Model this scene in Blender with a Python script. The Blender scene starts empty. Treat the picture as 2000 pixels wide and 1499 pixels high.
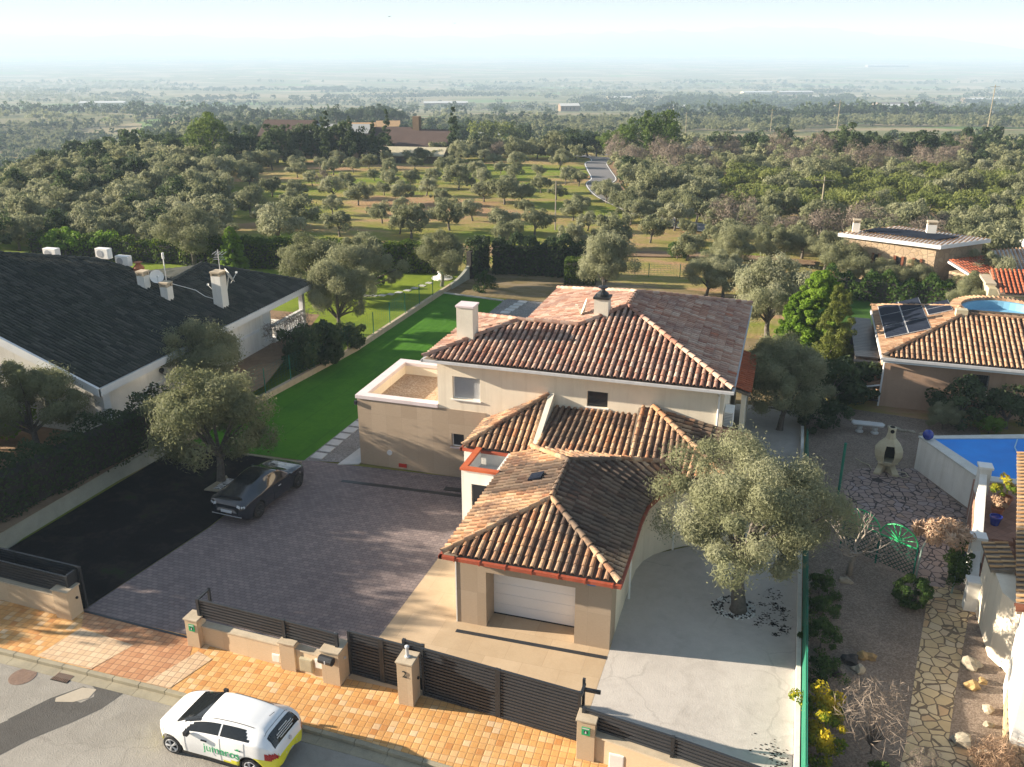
import bpy, math, random
import numpy as np
from mathutils import Vector, Matrix
R = math.radians
SC = bpy.context.scene
COL = SC.collection

# ---------------------------------------------------------------- camera
cam_d = bpy.data.cameras.new("camera")
cam_d.sensor_fit = 'HORIZONTAL'; cam_d.sensor_width = 36.0
cam_d.lens = 1760.0 / 2000.0 * 36.0
cam_d.clip_start = 0.5; cam_d.clip_end = 60000
cam = bpy.data.objects.new("camera", cam_d); COL.objects.link(cam)
cam.location = (4.26, -24.98, 19.3)
cam.rotation_euler = (R(90 - 21.054), 0, R(17.1))
SC.camera = cam

# ---------------------------------------------------------------- light
SUN_EL = 15.9
SHADOW_DIR = 8.0                       # heading in which shadows fall, from +X
sx, sy = -math.cos(R(SHADOW_DIR)), -math.sin(R(SHADOW_DIR))
sun_vec = Vector((sx * math.cos(R(SUN_EL)), sy * math.cos(R(SUN_EL)), math.sin(R(SUN_EL))))
w = bpy.data.worlds.new("World"); SC.world = w; w.use_nodes = True
nt = w.node_tree; nt.nodes.clear()
wo = nt.nodes.new('ShaderNodeOutputWorld'); bg = nt.nodes.new('ShaderNodeBackground')
sky = nt.nodes.new('ShaderNodeTexSky'); sky.sky_type = 'NISHITA'; sky.sun_disc = False
sky.sun_elevation = R(SUN_EL); sky.sun_rotation = math.atan2(sx, sy)
sky.air_density = 1.0; sky.dust_density = 1.6; sky.ozone_density = 1.5; sky.altitude = 150
bg.inputs['Strength'].default_value = 0.15
# the hazy winter sky is evenly bright: soften the physical sky's steep rise towards the horizon
def vm(op, a, b_):
    n = nt.nodes.new('ShaderNodeVectorMath'); n.operation = op
    for i, v in enumerate((a, b_)):
        if isinstance(v, tuple): n.inputs[i].default_value = v
        else: nt.links.new(v, n.inputs[i])
    return n.outputs[0]
SKL = (1.80, 1.86, 1.94)
soft = vm('DIVIDE', sky.outputs[0], vm('ADD', vm('DIVIDE', sky.outputs[0], SKL), (1.0, 1.0, 1.0)))
nt.links.new(soft, bg.inputs[0]); nt.links.new(bg.outputs[0], wo.inputs[0])
sd = bpy.data.lights.new("sun", 'SUN'); sd.energy = 5.0; sd.angle = R(0.5); sd.color = (1.0, 0.86, 0.68)
so = bpy.data.objects.new("sun", sd); COL.objects.link(so)
so.rotation_euler = sun_vec.to_track_quat('Z', 'Y').to_euler(); so.location = (-60, -10, 60)
SC.view_settings.view_transform = 'Standard'; SC.view_settings.look = 'None'
SC.view_settings.gamma = 1.0; SC.view_settings.use_curve_mapping = False
SC.view_settings.exposure = 1.80
SC.cycles.volume_bounces = 1; SC.cycles.max_bounces = 8; SC.cycles.transparent_max_bounces = 8
SC.cycles.use_denoising = True

# ---------------------------------------------------------------- material helpers
MATS = {}
def N(nt, t, **kw):
    n = nt.nodes.new(t)
    for k, v in kw.items():
        if k in n.inputs: n.inputs[k].default_value = v
        else: setattr(n, k, v)
    return n
def col4(c): return (c[0], c[1], c[2], 1.0)
def base_mat(name, rough=0.85, spec=0.3, metal=0.0):
    m = bpy.data.materials.new(name); m.use_nodes = True; nt = m.node_tree
    b = nt.nodes['Principled BSDF']
    b.inputs['Roughness'].default_value = rough; b.inputs['Metallic'].default_value = metal
    b.inputs['Specular IOR Level'].default_value = spec
    MATS[name] = m
    return m, nt, b
def pos_node(nt, scale=(1, 1, 1), rot=0.0, loc=(0, 0, 0)):
    g = N(nt, 'ShaderNodeNewGeometry'); mp = N(nt, 'ShaderNodeMapping')
    mp.inputs['Scale'].default_value = scale; mp.inputs['Rotation'].default_value = (0, 0, rot)
    mp.inputs['Location'].default_value = loc
    nt.links.new(g.outputs['Position'], mp.inputs[0]); return mp.outputs[0]
def ramp(nt, fac, stops, interp='LINEAR'):
    r = N(nt, 'ShaderNodeValToRGB'); r.color_ramp.interpolation = interp
    el = r.color_ramp.elements
    while len(el) < len(stops): el.new(0.5)
    for e, (p, c) in zip(el, stops): e.position = p; e.color = col4(c)
    nt.links.new(fac, r.inputs[0]); return r.outputs[0]
def noise(nt, vec, scale, detail=4, rough=0.6, dist=0.0):
    n = N(nt, 'ShaderNodeTexNoise'); n.inputs['Scale'].default_value = scale
    n.inputs['Detail'].default_value = detail; n.inputs['Roughness'].default_value = rough
    n.inputs['Distortion'].default_value = dist
    nt.links.new(vec, n.inputs['Vector']); return n.outputs[0]
def mixc(nt, fac, a, b, mode='MIX'):
    m = N(nt, 'ShaderNodeMix'); m.data_type = 'RGBA'; m.blend_type = mode
    for s, v in ((0, fac), (6, a), (7, b)):
        if isinstance(v, (int, float)): m.inputs[s].default_value = v
        elif isinstance(v, tuple): m.inputs[s].default_value = col4(v)
        else: nt.links.new(v, m.inputs[s])
    return m.outputs[2]
def mathn(nt, op, a, b=0.0, c=None):
    m = N(nt, 'ShaderNodeMath'); m.operation = op
    for i, v in enumerate((a, b) if c is None else (a, b, c)):
        if isinstance(v, (int, float)): m.inputs[i].default_value = v
        else: nt.links.new(v, m.inputs[i])
    return m.outputs[0]
def bump(nt, b, h, strength=0.3, dist=0.02):
    n = N(nt, 'ShaderNodeBump'); n.inputs['Strength'].default_value = strength; n.inputs['Distance'].default_value = dist
    nt.links.new(h, n.inputs['Height']); nt.links.new(n.outputs[0], b.inputs['Normal'])
def simple(name, c, c2=None, scale=3.0, rough=0.85, spec=0.3, metal=0.0, bstr=0.0, fine=30.0, coat=0.0):
    """painted / plastered / metal surface with two-scale tonal variation"""
    if name in MATS: return MATS[name]
    m, nt, b = base_mat(name, rough, spec, metal)
    if c2 is None: c2 = tuple(x * 0.82 for x in c)
    p = pos_node(nt)
    n1 = noise(nt, p, scale, 5, 0.65); n2 = noise(nt, p, fine, 3, 0.6)
    f = mathn(nt, 'MULTIPLY_ADD', n2, 0.35, mathn(nt, 'MULTIPLY', n1, 0.75))
    cc = ramp(nt, f, [(0.34, c2), (0.68, c)])
    if 'render' in name:
        sv = noise(nt, pos_node(nt, (2.2, 2.2, 0.16)), 1.0, 5, 0.7); cc = mixc(nt, mathn(nt, 'MULTIPLY', ramp(nt, sv, [(0.5, (0, 0, 0)), (0.75, (1, 1, 1))]), 0.45), cc, mixc(nt, 1.0, cc, (0.66, 0.63, 0.58), 'MULTIPLY'))
    nt.links.new(cc, b.inputs['Base Color'])
    if bstr: bump(nt, b, n2, bstr, 0.01)
    if coat: b.inputs['Coat Weight'].default_value = coat; b.inputs['Coat Roughness'].default_value = 0.04
    return m
def M(n): return MATS[n]

# plaster, stone, metals ------------------------------------------------------
simple('cream_render', (0.82, 0.74, 0.60), (0.75, 0.66, 0.53), 1.2, 0.9, 0.2, bstr=0.15)
simple('white_render', (0.78, 0.77, 0.73), (0.66, 0.65, 0.61), 1.0, 0.9, 0.2, bstr=0.1)
simple('warm_white_render', (0.74, 0.70, 0.60), (0.60, 0.56, 0.47), 1.1, 0.9, 0.2, bstr=0.15)
simple('white_paint', (0.8, 0.8, 0.78), (0.7, 0.7, 0.68), 2.0, 0.55, 0.4)
simple('fascia_white', (0.76, 0.77, 0.78), (0.62, 0.63, 0.64), 0.8, 0.7, 0.3)
simple('grey_render', (0.40, 0.36, 0.33), (0.32, 0.29, 0.27), 1.0, 0.92, 0.2)
simple('pink_render', (0.46, 0.31, 0.22), (0.38, 0.255, 0.18), 0.7, 0.92, 0.2, bstr=0.15)
simple('pale_cap', (0.70, 0.62, 0.63), (0.58, 0.50, 0.51), 1.4, 0.7, 0.3)
simple('stone_cap', (0.50, 0.42, 0.31), (0.36, 0.30, 0.22), 3.0, 0.85)
simple('orange_paint', (0.55, 0.13, 0.045), (0.42, 0.09, 0.035), 2.5, 0.6, 0.4)
simple('gutter_red', (0.42, 0.10, 0.05), (0.28, 0.06, 0.035), 3.0, 0.5, 0.4)
simple('gutter_grey', (0.55, 0.56, 0.58), (0.40, 0.41, 0.43), 3.0, 0.4, 0.5)
simple('dark_metal', (0.025, 0.028, 0.033), (0.016, 0.018, 0.022), 2.0, 0.45, 0.5)
simple('slat_metal', (0.030, 0.034, 0.042), (0.022, 0.026, 0.032), 2.0, 0.4, 0.5)
simple('steel', (0.55, 0.56, 0.58), (0.42, 0.43, 0.45), 4.0, 0.35, 0.5, 0.2)
simple('black_plastic', (0.02, 0.02, 0.022), None, 3.0, 0.5)
simple('rubber', (0.025, 0.025, 0.027), None, 8.0, 0.8)
simple('grey_shutter', (0.36, 0.38, 0.41), (0.30, 0.32, 0.35), 1.0, 0.6)
simple('door_white', (0.84, 0.85, 0.87), (0.79, 0.80, 0.82), 1.5, 0.4, 0.5)
simple('mortar', (0.22, 0.18, 0.14), (0.13, 0.10, 0.08), 3.0, 0.95)
simple('dark_board', (0.05, 0.045, 0.042), (0.03, 0.027, 0.026), 3.0, 0.9)
simple('green_mesh', (0.015, 0.17, 0.10), (0.01, 0.11, 0.07), 1.2, 0.75)
simple('dark_green_mesh', (0.012, 0.075, 0.05), (0.008, 0.045, 0.03), 1.0, 0.8)
simple('green_metal', (0.03, 0.42, 0.15), (0.02, 0.30, 0.11), 2.0, 0.5, 0.4)
simple('dark_green_metal', (0.01, 0.16, 0.11), (0.008, 0.10, 0.07), 2.0, 0.6)
simple('retaining_wall', (0.36, 0.37, 0.32), (0.24, 0.26, 0.22), 0.9, 0.92, bstr=0.2)
simple('kerb_stone', (0.36, 0.32, 0.23), (0.22, 0.20, 0.15), 1.3, 0.9, bstr=0.3)
simple('brown_shutter', (0.20, 0.07, 0.035), (0.14, 0.05, 0.03), 2.0, 0.7)
simple('bark', (0.16, 0.14, 0.12), (0.07, 0.06, 0.05), 6.0, 0.95, bstr=0.6, fine=22)
simple('pale_bark', (0.33, 0.29, 0.24), (0.17, 0.15, 0.13), 5.0, 0.95, bstr=0.5)
simple('rock', (0.40, 0.35, 0.27), (0.20, 0.18, 0.14), 2.5, 0.9, bstr=0.7, fine=9)
simple('ochre_rock', (0.34, 0.23, 0.10), (0.18, 0.13, 0.07), 3.0, 0.9, bstr=0.6, fine=9)
simple('concrete_cream', (0.52, 0.47, 0.33), (0.38, 0.34, 0.24), 2.0, 0.85, bstr=0.2)
simple('terracotta_pot', (0.42, 0.16, 0.08), (0.30, 0.11, 0.06), 3.0, 0.8)
simple('blue_glaze', (0.02, 0.04, 0.28), None, 3.0, 0.2, 0.6)
simple('soot', (0.01, 0.01, 0.01), None, 3.0, 0.95)
simple('red_sign', (0.45, 0.03, 0.02), None, 3.0, 0.5)
simple('green_sign', (0.02, 0.36, 0.14), (0.015, 0.30, 0.12), 3.0, 0.4)
simple('green_ink', (0.02, 0.20, 0.10), None, 3.0, 0.4)
simple('blue_sign', (0.02, 0.22, 0.50), None, 3.0, 0.4)
simple('sign_ink', (0.03, 0.04, 0.04), None, 3.0, 0.5)
simple('slab_white', (0.55, 0.55, 0.54), (0.42, 0.42, 0.41), 1.5, 0.9)
simple('olive_metal_roof', (0.36, 0.37, 0.37), (0.29, 0.30, 0.30), 0.8, 0.6)
simple('barn_roof', (0.11, 0.075, 0.065), (0.08, 0.055, 0.048), 0.6, 0.9)
simple('barn_wall', (0.22, 0.16, 0.11), (0.15, 0.11, 0.08), 0.5, 0.95)
simple('car_white', (0.80, 0.81, 0.82), (0.78, 0.79, 0.80), 1.0, 0.25, 0.5, coat=1.0)
simple('car_yellow', (0.78, 0.74, 0.02), (0.74, 0.70, 0.02), 1.0, 0.25, 0.5, coat=1.0)
simple('car_black', (0.012, 0.016, 0.026), None, 1.0, 0.16, 0.6, 0.2, coat=1.0)
simple('car_glass', (0.012, 0.014, 0.016), None, 1.0, 0.04, 0.7)
simple('tail_light', (0.40, 0.01, 0.015), (0.30, 0.008, 0.01), 3.0, 0.12, 0.6)
simple('lamp_glass', (0.6, 0.62, 0.65), None, 3.0, 0.1, 0.6)
simple('pool_coping', (0.62, 0.62, 0.58), (0.48, 0.48, 0.45), 2.0, 0.8)
simple('hose_blue', (0.35, 0.6, 0.8), None, 3.0, 0.5)
simple('flower_yellow', (0.72, 0.42, 0.02), (0.50, 0.36, 0.03), 6.0, 0.8)

# glass for windows
m, nt, b = base_mat('window_glass', 0.05, 0.7); b.inputs['Base Color'].default_value = (0.02, 0.024, 0.03, 1)
m, nt, b = base_mat('solar_cell', 0.8, 0.08)
p = pos_node(nt); n = noise(nt, p, 1.5)
nt.links.new(ramp(nt, n, [(0.3, (0.010, 0.014, 0.026)), (0.7, (0.018, 0.024, 0.040))]), b.inputs['Base Color'])
# pool cover / water
m, nt, b = base_mat('pool_water', 0.45, 0.15)
p = pos_node(nt); n = noise(nt, p, 0.8, 2)
nt.links.new(ramp(nt, n, [(0.3, (0.003, 0.21, 0.70)), (0.7, (0.006, 0.27, 0.82))]), b.inputs['Base Color'])

def joints(nt, vec, w, h, j, offset=0.0):
    """grid / running-bond cells: returns (random value per cell, joint mask)"""
    s = N(nt, 'ShaderNodeSeparateXYZ'); nt.links.new(vec, s.inputs[0])
    v = mathn(nt, 'DIVIDE', s.outputs[1], h); row = mathn(nt, 'FLOOR', v)
    u = mathn(nt, 'DIVIDE', s.outputs[0], w)
    if offset: u = mathn(nt, 'ADD', u, mathn(nt, 'MULTIPLY', mathn(nt, 'MODULO', row, 2.0), offset))
    cl = mathn(nt, 'FLOOR', u)
    fu = mathn(nt, 'SUBTRACT', u, cl); fv = mathn(nt, 'SUBTRACT', v, row)
    du = mathn(nt, 'MULTIPLY', mathn(nt, 'MINIMUM', fu, mathn(nt, 'SUBTRACT', 1.0, fu)), w)
    dv = mathn(nt, 'MULTIPLY', mathn(nt, 'MINIMUM', fv, mathn(nt, 'SUBTRACT', 1.0, fv)), h)
    d = mathn(nt, 'MINIMUM', du, dv); mask = mathn(nt, 'LESS_THAN', d, j)
    cb = N(nt, 'ShaderNodeCombineXYZ'); nt.links.new(cl, cb.inputs[0]); nt.links.new(row, cb.inputs[1])
    wn = N(nt, 'ShaderNodeTexWhiteNoise'); nt.links.new(cb.outputs[0], wn.inputs['Vector'])
    return wn.outputs['Value'], mask, d

def tiled(name, w, h, j, stops, joint_c, offset=0.0, rot=0.0, rough=0.85, dirt=(0.6, 0.6, 0.6), dscale=0.35, damt=0.5, bs=0.5, interp='LINEAR'):
    m, nt, b = base_mat(name, rough, 0.3)
    vec = pos_node(nt, rot=rot)
    r, mask, d = joints(nt, vec, w, h, j, offset)
    c = ramp(nt, r, stops, interp)
    p = pos_node(nt)
    n = noise(nt, p, dscale, 6, 0.7); n2 = noise(nt, p, 12, 3)
    c = mixc(nt, mathn(nt, 'MULTIPLY', ramp(nt, n, [(0.42, (0, 0, 0)), (0.72, (1, 1, 1))]), damt), c, mixc(nt, 1.0, c, dirt, 'MULTIPLY'))
    c = mixc(nt, mathn(nt, 'MULTIPLY', n2, 0.35), c, mixc(nt, 1.0, c, (0.62, 0.62, 0.62), 'MULTIPLY'))
    c = mixc(nt, mathn(nt, 'MULTIPLY', mask, 0.8), c, joint_c)
    nt.links.new(c, b.inputs['Base Color'])
    hh = mathn(nt, 'ADD', mathn(nt, 'MULTIPLY', mathn(nt, 'MINIMUM', mathn(nt, 'MULTIPLY', d, 30), 1.0), 1.0), mathn(nt, 'MULTIPLY', n2, 0.4))
    bump(nt, b, hh, bs, 0.01)
    return m
OR = [(0.0, (0.56, 0.26, 0.085)), (0.15, (0.64, 0.34, 0.115)), (0.5, (0.68, 0.38, 0.14)), (0.8, (0.71, 0.43, 0.18)), (0.93, (0.74, 0.50, 0.26)), (1.0, (0.74, 0.54, 0.33))]
tiled('pavement_tiles', 0.235, 0.235, 0.008, OR, (0.28, 0.15, 0.07), rot=R(-3), dirt=(0.62, 0.54, 0.48), dscale=0.45, damt=0.75)
tiled('driveway_tiles', 0.235, 0.235, 0.010, [(0.0, (0.46, 0.22, 0.11)), (0.5, (0.54, 0.28, 0.14)), (1.0, (0.58, 0.33, 0.18))], (0.16, 0.09, 0.06), rot=R(-3), dirt=(0.6, 0.55, 0.55))
tiled('pale_paving_band', 0.24, 0.24, 0.010, [(0.0, (0.60, 0.42, 0.26)), (1.0, (0.70, 0.52, 0.34))], (0.26, 0.18, 0.13), rot=R(-3), dirt=(0.65, 0.6, 0.58))
tiled('parking_pavers', 0.24, 0.16, 0.009, [(0.0, (0.20, 0.160, 0.158)), (0.5, (0.235, 0.19, 0.185)), (1.0, (0.275, 0.22, 0.21))], (0.07, 0.06, 0.06), offset=0.5, dirt=(0.62, 0.62, 0.66), dscale=0.22, damt=0.7)
tiled('apron_stone', 1.3, 1.5, 0.008, [(0.0, (0.50, 0.38, 0.25)), (1.0, (0.56, 0.43, 0.29))], (0.38, 0.28, 0.18), offset=0.5, dirt=(0.75, 0.70, 0.64), dscale=0.5, damt=0.6, bs=0.1)
tiled('terrace_tiles', 0.33, 0.33, 0.010, [(0.0, (0.32, 0.17, 0.12)), (1.0, (0.40, 0.22, 0.16))], (0.20, 0.12, 0.09), rot=R(45))

# wall cladding slabs (vertical) : joints from x and z
def clad(name, w, h, c1, c2, jc, axis=0):
    m, nt, b = base_mat(name, 0.8, 0.3)
    g = N(nt, 'ShaderNodeNewGeometry'); s = N(nt, 'ShaderNodeSeparateXYZ'); nt.links.new(g.outputs['Position'], s.inputs[0])
    cb = N(nt, 'ShaderNodeCombineXYZ'); nt.links.new(mathn(nt, 'ADD', s.outputs[0], s.outputs[1]), cb.inputs[0]); nt.links.new(s.outputs[2], cb.inputs[1])
    r, mask, d = joints(nt, cb.outputs[0], w, h, 0.007)
    c = ramp(nt, r, [(0, c1), (1, c2)])
    mp = N(nt, 'ShaderNodeMapping'); mp.inputs['Scale'].default_value = (9, 9, 55); nt.links.new(g.outputs['Position'], mp.inputs[0])
    n = noise(nt, mp.outputs[0], 1.0, 3); n1 = noise(nt, g.outputs['Position'], 1.4, 5)
    c = mixc(nt, mathn(nt, 'MULTIPLY', n, 0.6), c, mixc(nt, 1.0, c, (0.55, 0.53, 0.5), 'MULTIPLY'))
    c = mixc(nt, mathn(nt, 'MULTIPLY', n1, 0.35), c, mixc(nt, 1.0, c, (0.7, 0.68, 0.66), 'MULTIPLY'))
    c = mixc(nt, mathn(nt, 'MULTIPLY', mask, 0.55), c, jc)
    nt.links.new(c, b.inputs['Base Color']); bump(nt, b, n, 0.4, 0.01)
clad('stone_cladding', 0.78, 1.35, (0.43, 0.335, 0.245), (0.50, 0.395, 0.295), (0.30, 0.24, 0.18))
clad('fence_wall_stone', 0.9, 5.0, (0.60, 0.46, 0.31), (0.66, 0.52, 0.36), (0.42, 0.33, 0.23))

def voro_edge(nt, vec, scale):
    v = N(nt, 'ShaderNodeTexVoronoi'); v.feature = 'DISTANCE_TO_EDGE'; v.inputs['Scale'].default_value = scale; nt.links.new(vec, v.inputs['Vector'])
    f = N(nt, 'ShaderNodeTexVoronoi'); f.inputs['Scale'].default_value = scale; nt.links.new(vec, f.inputs['Vector'])
    s = N(nt, 'ShaderNodeSeparateXYZ'); nt.links.new(f.outputs['Color'], s.inputs[0])
    return v.outputs['Distance'], s.outputs[0]
def flagmat(name, stops, jc, scale=2.6):
    m, nt, b = base_mat(name, 0.8, 0.3)
    p = pos_node(nt); nn = N(nt, 'ShaderNodeTexNoise'); nn.inputs['Scale'].default_value = 2.0; nt.links.new(p, nn.inputs['Vector'])
    pv = mixc(nt, 0.12, p, nn.outputs['Color'], 'ADD')
    d, r = voro_edge(nt, pv, scale)
    c = ramp(nt, r, stops); n = noise(nt, p, 6, 5)
    c = mixc(nt, mathn(nt, 'MULTIPLY', n, 0.5), c, mixc(nt, 1.0, c, (0.5, 0.48, 0.45), 'MULTIPLY'))
    c = mixc(nt, mathn(nt, 'LESS_THAN', d, 0.05), c, jc)
    nt.links.new(c, b.inputs['Base Color'])
    bump(nt, b, mathn(nt, 'MINIMUM', mathn(nt, 'MULTIPLY', d, 12), 1.0), 0.7, 0.02)
flagmat('flagstone_path', [(0, (0.50, 0.38, 0.22)), (0.5, (0.60, 0.47, 0.28)), (0.8, (0.56, 0.46, 0.32)), (1, (0.52, 0.34, 0.18))], (0.16, 0.12, 0.08))
flagmat('flagstone_terrace', [(0, (0.27, 0.20, 0.17)), (0.5, (0.33, 0.25, 0.22)), (0.8, (0.30, 0.25, 0.25)), (1, (0.36, 0.25, 0.19))], (0.05, 0.04, 0.04), 2.8)
flagmat('stone_rubble', [(0, (0.42, 0.31, 0.20)), (0.5, (0.50, 0.38, 0.26)), (1, (0.36, 0.27, 0.19))], (0.30, 0.23, 0.16), 2.2)

def gravel(name, c1, c2, c3, scale=22):
    m, nt, b = base_mat(name, 0.95, 0.2)
    p = pos_node(nt); d, r = voro_edge(nt, p, scale)
    c = ramp(nt, r, [(0, c1), (0.5, c2), (1, c3)]); n = noise(nt, p, 0.9, 6, 0.7)
    c = mixc(nt, ramp(nt, n, [(0.4, (0, 0, 0)), (0.75, (0.6, 0.6, 0.6))]), c, mixc(nt, 1.0, c, (0.55, 0.52, 0.48), 'MULTIPLY'))
    n3 = noise(nt, p, 45, 2)
    c = mixc(nt, mathn(nt, 'MULTIPLY', n3, 0.5), c, mixc(nt, 1.0, c, (0.45, 0.43, 0.42), 'MULTIPLY'))
    nt.links.new(c, b.inputs['Base Color']); bump(nt, b, d, 0.8, 0.03)
gravel('gravel_brown', (0.19, 0.15, 0.12), (0.26, 0.205, 0.165), (0.35, 0.285, 0.23))
gravel('gravel_grey', (0.20, 0.19, 0.19), (0.28, 0.27, 0.26), (0.40, 0.39, 0.38))
gravel('gravel_roof', (0.42, 0.28, 0.18), (0.56, 0.40, 0.27), (0.68, 0.54, 0.40), 16)
gravel('pebbles', (0.05, 0.05, 0.06), (0.5, 0.5, 0.5), (0.75, 0.75, 0.74), 9)

def ground_mat(name, stops, s1=0.1, s2=1.2, s3=9, bs=0.6, stretch=(1, 1, 1), rough=0.97, crack=0.0, seams=0.0):
    m, nt, b = base_mat(name, rough, 0.15)
    p = pos_node(nt, stretch)
    n1 = noise(nt, p, s1, 6, 0.65, 0.4); n2 = noise(nt, p, s2, 5, 0.7); n3 = noise(nt, p, s3, 3)
    f = mathn(nt, 'ADD', mathn(nt, 'MULTIPLY', n1, 0.62), mathn(nt, 'ADD', mathn(nt, 'MULTIPLY', n2, 0.28), mathn(nt, 'MULTIPLY', n3, 0.10)))
    c = ramp(nt, f, stops)
    c = mixc(nt, mathn(nt, 'MULTIPLY', n3, 0.45), c, mixc(nt, 1.0, c, (0.5, 0.5, 0.5), 'MULTIPLY'))
    if crack:
        pc = pos_node(nt); nn = N(nt, 'ShaderNodeTexNoise'); nn.inputs['Scale'].default_value = 0.8; nn.inputs['Detail'].default_value = 6; nt.links.new(pc, nn.inputs['Vector'])
        d, _r = voro_edge(nt, mixc(nt, 1.0, pc, nn.outputs['Color'], 'ADD'), crack)
        gate = ramp(nt, noise(nt, pc, 0.25, 2), [(0.47, (0, 0, 0)), (0.55, (1, 1, 1))])
        c = mixc(nt, mathn(nt, 'MULTIPLY', mathn(nt, 'LESS_THAN', d, 0.012 * crack * 2), mathn(nt, 'MULTIPLY', gate, 0.16)), c, (0.10, 0.09, 0.08))
        st_ = ramp(nt, noise(nt, pc, 0.55, 5, 0.75, 1.5), [(0.5, (0, 0, 0)), (0.72, (1, 1, 1))]); c = mixc(nt, mathn(nt, 'MULTIPLY', st_, 0.35), c, mixc(nt, 1.0, c, (0.62, 0.60, 0.58), 'MULTIPLY'))
    if seams:
        r_, mk, _d = joints(nt, pos_node(nt, rot=R(2)), 2.0, 400.0, 0.02)
        c = mixc(nt, mathn(nt, 'MULTIPLY', r_, 0.16), c, mixc(nt, 1.0, c, (0.5, 0.6, 0.5), 'MULTIPLY')); c = mixc(nt, mathn(nt, 'MULTIPLY', mk, seams), c, mixc(nt, 1.0, c, (0.5, 0.5, 0.5), 'MULTIPLY'))
    nt.links.new(c, b.inputs['Base Color']); bump(nt, b, mathn(nt, 'ADD', n3, n2), bs, 0.05)
    return m
ground_mat('grass_lawn', [(0.35, (0.12, 0.17, 0.012)), (0.5, (0.18, 0.25, 0.018)), (0.65, (0.24, 0.30, 0.03))], 0.3, 2, 20)
ground_mat('turf', [(0.35, (0.040, 0.150, 0.007)), (0.65, (0.085, 0.235, 0.012))], 0.6, 4, 40, 0.3, seams=0.5)
ground_mat('grass_right', [(0.35, (0.03, 0.09, 0.012)), (0.65, (0.06, 0.13, 0.02))], 0.3, 2, 20)
ground_mat('dark_soil', [(0.36, (0.004, 0.004, 0.005)), (0.50, (0.009, 0.008, 0.009)), (0.57, (0.024, 0.021, 0.018)), (0.63, (0.014, 0.032, 0.008)), (0.7, (0.05, 0.045, 0.04))], 0.6, 3.5, 22, 1.0)
ground_mat('dry_bed', [(0.36, (0.10, 0.09, 0.03)), (0.48, (0.22, 0.17, 0.08)), (0.6, (0.28, 0.22, 0.15)), (0.7, (0.12, 0.12, 0.03))], 0.4, 2, 12, stretch=(0.7, 1.6, 1))
ground_mat('dirt_yard', [(0.36, (0.20, 0.13, 0.08)), (0.6, (0.32, 0.22, 0.14))], 0.4, 2, 12)
ground_mat('concrete_patio', [(0.3, (0.42, 0.39, 0.36)), (0.5, (0.54, 0.505, 0.47)), (0.65, (0.60, 0.565, 0.525))], 0.35, 2.2, 20, 0.15, crack=0.28)
ground_mat('road_asphalt', [(0.3, (0.25, 0.23, 0.205)), (0.5, (0.33, 0.31, 0.275)), (0.66, (0.40, 0.375, 0.335))], 0.25, 1.6, 25, 0.35, crack=0.35)
ground_mat('patch_asphalt', [(0.3, (0.085, 0.080, 0.075)), (0.6, (0.12, 0.115, 0.108))], 0.6, 3, 25, 0.35)
ground_mat('far_road', [(0.3, (0.16, 0.16, 0.17)), (0.6, (0.21, 0.21, 0.22))], 0.2, 1, 5, 0.1)
ground_mat('yard_pale', [(0.3, (0.40, 0.35, 0.28)), (0.6, (0.52, 0.46, 0.37))], 0.2, 1, 8, 0.1)

# the land beyond the gardens: grass, dry grass, ploughed brown earth; a field mosaic far away
m, nt, b = base_mat('terrain', 0.97, 0.1)
p = pos_node(nt, (0.8, 1.7, 1), rot=R(-12))
n1 = noise(nt, p, 0.042, 5, 0.6, 0.6); n2 = noise(nt, p, 0.35, 5, 0.7); n3 = noise(nt, p, 3.5, 4, 0.7)
f = mathn(nt, 'ADD', mathn(nt, 'MULTIPLY', n1, 0.6), mathn(nt, 'ADD', mathn(nt, 'MULTIPLY', n2, 0.28), mathn(nt, 'MULTIPLY', n3, 0.12)))
near = ramp(nt, f, [(0.33, (0.26, 0.15, 0.08)), (0.42, (0.36, 0.23, 0.13)), (0.47, (0.28, 0.23, 0.09)), (0.53, (0.20, 0.21, 0.045)), (0.60, (0.13, 0.20, 0.02)), (0.68, (0.22, 0.20, 0.07))])
pf = pos_node(nt, (0.0045, 0.010, 1), rot=R(14))
vf = N(nt, 'ShaderNodeTexVoronoi'); vf.inputs['Scale'].default_value = 1.0; vf.inputs['Randomness'].default_value = 0.85; nt.links.new(pf, vf.inputs['Vector'])
sf = N(nt, 'ShaderNodeSeparateXYZ'); nt.links.new(vf.outputs['Color'], sf.inputs[0])
far = ramp(nt, sf.outputs[0], [(0.0, (0.16, 0.18, 0.08)), (0.2, (0.34, 0.28, 0.17)), (0.4, (0.18, 0.20, 0.09)), (0.55, (0.12, 0.25, 0.06)), (0.62, (0.42, 0.34, 0.22)), (0.8, (0.20, 0.19, 0.10)), (1.0, (0.36, 0.33, 0.19))], 'CONSTANT')
far = mixc(nt, 0.45, far, ramp(nt, noise(nt, pf, 6, 5), [(0.3, (0.05, 0.06, 0.035)), (0.7, (0.20, 0.17, 0.10))]))
g = N(nt, 'ShaderNodeNewGeometry'); s = N(nt, 'ShaderNodeSeparateXYZ'); nt.links.new(g.outputs['Position'], s.inputs[0])
fd = N(nt, 'ShaderNodeMapRange'); fd.inputs[1].default_value = 260; fd.inputs[2].default_value = 420; nt.links.new(s.outputs[1], fd.inputs[0])
c = mixc(nt, fd.outputs[0], near, far)
nt.links.new(c, b.inputs['Base Color']); bump(nt, b, mathn(nt, 'ADD', n3, n2), 0.6, 0.2)

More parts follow.
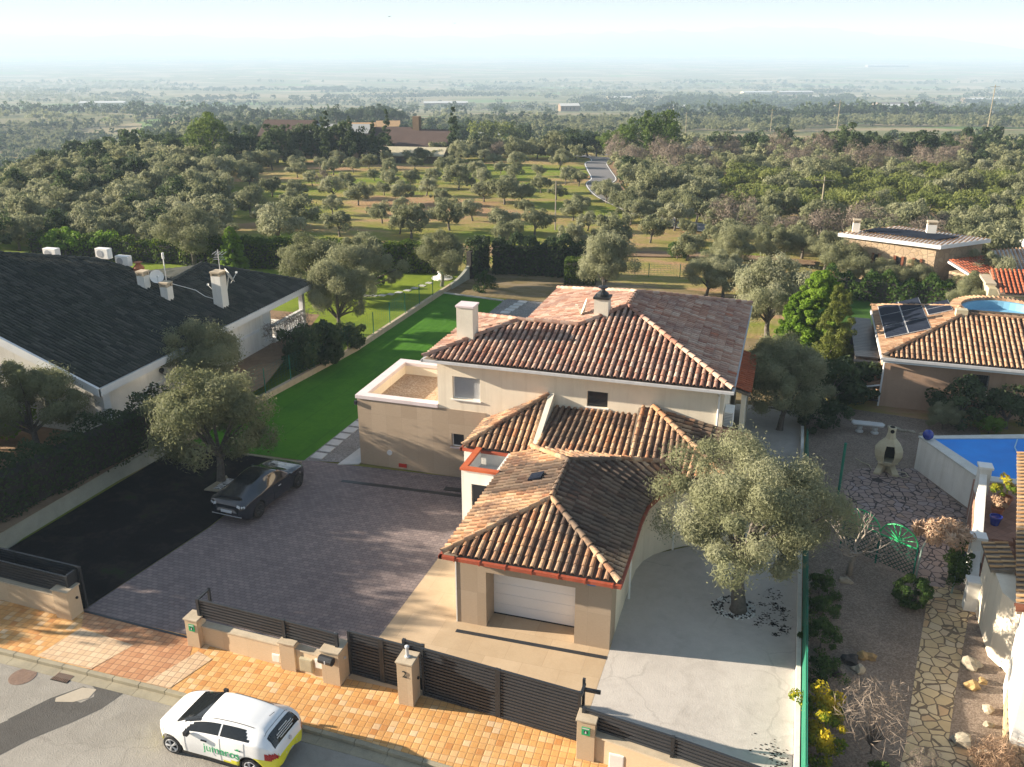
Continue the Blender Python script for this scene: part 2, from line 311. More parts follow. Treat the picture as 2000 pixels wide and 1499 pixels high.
# roof tiles: colour from the per-tile 'tint' attribute, plus lichen and grime
def tilemat(name, stops, grime, gscale=0.5, gamt=0.6, g0=0.45, g1=0.62, rough=0.9, dark=False):
    m, nt, b = base_mat(name, rough, 0.2)
    a = N(nt, 'ShaderNodeAttribute'); a.attribute_name = 'tint'
    c = ramp(nt, a.outputs['Fac'], stops)
    p = pos_node(nt); n = noise(nt, p, gscale, 6, 0.75); n2 = noise(nt, p, 14, 4, 0.7)
    f = mathn(nt, 'ADD', mathn(nt, 'MULTIPLY', n, 0.8), mathn(nt, 'MULTIPLY', n2, 0.2))
    c = mixc(nt, mathn(nt, 'MULTIPLY', ramp(nt, f, [(g0, (0, 0, 0)), (g1, (1, 1, 1))]), gamt), c, grime)
    c = mixc(nt, mathn(nt, 'MULTIPLY', n2, 0.5), c, mixc(nt, 1.0, c, (0.5, 0.47, 0.45), 'MULTIPLY'))
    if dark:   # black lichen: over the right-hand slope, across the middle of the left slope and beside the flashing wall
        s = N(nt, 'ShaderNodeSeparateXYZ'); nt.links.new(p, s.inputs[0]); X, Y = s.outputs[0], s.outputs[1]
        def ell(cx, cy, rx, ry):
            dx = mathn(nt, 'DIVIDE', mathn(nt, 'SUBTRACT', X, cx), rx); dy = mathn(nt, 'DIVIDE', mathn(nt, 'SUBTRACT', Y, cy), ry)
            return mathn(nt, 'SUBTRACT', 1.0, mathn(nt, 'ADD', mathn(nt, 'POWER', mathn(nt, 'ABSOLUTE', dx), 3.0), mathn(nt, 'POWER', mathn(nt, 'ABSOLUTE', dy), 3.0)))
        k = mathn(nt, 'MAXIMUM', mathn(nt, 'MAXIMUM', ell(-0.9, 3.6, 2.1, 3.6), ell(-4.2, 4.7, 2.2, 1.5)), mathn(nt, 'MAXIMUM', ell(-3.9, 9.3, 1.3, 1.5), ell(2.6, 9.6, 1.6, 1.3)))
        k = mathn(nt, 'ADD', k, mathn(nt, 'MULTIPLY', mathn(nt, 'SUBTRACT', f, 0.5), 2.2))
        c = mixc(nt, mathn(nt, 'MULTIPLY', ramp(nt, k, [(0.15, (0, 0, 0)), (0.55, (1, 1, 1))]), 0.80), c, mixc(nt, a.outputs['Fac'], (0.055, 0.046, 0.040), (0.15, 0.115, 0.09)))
    nt.links.new(c, b.inputs['Base Color']); bump(nt, b, n2, 0.4, 0.01)
tilemat('tiles_main', [(0, (0.34, 0.16, 0.11)), (0.1, (0.42, 0.23, 0.16)), (0.35, (0.49, 0.30, 0.22)), (0.7, (0.56, 0.38, 0.29)), (0.95, (0.62, 0.47, 0.37)), (1, (0.46, 0.14, 0.07))], (0.24, 0.16, 0.15), 0.7, 0.62)
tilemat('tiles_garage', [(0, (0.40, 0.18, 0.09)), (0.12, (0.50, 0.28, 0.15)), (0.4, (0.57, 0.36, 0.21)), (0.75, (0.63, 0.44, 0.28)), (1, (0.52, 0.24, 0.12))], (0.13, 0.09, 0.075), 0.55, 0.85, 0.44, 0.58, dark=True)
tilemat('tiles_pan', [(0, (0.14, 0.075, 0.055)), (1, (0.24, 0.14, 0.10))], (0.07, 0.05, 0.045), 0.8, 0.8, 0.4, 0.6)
tilemat('tiles_dark', [(0, (0.038, 0.044, 0.042)), (0.5, (0.062, 0.068, 0.062)), (1, (0.100, 0.104, 0.092))], (0.035, 0.048, 0.038), 0.5, 0.6)
tilemat('tiles_right', [(0, (0.36, 0.19, 0.11)), (0.4, (0.48, 0.30, 0.18)), (1, (0.56, 0.38, 0.25))], (0.20, 0.13, 0.09), 0.6, 0.7)
tilemat('tiles_red', [(0, (0.42, 0.11, 0.05)), (1, (0.52, 0.16, 0.08))], (0.24, 0.09, 0.05), 0.6, 0.5)
tilemat('tiles_flat', [(0, (0.46, 0.25, 0.11)), (0.5, (0.60, 0.37, 0.18)), (1, (0.68, 0.45, 0.24))], (0.34, 0.22, 0.13), 1.2, 0.4)

# foliage: per-leaf tint and per-tree hue, some light through the leaf
def leafmat(name, stops, trans=0.45, rough=0.7, objvar=0.38):
    m, nt, b = base_mat(name, rough, 0.25)
    a = N(nt, 'ShaderNodeAttribute'); a.attribute_name = 'tint'
    oi = N(nt, 'ShaderNodeObjectInfo')
    f = mathn(nt, 'ADD', mathn(nt, 'MULTIPLY', a.outputs['Fac'], 1 - objvar), mathn(nt, 'MULTIPLY', oi.outputs['Random'], objvar))
    c = ramp(nt, f, stops)
    nt.links.new(c, b.inputs['Base Color'])
    t = N(nt, 'ShaderNodeBsdfTranslucent'); nt.links.new(c, t.inputs['Color'])
    mx = N(nt, 'ShaderNodeMixShader'); mx.inputs[0].default_value = trans
    out = [n for n in nt.nodes if n.type == 'OUTPUT_MATERIAL'][0]
    nt.links.new(b.outputs[0], mx.inputs[1]); nt.links.new(t.outputs[0], mx.inputs[2]); nt.links.new(mx.outputs[0], out.inputs['Surface'])
leafmat('leaf_olive', [(0, (0.105, 0.120, 0.055)), (0.35, (0.19, 0.205, 0.105)), (0.7, (0.285, 0.295, 0.175)), (1, (0.40, 0.40, 0.285))])
leafmat('leaf_olive_far', [(0, (0.13, 0.145, 0.07)), (0.4, (0.22, 0.235, 0.12)), (0.8, (0.31, 0.315, 0.18)), (1, (0.38, 0.375, 0.24))])
leafmat('leaf_yellowgreen', [(0, (0.10, 0.13, 0.03)), (0.5, (0.17, 0.20, 0.055)), (1, (0.26, 0.28, 0.09))])
leafmat('leaf_dark', [(0, (0.028, 0.046, 0.020)), (0.5, (0.055, 0.085, 0.032)), (1, (0.105, 0.14, 0.055))])
leafmat('leaf_pine', [(0, (0.03, 0.06, 0.008)), (0.5, (0.08, 0.13, 0.018)), (1, (0.16, 0.21, 0.035))])
leafmat('leaf_conifer', [(0, (0.05, 0.11, 0.008)), (0.5, (0.12, 0.22, 0.014)), (1, (0.22, 0.33, 0.035))])
leafmat('leaf_cypress', [(0, (0.06, 0.09, 0.015)), (0.5, (0.13, 0.16, 0.03)), (1, (0.22, 0.24, 0.06))])
leafmat('leaf_bush', [(0, (0.025, 0.055, 0.010)), (0.5, (0.05, 0.10, 0.018)), (1, (0.11, 0.17, 0.035))])
leafmat('leaf_lime', [(0, (0.09, 0.17, 0.015)), (0.5, (0.15, 0.26, 0.025)), (1, (0.26, 0.36, 0.05))])
leafmat('leaf_yellow', [(0, (0.06, 0.13, 0.012)), (0.35, (0.16, 0.24, 0.02)), (0.6, (0.50, 0.42, 0.02)), (1, (0.72, 0.52, 0.03))], objvar=0.1)
leafmat('leaf_bare', [(0, (0.11, 0.085, 0.07)), (0.5, (0.18, 0.145, 0.115)), (1, (0.27, 0.22, 0.18))], 0.1)
leafmat('leaf_straw', [(0, (0.26, 0.17, 0.10)), (0.5, (0.42, 0.28, 0.18)), (1, (0.58, 0.42, 0.30))], 0.1)
leafmat('leaf_hedge', [(0, (0.03, 0.06, 0.008)), (0.5, (0.075, 0.12, 0.012)), (0.85, (0.16, 0.20, 0.03)), (1, (0.20, 0.14, 0.05))])
# ---------------------------------------------------------------- geometry helpers
class MB:
    def __init__(s): s.v = []; s.f = []; s.t = []
    def add(s, vs, fs, tint=0.5):
        o = len(s.v); s.v.extend(vs)
        for f in fs: s.f.append(tuple(i + o for i in f)); s.t.append(tint)
        return s
    def box(s, a0, a1, b0, b1, z0, z1, tint=0.5):
        v = [(a0, b0, z0), (a1, b0, z0), (a1, b1, z0), (a0, b1, z0), (a0, b0, z1), (a1, b0, z1), (a1, b1, z1), (a0, b1, z1)]
        return s.add(v, [(0, 3, 2, 1), (4, 5, 6, 7), (0, 1, 5, 4), (1, 2, 6, 5), (2, 3, 7, 6), (3, 0, 4, 7)], tint)
    def poly(s, pts, tint=0.5): return s.add([tuple(p) for p in pts], [tuple(range(len(pts)))], tint)
    def prism(s, pts, z0, z1, tint=0.5):
        n = len(pts)
        zz0 = z0 if isinstance(z0, (list, tuple)) else [z0] * n; zz1 = z1 if isinstance(z1, (list, tuple)) else [z1] * n
        v = [(p[0], p[1], z) for p, z in zip(pts, zz0)] + [(p[0], p[1], z) for p, z in zip(pts, zz1)]
        return s.add(v, [tuple(range(n))[::-1], tuple(range(n, 2 * n))] + [(i, (i + 1) % n, n + (i + 1) % n, n + i) for i in range(n)], tint)
    def wallseg(s, p, q, th, z0, z1, q0=None, q1=None):
        """upright slab from p to q (plan), thickness th, heights z0..z1 (q0..q1 at q)"""
        d = Vector((q[0] - p[0], q[1] - p[1])).normalized(); n = Vector((-d.y, d.x)) * th / 2
        q0 = z0 if q0 is None else q0; q1 = z1 if q1 is None else q1
        pts = [(p[0] - n.x, p[1] - n.y), (q[0] - n.x, q[1] - n.y), (q[0] + n.x, q[1] + n.y), (p[0] + n.x, p[1] + n.y)]
        return s.prism(pts, [z0, q0, q0, z0], [z1, q1, q1, z1])
    def tube(s, pts, rad, n=8, cap=True, tint=0.5):
        pts = [Vector(p) for p in pts]
        if not hasattr(rad, '__len__'): rad = [rad] * len(pts)
        o = len(s.v); prev = None
        for i, p in enumerate(pts):
            d = (pts[min(i + 1, len(pts) - 1)] - pts[max(i - 1, 0)]).normalized()
            if prev is None: u = d.orthogonal().normalized()
            else: u = (prev - d * prev.dot(d)).normalized()
            prev = u; v2 = d.cross(u)
            for k in range(n):
                a = 2 * math.pi * k / n; q = p + (u * math.cos(a) + v2 * math.sin(a)) * rad[i]; s.v.append(tuple(q))
        for i in range(len(pts) - 1):
            for k in range(n):
                s.f.append((o + i * n + k, o + i * n + (k + 1) % n, o + (i + 1) * n + (k + 1) % n, o + (i + 1) * n + k)); s.t.append(tint)
        if cap:
            s.f.append(tuple(o + k for k in range(n))[::-1]); s.t.append(tint)
            e = o + (len(pts) - 1) * n; s.f.append(tuple(e + k for k in range(n))); s.t.append(tint)
        return s
    def lathe(s, c, prof, n=16, tint=0.5):
        o = len(s.v)
        for r, z in prof:
            for k in range(n):
                a = 2 * math.pi * k / n; s.v.append((c[0] + r * math.cos(a), c[1] + r * math.sin(a), c[2] + z))
        for i in range(len(prof) - 1):
            for k in range(n):
                s.f.append((o + i * n + k, o + i * n + (k + 1) % n, o + (i + 1) * n + (k + 1) % n, o + (i + 1) * n + k)); s.t.append(tint)
        if prof[0][0] > 0.001: s.f.append(tuple(o + k for k in range(n))[::-1]); s.t.append(tint)
        if prof[-1][0] > 0.001: e = o + (len(prof) - 1) * n; s.f.append(tuple(e + k for k in range(n))); s.t.append(tint)
        return s
    def disc(s, c, nrm, r, depth, n=20):
        nrm = Vector(nrm).normalized(); c = Vector(c); return s.tube([c, c + nrm * depth], r, n)
    def build(s, name, mat, parent=None, smooth=False, bevel=0.0):
        off = Vector((0, 0, 0)); q = parent
        while q is not None: off += q.location; q = q.parent
        me = bpy.data.meshes.new(name)
        v = np.array(s.v, dtype=np.float32) - np.array(off, dtype=np.float32)
        me.from_pydata(v.tolist(), [], s.f); me.validate()
        if len(me.polygons) == len(s.t):
            at = me.attributes.new('tint', 'FLOAT', 'FACE'); at.data.foreach_set('value', s.t)
        me.materials.append(M(mat) if isinstance(mat, str) else mat)
        if smooth: me.polygons.foreach_set('use_smooth', [True] * len(me.polygons))
        o = bpy.data.objects.new(name, me); COL.objects.link(o)
        if parent is not None: o.parent = parent
        if bevel:
            bv = o.modifiers.new('bevel', 'BEVEL'); bv.width = bevel; bv.segments = 2; bv.limit_method = 'ANGLE'
        return o
def thing(name, label, cat, loc=(0, 0, 0), group=None):
    o = bpy.data.objects.new(name, None); COL.objects.link(o); o.location = loc
    o.empty_display_size = 0.3
    o['label'] = label; o['category'] = cat
    if group: o['group'] = group
    return o
def tag(o, label, cat, group=None, kind=None):
    if label: o['label'] = label
    if cat: o['category'] = cat
    if group: o['group'] = group
    if kind: o['kind'] = kind
    return o
def struct(o): o['kind'] = 'structure'; return o
def center(mb):
    v = np.array(mb.v); return (float(v[:, 0].mean()), float(v[:, 1].mean()), float(v[:, 2].min()))
def lone(mb, name, mat, label, cat, group=None, **kw):
    """a thing that is one mesh: origin at its base"""
    c = center(mb); mb.v = [(x - c[0], y - c[1], z - c[2]) for x, y, z in mb.v]
    o = mb.build(name, mat, None, **kw); o.location = c; return tag(o, label, cat, group)
def sheet(name, pts, z, mat, thick=0.0):
    mb = MB()
    if thick: mb.prism(pts, z - thick, z)
    else: mb.poly([(p[0], p[1], z) for p in pts])
    return struct(mb.build(name, mat))
def text_mb(txt, size, extr=0.004, bold=False):
    cu = bpy.data.curves.new('lettering', 'FONT'); cu.body = txt; cu.size = size; cu.extrude = extr; cu.align_x = 'CENTER'; cu.align_y = 'CENTER'
    if bold: cu.offset = size * 0.02
    ob = bpy.data.objects.new('lettering', cu); COL.objects.link(ob)
    dg = bpy.context.evaluated_depsgraph_get(); me = bpy.data.meshes.new_from_object(ob.evaluated_get(dg))
    bpy.data.objects.remove(ob); bpy.data.curves.remove(cu)
    mb = MB(); mb.v = [tuple(v.co) for v in me.vertices]; mb.f = [tuple(p.vertices) for p in me.polygons]; mb.t = [0.5] * len(mb.f)
    bpy.data.meshes.remove(me); return mb
def xf(mb, mat4): mb.v = [tuple(mat4 @ Vector(p)) for p in mb.v]; return mb

# ---------------------------------------------------------------- roof tiles
rt = random.Random(7)
def tile_run(cov, pan, P0, P1, e, r0=0.088, exposure=0.40, pitch=0.275, dark=0.0, cap=True):
    """one column of barrel tiles from the eave point P0 up to P1; e = unit vector across"""
    P0 = Vector(P0); P1 = Vector(P1); d = P1 - P0; L = d.length
    if L < 0.15: return
    u = d / L; e = Vector(e); e = (e - u * e.dot(u)).normalized(); nrm = e.cross(u)
    if nrm.z < 0: nrm = -nrm
    n = max(1, int(math.ceil(L / exposure))); ex = exposure
    for i in range(n):
        s0 = i * ex; s1 = min(L, s0 + ex)
        if s1 - s0 < 0.04: continue
        j = rt.uniform(-0.010, 0.010); rr0 = r0 * rt.uniform(0.95, 1.06); rr1 = rr0 * 0.84; t = min(1, max(0, rt.random()))
        vs = []
        for s_, rr, up in ((s0 - 0.03, rr0, 0.028), (s1, rr1, 0.004)):
            base = P0 + u * s_ + nrm * up + e * j
            for k in range(6):
                a = math.pi * k / 5; vs.append(tuple(base + e * (math.cos(a) * rr) + nrm * (math.sin(a) * rr)))
        if i == 0 or cap:
            base = P0 + u * (s0 - 0.03) + nrm * 0.028 + e * j
            for k in range(6):
                a = math.pi * k / 5; vs.append(tuple(base + e * (math.cos(a) * (rr0 - 0.022)) + nrm * (math.sin(a) * (rr0 - 0.022))))
            fs = [(k, k + 1, 7 + k, 6 + k) for k in range(5)] + [(k + 12, k + 13, k + 1, k) for k in range(5)]
        else: fs = [(k, k + 1, 7 + k, 6 + k) for k in range(5)]
        cov.add(vs, fs, t)
        if pan is not None:
            h = pitch / 2
            c0 = P0 + u * s0 + e * h; c1 = P0 + u * s1 + e * h
            vs = []
            for c, dz in ((c0, 0.016), (c1, 0.0)):
                for off, zz in ((-h, 0.05), (-h * 0.5, -0.012), (0, -0.035), (h * 0.5, -0.012), (h, 0.05)):
                    vs.append(tuple(c + e * off + nrm * (zz + dz - 0.02)))
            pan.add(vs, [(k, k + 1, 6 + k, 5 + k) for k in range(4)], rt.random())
def tile_poly(cov, pan, poly, zf, up, pitch=0.275, exposure=0.40, r0=0.088, lift=0.03, cap=True):
    """fill a planar roof polygon (plan coords) with tile columns running along 'up' """
    up = Vector(up).normalized(); e = Vector((up.y, -up.x))
    ss = [Vector(p).dot(e) for p in poly]; s0, s1 = min(ss), max(ss)
    n = max(1, round((s1 - s0) / pitch)); st = (s1 - s0) / n
    for i in range(n):
        s = s0 + (i + 0.5) * st; ts = []
        for k in range(len(poly)):
            p = Vector(poly[k]); q = Vector(poly[(k + 1) % len(poly)]); a, b_ = p.dot(e), q.dot(e)
            if (a - s) * (b_ - s) < 0: f = (s - a) / (b_ - a); ts.append((p + (q - p) * f).dot(up))
        ts.sort()
        for k in range(0, len(ts) - 1, 2):
            A = e * s + up * ts[k]; B = e * s + up * ts[k + 1]
            tile_run(cov, pan, (A.x, A.y, zf(A.x, A.y) + lift), (B.x, B.y, zf(B.x, B.y) + lift), (e.x, e.y, 0), r0, exposure, st, cap=cap)
def ridge_tiles(cov, p, q, r=0.115, step=0.42, lift=0.06):
    p = Vector(p); q = Vector(q); u = (q - p).normalized(); L = (q - p).length; e = Vector((-u.y, u.x, 0)).normalized(); nrm = u.cross(e)
    if nrm.z < 0: nrm = -nrm
    n = max(1, round(L / step)); ex = L / n
    for i in range(n):
        rr = r * rt.uniform(0.96, 1.05); vs = []
        for s_, k_, up_ in ((i * ex - 0.03, 1.0, 0.03), ((i + 1) * ex, 0.86, 0.0)):
            for k in range(8):
                a = math.pi * (k / 7 * 1.16 - 0.08); vs.append(tuple(p + u * s_ + e * (math.cos(a) * rr * k_) + nrm * (math.sin(a) * rr * k_ + lift + up_)))
        cov.add(vs, [(k, k + 1, 9 + k, 8 + k) for k in range(7)], rt.random())
    cov.add([tuple(p - u * 0.03 + nrm * 0.03)] + [tuple(Vector(v)) for v in vs[:8]] if n == 1 else [], [(0, k, k + 1) for k in range(1, 8)] if n == 1 else [], 0.3)

# ---------------------------------------------------------------- foliage
def np_mesh(name, V, Q, tint, mat, smooth=False):
    me = bpy.data.meshes.new(name); nv, nf = len(V), len(Q); k = Q.shape[1]
    me.vertices.add(nv); me.vertices.foreach_set('co', V.astype(np.float32).ravel())
    me.loops.add(nf * k); me.loops.foreach_set('vertex_index', Q.astype(np.int32).ravel())
    me.polygons.add(nf); me.polygons.foreach_set('loop_start', np.arange(0, nf * k, k, dtype=np.int32))
    me.polygons.foreach_set('loop_total', np.full(nf, k, dtype=np.int32))
    me.update(calc_edges=True)
    at = me.attributes.new('tint', 'FLOAT', 'FACE'); at.data.foreach_set('value', tint.astype(np.float32))
    me.materials.append(M(mat)); return me
def leaf_quads(rng, C, nrm, L, W, tint):
    """diamond leaves at C, lying roughly across nrm"""
    n = len(C); t = rng.normal(size=(n, 3)); t -= nrm * (t * nrm).sum(1)[:, None] * 0.55
    t /= np.linalg.norm(t, axis=1)[:, None] + 1e-9
    s = np.cross(nrm + rng.normal(size=(n, 3)) * 0.35, t); s /= np.linalg.norm(s, axis=1)[:, None] + 1e-9
    Ls = (L * rng.uniform(0.6, 1.3, n))[:, None]; Ws = (W * rng.uniform(0.6, 1.3, n))[:, None]
    V = np.stack([C - t * Ls / 2, C + s * Ws / 2, C + t * Ls / 2, C - s * Ws / 2], 1).reshape(-1, 3)
    return V, np.arange(4 * n).reshape(n, 4), tint
def crown_arrays(seed, R3, zc, nclump, nleaf, cr, L, W, shape='dome', hollow=0.55, flat=0.25, spray=0.0):
    rng = np.random.default_rng(seed); R3 = np.array(R3)
    d = rng.normal(size=(nclump, 3)); d /= np.linalg.norm(d, axis=1)[:, None]
    if shape == 'dome': d[:, 2] = np.where(d[:, 2] < -0.72, -d[:, 2] * 0.5, d[:, 2])
    rr = hollow + (1 - hollow) * rng.random(nclump) ** 0.6
    th_ = np.arctan2(d[:, 1], d[:, 0]); zw_ = 1 + 0.22 * np.sin(2 * th_ + seed * 1.7) + 0.14 * np.sin(5 * th_ + seed)
    wob = 1 + 0.26 * np.sin(3 * np.arctan2(d[:, 1], d[:, 0]) + seed) + 0.12 * np.sin(7 * np.arctan2(d[:, 1], d[:, 0]) + 2 * seed)
    if shape == 'ball': wob = np.ones(nclump); rr = 0.9 + 0.1 * rng.random(nclump)
    if shape == 'cone':
        h = rng.random(nclump) ** 1.3; a = rng.random(nclump) * 2 * np.pi; q = rng.uniform(0.55, 1, nclump)
        prof = np.minimum(1, h * 6 + 0.45) * (1 - h) ** 0.45
        cc = np.stack([np.cos(a) * prof * q * R3[0], np.sin(a) * prof * q * R3[1], (h * 2 - 1) * R3[2]], 1); dd = cc / (np.linalg.norm(cc, axis=1)[:, None] + 1e-6); wob = np.ones(nclump)
        cr_i = cr * (0.45 + 0.75 * (1 - h))
    else:
        cc = d * rr[:, None] * R3 * np.stack([wob, wob, zw_ if shape == 'dome' else np.ones(nclump)], 1); dd = d; cr_i = cr * rng.uniform(0.5, 1.3, nclump)
    idx = rng.integers(0, nclump, nleaf); v = rng.normal(size=(nleaf, 3)); v /= np.linalg.norm(v, axis=1)[:, None]
    v = v + dd[idx] * 0.35; v[:, 2] += 0.12; v /= np.linalg.norm(v, axis=1)[:, None]
    rad = cr_i[idx] * (0.45 + 0.6 * rng.random(nleaf) ** 0.5)
    if spray: rad *= 1 + spray * (rng.random(nleaf) ** 6)
    sq = np.array([1, 1, 0.8]); C = cc[idx] + v * rad[:, None] * sq; C[:, 2] += zc
    ct = rng.random(nclump)
    tint = np.clip(0.55 * ct[idx] + 0.30 * rng.random(nleaf) + 0.15 * (v[:, 2] * 0.5 + 0.5), 0, 1)
    V, Q, t = leaf_quads(rng, C, v, L, W, tint); return V, Q, t, cc + np.array([0, 0, zc])
def trunk_mb(seed, h, r, targets, lean=0.15, nlimb=7, fork=0.45, n=8):
    rg = random.Random(seed); mb = MB()
    lx, ly = rg.uniform(-lean, lean) * h, rg.uniform(-lean, lean) * h
    pts = [(0, 0, -0.15), (lx * 0.1, ly * 0.1, h * 0.12), (lx * 0.5 + rg.uniform(-.06, .06) * h, ly * 0.5 + rg.uniform(-.06, .06) * h, h * 0.55), (lx, ly, h)]
    mb.tube(pts, [r * 1.5, r * 1.1, r * 0.9, r * 0.75], n)
    order = list(range(len(targets))); rg.shuffle(order)
    for k in order[:nlimb]:
        tgt = Vector(targets[k]); s = Vector((lx, ly, h * rg.uniform(0.75, 1.0)))
        mid = s.lerp(tgt, 0.45) + Vector((rg.uniform(-.1, .1), rg.uniform(-.1, .1), rg.uniform(0.0, .16))) * h
        mb.tube([s, mid, s.lerp(tgt, 0.92)], [r * 0.55, r * 0.34, r * 0.10], max(4, n - 3), cap=False)
    return mb
TREE = {}
def tree_kind(key, variants, R3, zc, nclump, nleaf, cr, L, W, leaf='leaf_olive', bark='bark', th=None, tr=0.16, seed=1, shape='dome', nlimb=7, hollow=0.55, spray=0.0, tn=8, lean=0.15):
    out = []
    for i in range(variants):
        rg = random.Random(seed * 31 + i); f = [R3[0] * rg.uniform(0.9, 1.1), R3[1] * rg.uniform(0.9, 1.1), R3[2] * rg.uniform(0.9, 1.1)]
        V, Q, t, cc = crown_arrays(seed * 97 + i, f, zc, nclump, nleaf, cr, L, W, shape, hollow, spray=spray)
        cm = np_mesh(key + '_crown', V, Q, t, leaf)
        mb = trunk_mb(seed * 53 + i, th if th else zc * 0.55, tr, cc.tolist(), nlimb=nlimb, n=tn, lean=lean)
        tm = bpy.data.meshes.new(key + '_trunk'); tm.from_pydata(mb.v, [], mb.f); tm.materials.append(M(bark))
        tm.polygons.foreach_set('use_smooth', [True] * len(tm.polygons))
        out.append((cm, tm))
    TREE[key] = out
prt = random.Random(99)
def plant(key, x, y, z, s, name, label, cat='tree', group=None, sz=1.0, v=None, rot=None, parts=True):
    cm, tm = TREE[key][v if v is not None else prt.randrange(len(TREE[key]))]
    t = thing(name, label, cat, (x, y, z), group); t.rotation_euler = (prt.uniform(-.07, .07), prt.uniform(-.07, .07), prt.uniform(0, 6.28) if rot is None else rot); k_ = prt.uniform(.92, 1.08); t.scale = (s * k_, s / k_, s * sz)
    if parts:
        a = bpy.data.objects.new('trunk', tm); COL.objects.link(a); a.parent = t
    b = bpy.data.objects.new('crown', cm); COL.objects.link(b); b.parent = t
    return t
def hedge_mb(seed, p, q, width, height, nleaf, L, W, leaf, z=0.0, wob=0.2):
    rng = np.random.default_rng(seed); p = np.array(p, float); q = np.array(q, float); d = q - p; ln = np.linalg.norm(d); d /= ln; nn = np.array([-d[1], d[0]])
    s = rng.random(nleaf) * ln; face = rng.random(nleaf)
    hv = height * (1 + wob * 0.5 * np.sin(s * 1.7 + seed) + wob * 0.4 * np.sin(s * 4.3))
    wv = width / 2 * (1 + wob * np.sin(s * 2.3 + 1) + 0.3 * wob * rng.normal(size=nleaf))
    top = face < 0.4; side = np.where(rng.random(nleaf) < 0.5, -1, 1)
    off = np.where(top, rng.uniform(-1, 1, nleaf) * wv, side * wv * rng.uniform(0.8, 1.05, nleaf))
    zz = np.where(top, hv * rng.uniform(0.92, 1.06, nleaf), hv * rng.random(nleaf))
    C = np.zeros((nleaf, 3)); C[:, :2] = p + d * s[:, None] + nn * off[:, None]; C[:, 2] = zz + z
    nrm = np.zeros((nleaf, 3)); nrm[:, :2] = nn * (np.where(top, 0, side))[:, None]; nrm[:, 2] = np.where(top, 1.0, 0.2)
    nrm += rng.normal(size=(nleaf, 3)) * 0.5; nrm /= np.linalg.norm(nrm, axis=1)[:, None]
    tint = np.clip(0.35 * (np.sin(s * 3 + seed) * 0.5 + 0.5) + 0.65 * rng.random(nleaf), 0, 1)
    V, Q, t = leaf_quads(rng, C, nrm, L, W, tint); return V, Q, t, leaf
def hedge(name, label, cat, *a, group=None, core=None, **k):
    V, Q, t, leaf = hedge_mb(*a, **k); c = V.mean(0); c[2] = k.get('z', 0.0); me = np_mesh(name, V - c, Q, t, leaf)
    if True:
        p, q, wd, ht = a[1], a[2], a[3], a[4]
    o = thing(name, label, cat, tuple(float(x) for x in c), group)
    f = bpy.data.objects.new('foliage', me); COL.objects.link(f); f.parent = o
    mb = MB(); mb.wallseg(p, q, wd * 0.62, k.get('z', 0.0), k.get('z', 0.0) + ht * 0.80); mb.build('branches', 'dark_board', o)
    return o
# ================================================================ THE LAND
def smooth(t): t = min(1.0, max(0.0, t)); return t * t * (3 - 2 * t)
ZP = [(-200, 0), (135, 0), (300, -14), (700, -36), (1200, -68), (2500, -108), (30000, -110)]
def camxy(x, y): dx, dy = x - 4.26, y + 24.98; return dx * 0.956 + dy * 0.294, -dx * 0.294 + dy * 0.956
def uncam(X, Y): return 4.26 + X * 0.956 - Y * 0.294, -24.98 + X * 0.294 + Y * 0.956
def hz(x, y):
    X, Y = camxy(x, y)
    for (a, za), (b_, zb) in zip(ZP, ZP[1:]):
        if Y <= b_: z = za + (zb - za) * smooth((Y - a) / (b_ - a)) if b_ == 300 else za + (zb - za) * (Y - a) / (b_ - a); break
    d = smooth((-X - (24 + 0.27 * Y)) / 60) * smooth((Y - 55) / 60) * (1 - smooth((Y - 300) / 500))
    z -= 16 * d
    if Y > 45: z += 0.25 * math.sin(x * 0.13) * math.sin(y * 0.11) * smooth((Y - 90) / 40) + min(4, Y / 300) * 0.5 * math.sin(x * 0.011 + 1) * math.sin(y * 0.013) * smooth((Y - 150) / 200)
    if y < 0: z -= 0.6 * smooth((0 - y) / 3)
    return z - 0.03
mb = MB(); Ys = [-20, 10, 20]
Y = 26.0
while Y < 16000: Ys.append(Y); Y *= 1.045
NX = 90
for Y in Ys:
    hw = 60 + abs(Y) * 1.0
    for i in range(NX + 1):
        X = (i / NX * 2 - 1) * hw; x, y = uncam(X, Y); mb.v.append((x, y, hz(x, y)))
for j in range(len(Ys) - 1):
    for i in range(NX):
        o = j * (NX + 1) + i; mb.f.append((o, o + 1, o + NX + 2, o + NX + 1)); mb.t.append(0.5)
struct(mb.build('ground', 'terrain', smooth=True))

# far blue hills
def hills(name, X0, X1, Y, prof, zb=-110):
    mb = MB(); n = 80; D = 900; m_ = 6
    for j in range(m_ + 1):
        s_ = math.sin(math.pi * j / m_)
        for i in range(n + 1):
            t = i / n; X = X0 + (X1 - X0) * t; x, y = uncam(X, Y + D * j)
            h = prof(t) * s_ * (1 + 0.12 * math.sin(i * 0.9 + j * 2))
            mb.v.append((x, y, zb - 1 + h))
    for j in range(m_):
        for i in range(n):
            o = j * (n + 1) + i; mb.f.append((o, o + 1, o + n + 2, o + n + 1)); mb.t.append(0.5)
    return struct(mb.build(name, 'hill_green', smooth=True))
ground_mat('hill_green', [(0.3, (0.05, 0.07, 0.05)), (0.7, (0.10, 0.11, 0.07))], 0.003, 0.02, 0.1)
hills('hills', 600, 4200, 7200, lambda t: max(0, 95 + 105 * max(0, math.sin(math.pi * t)) ** 0.7 + 22 * math.sin(t * 13) + 14 * math.sin(t * 29)))
hills('low_ridge', -6500, 1500, 7800, lambda t: 132 + 12 * math.sin(t * 9) + 10 * math.sin(t * 23))

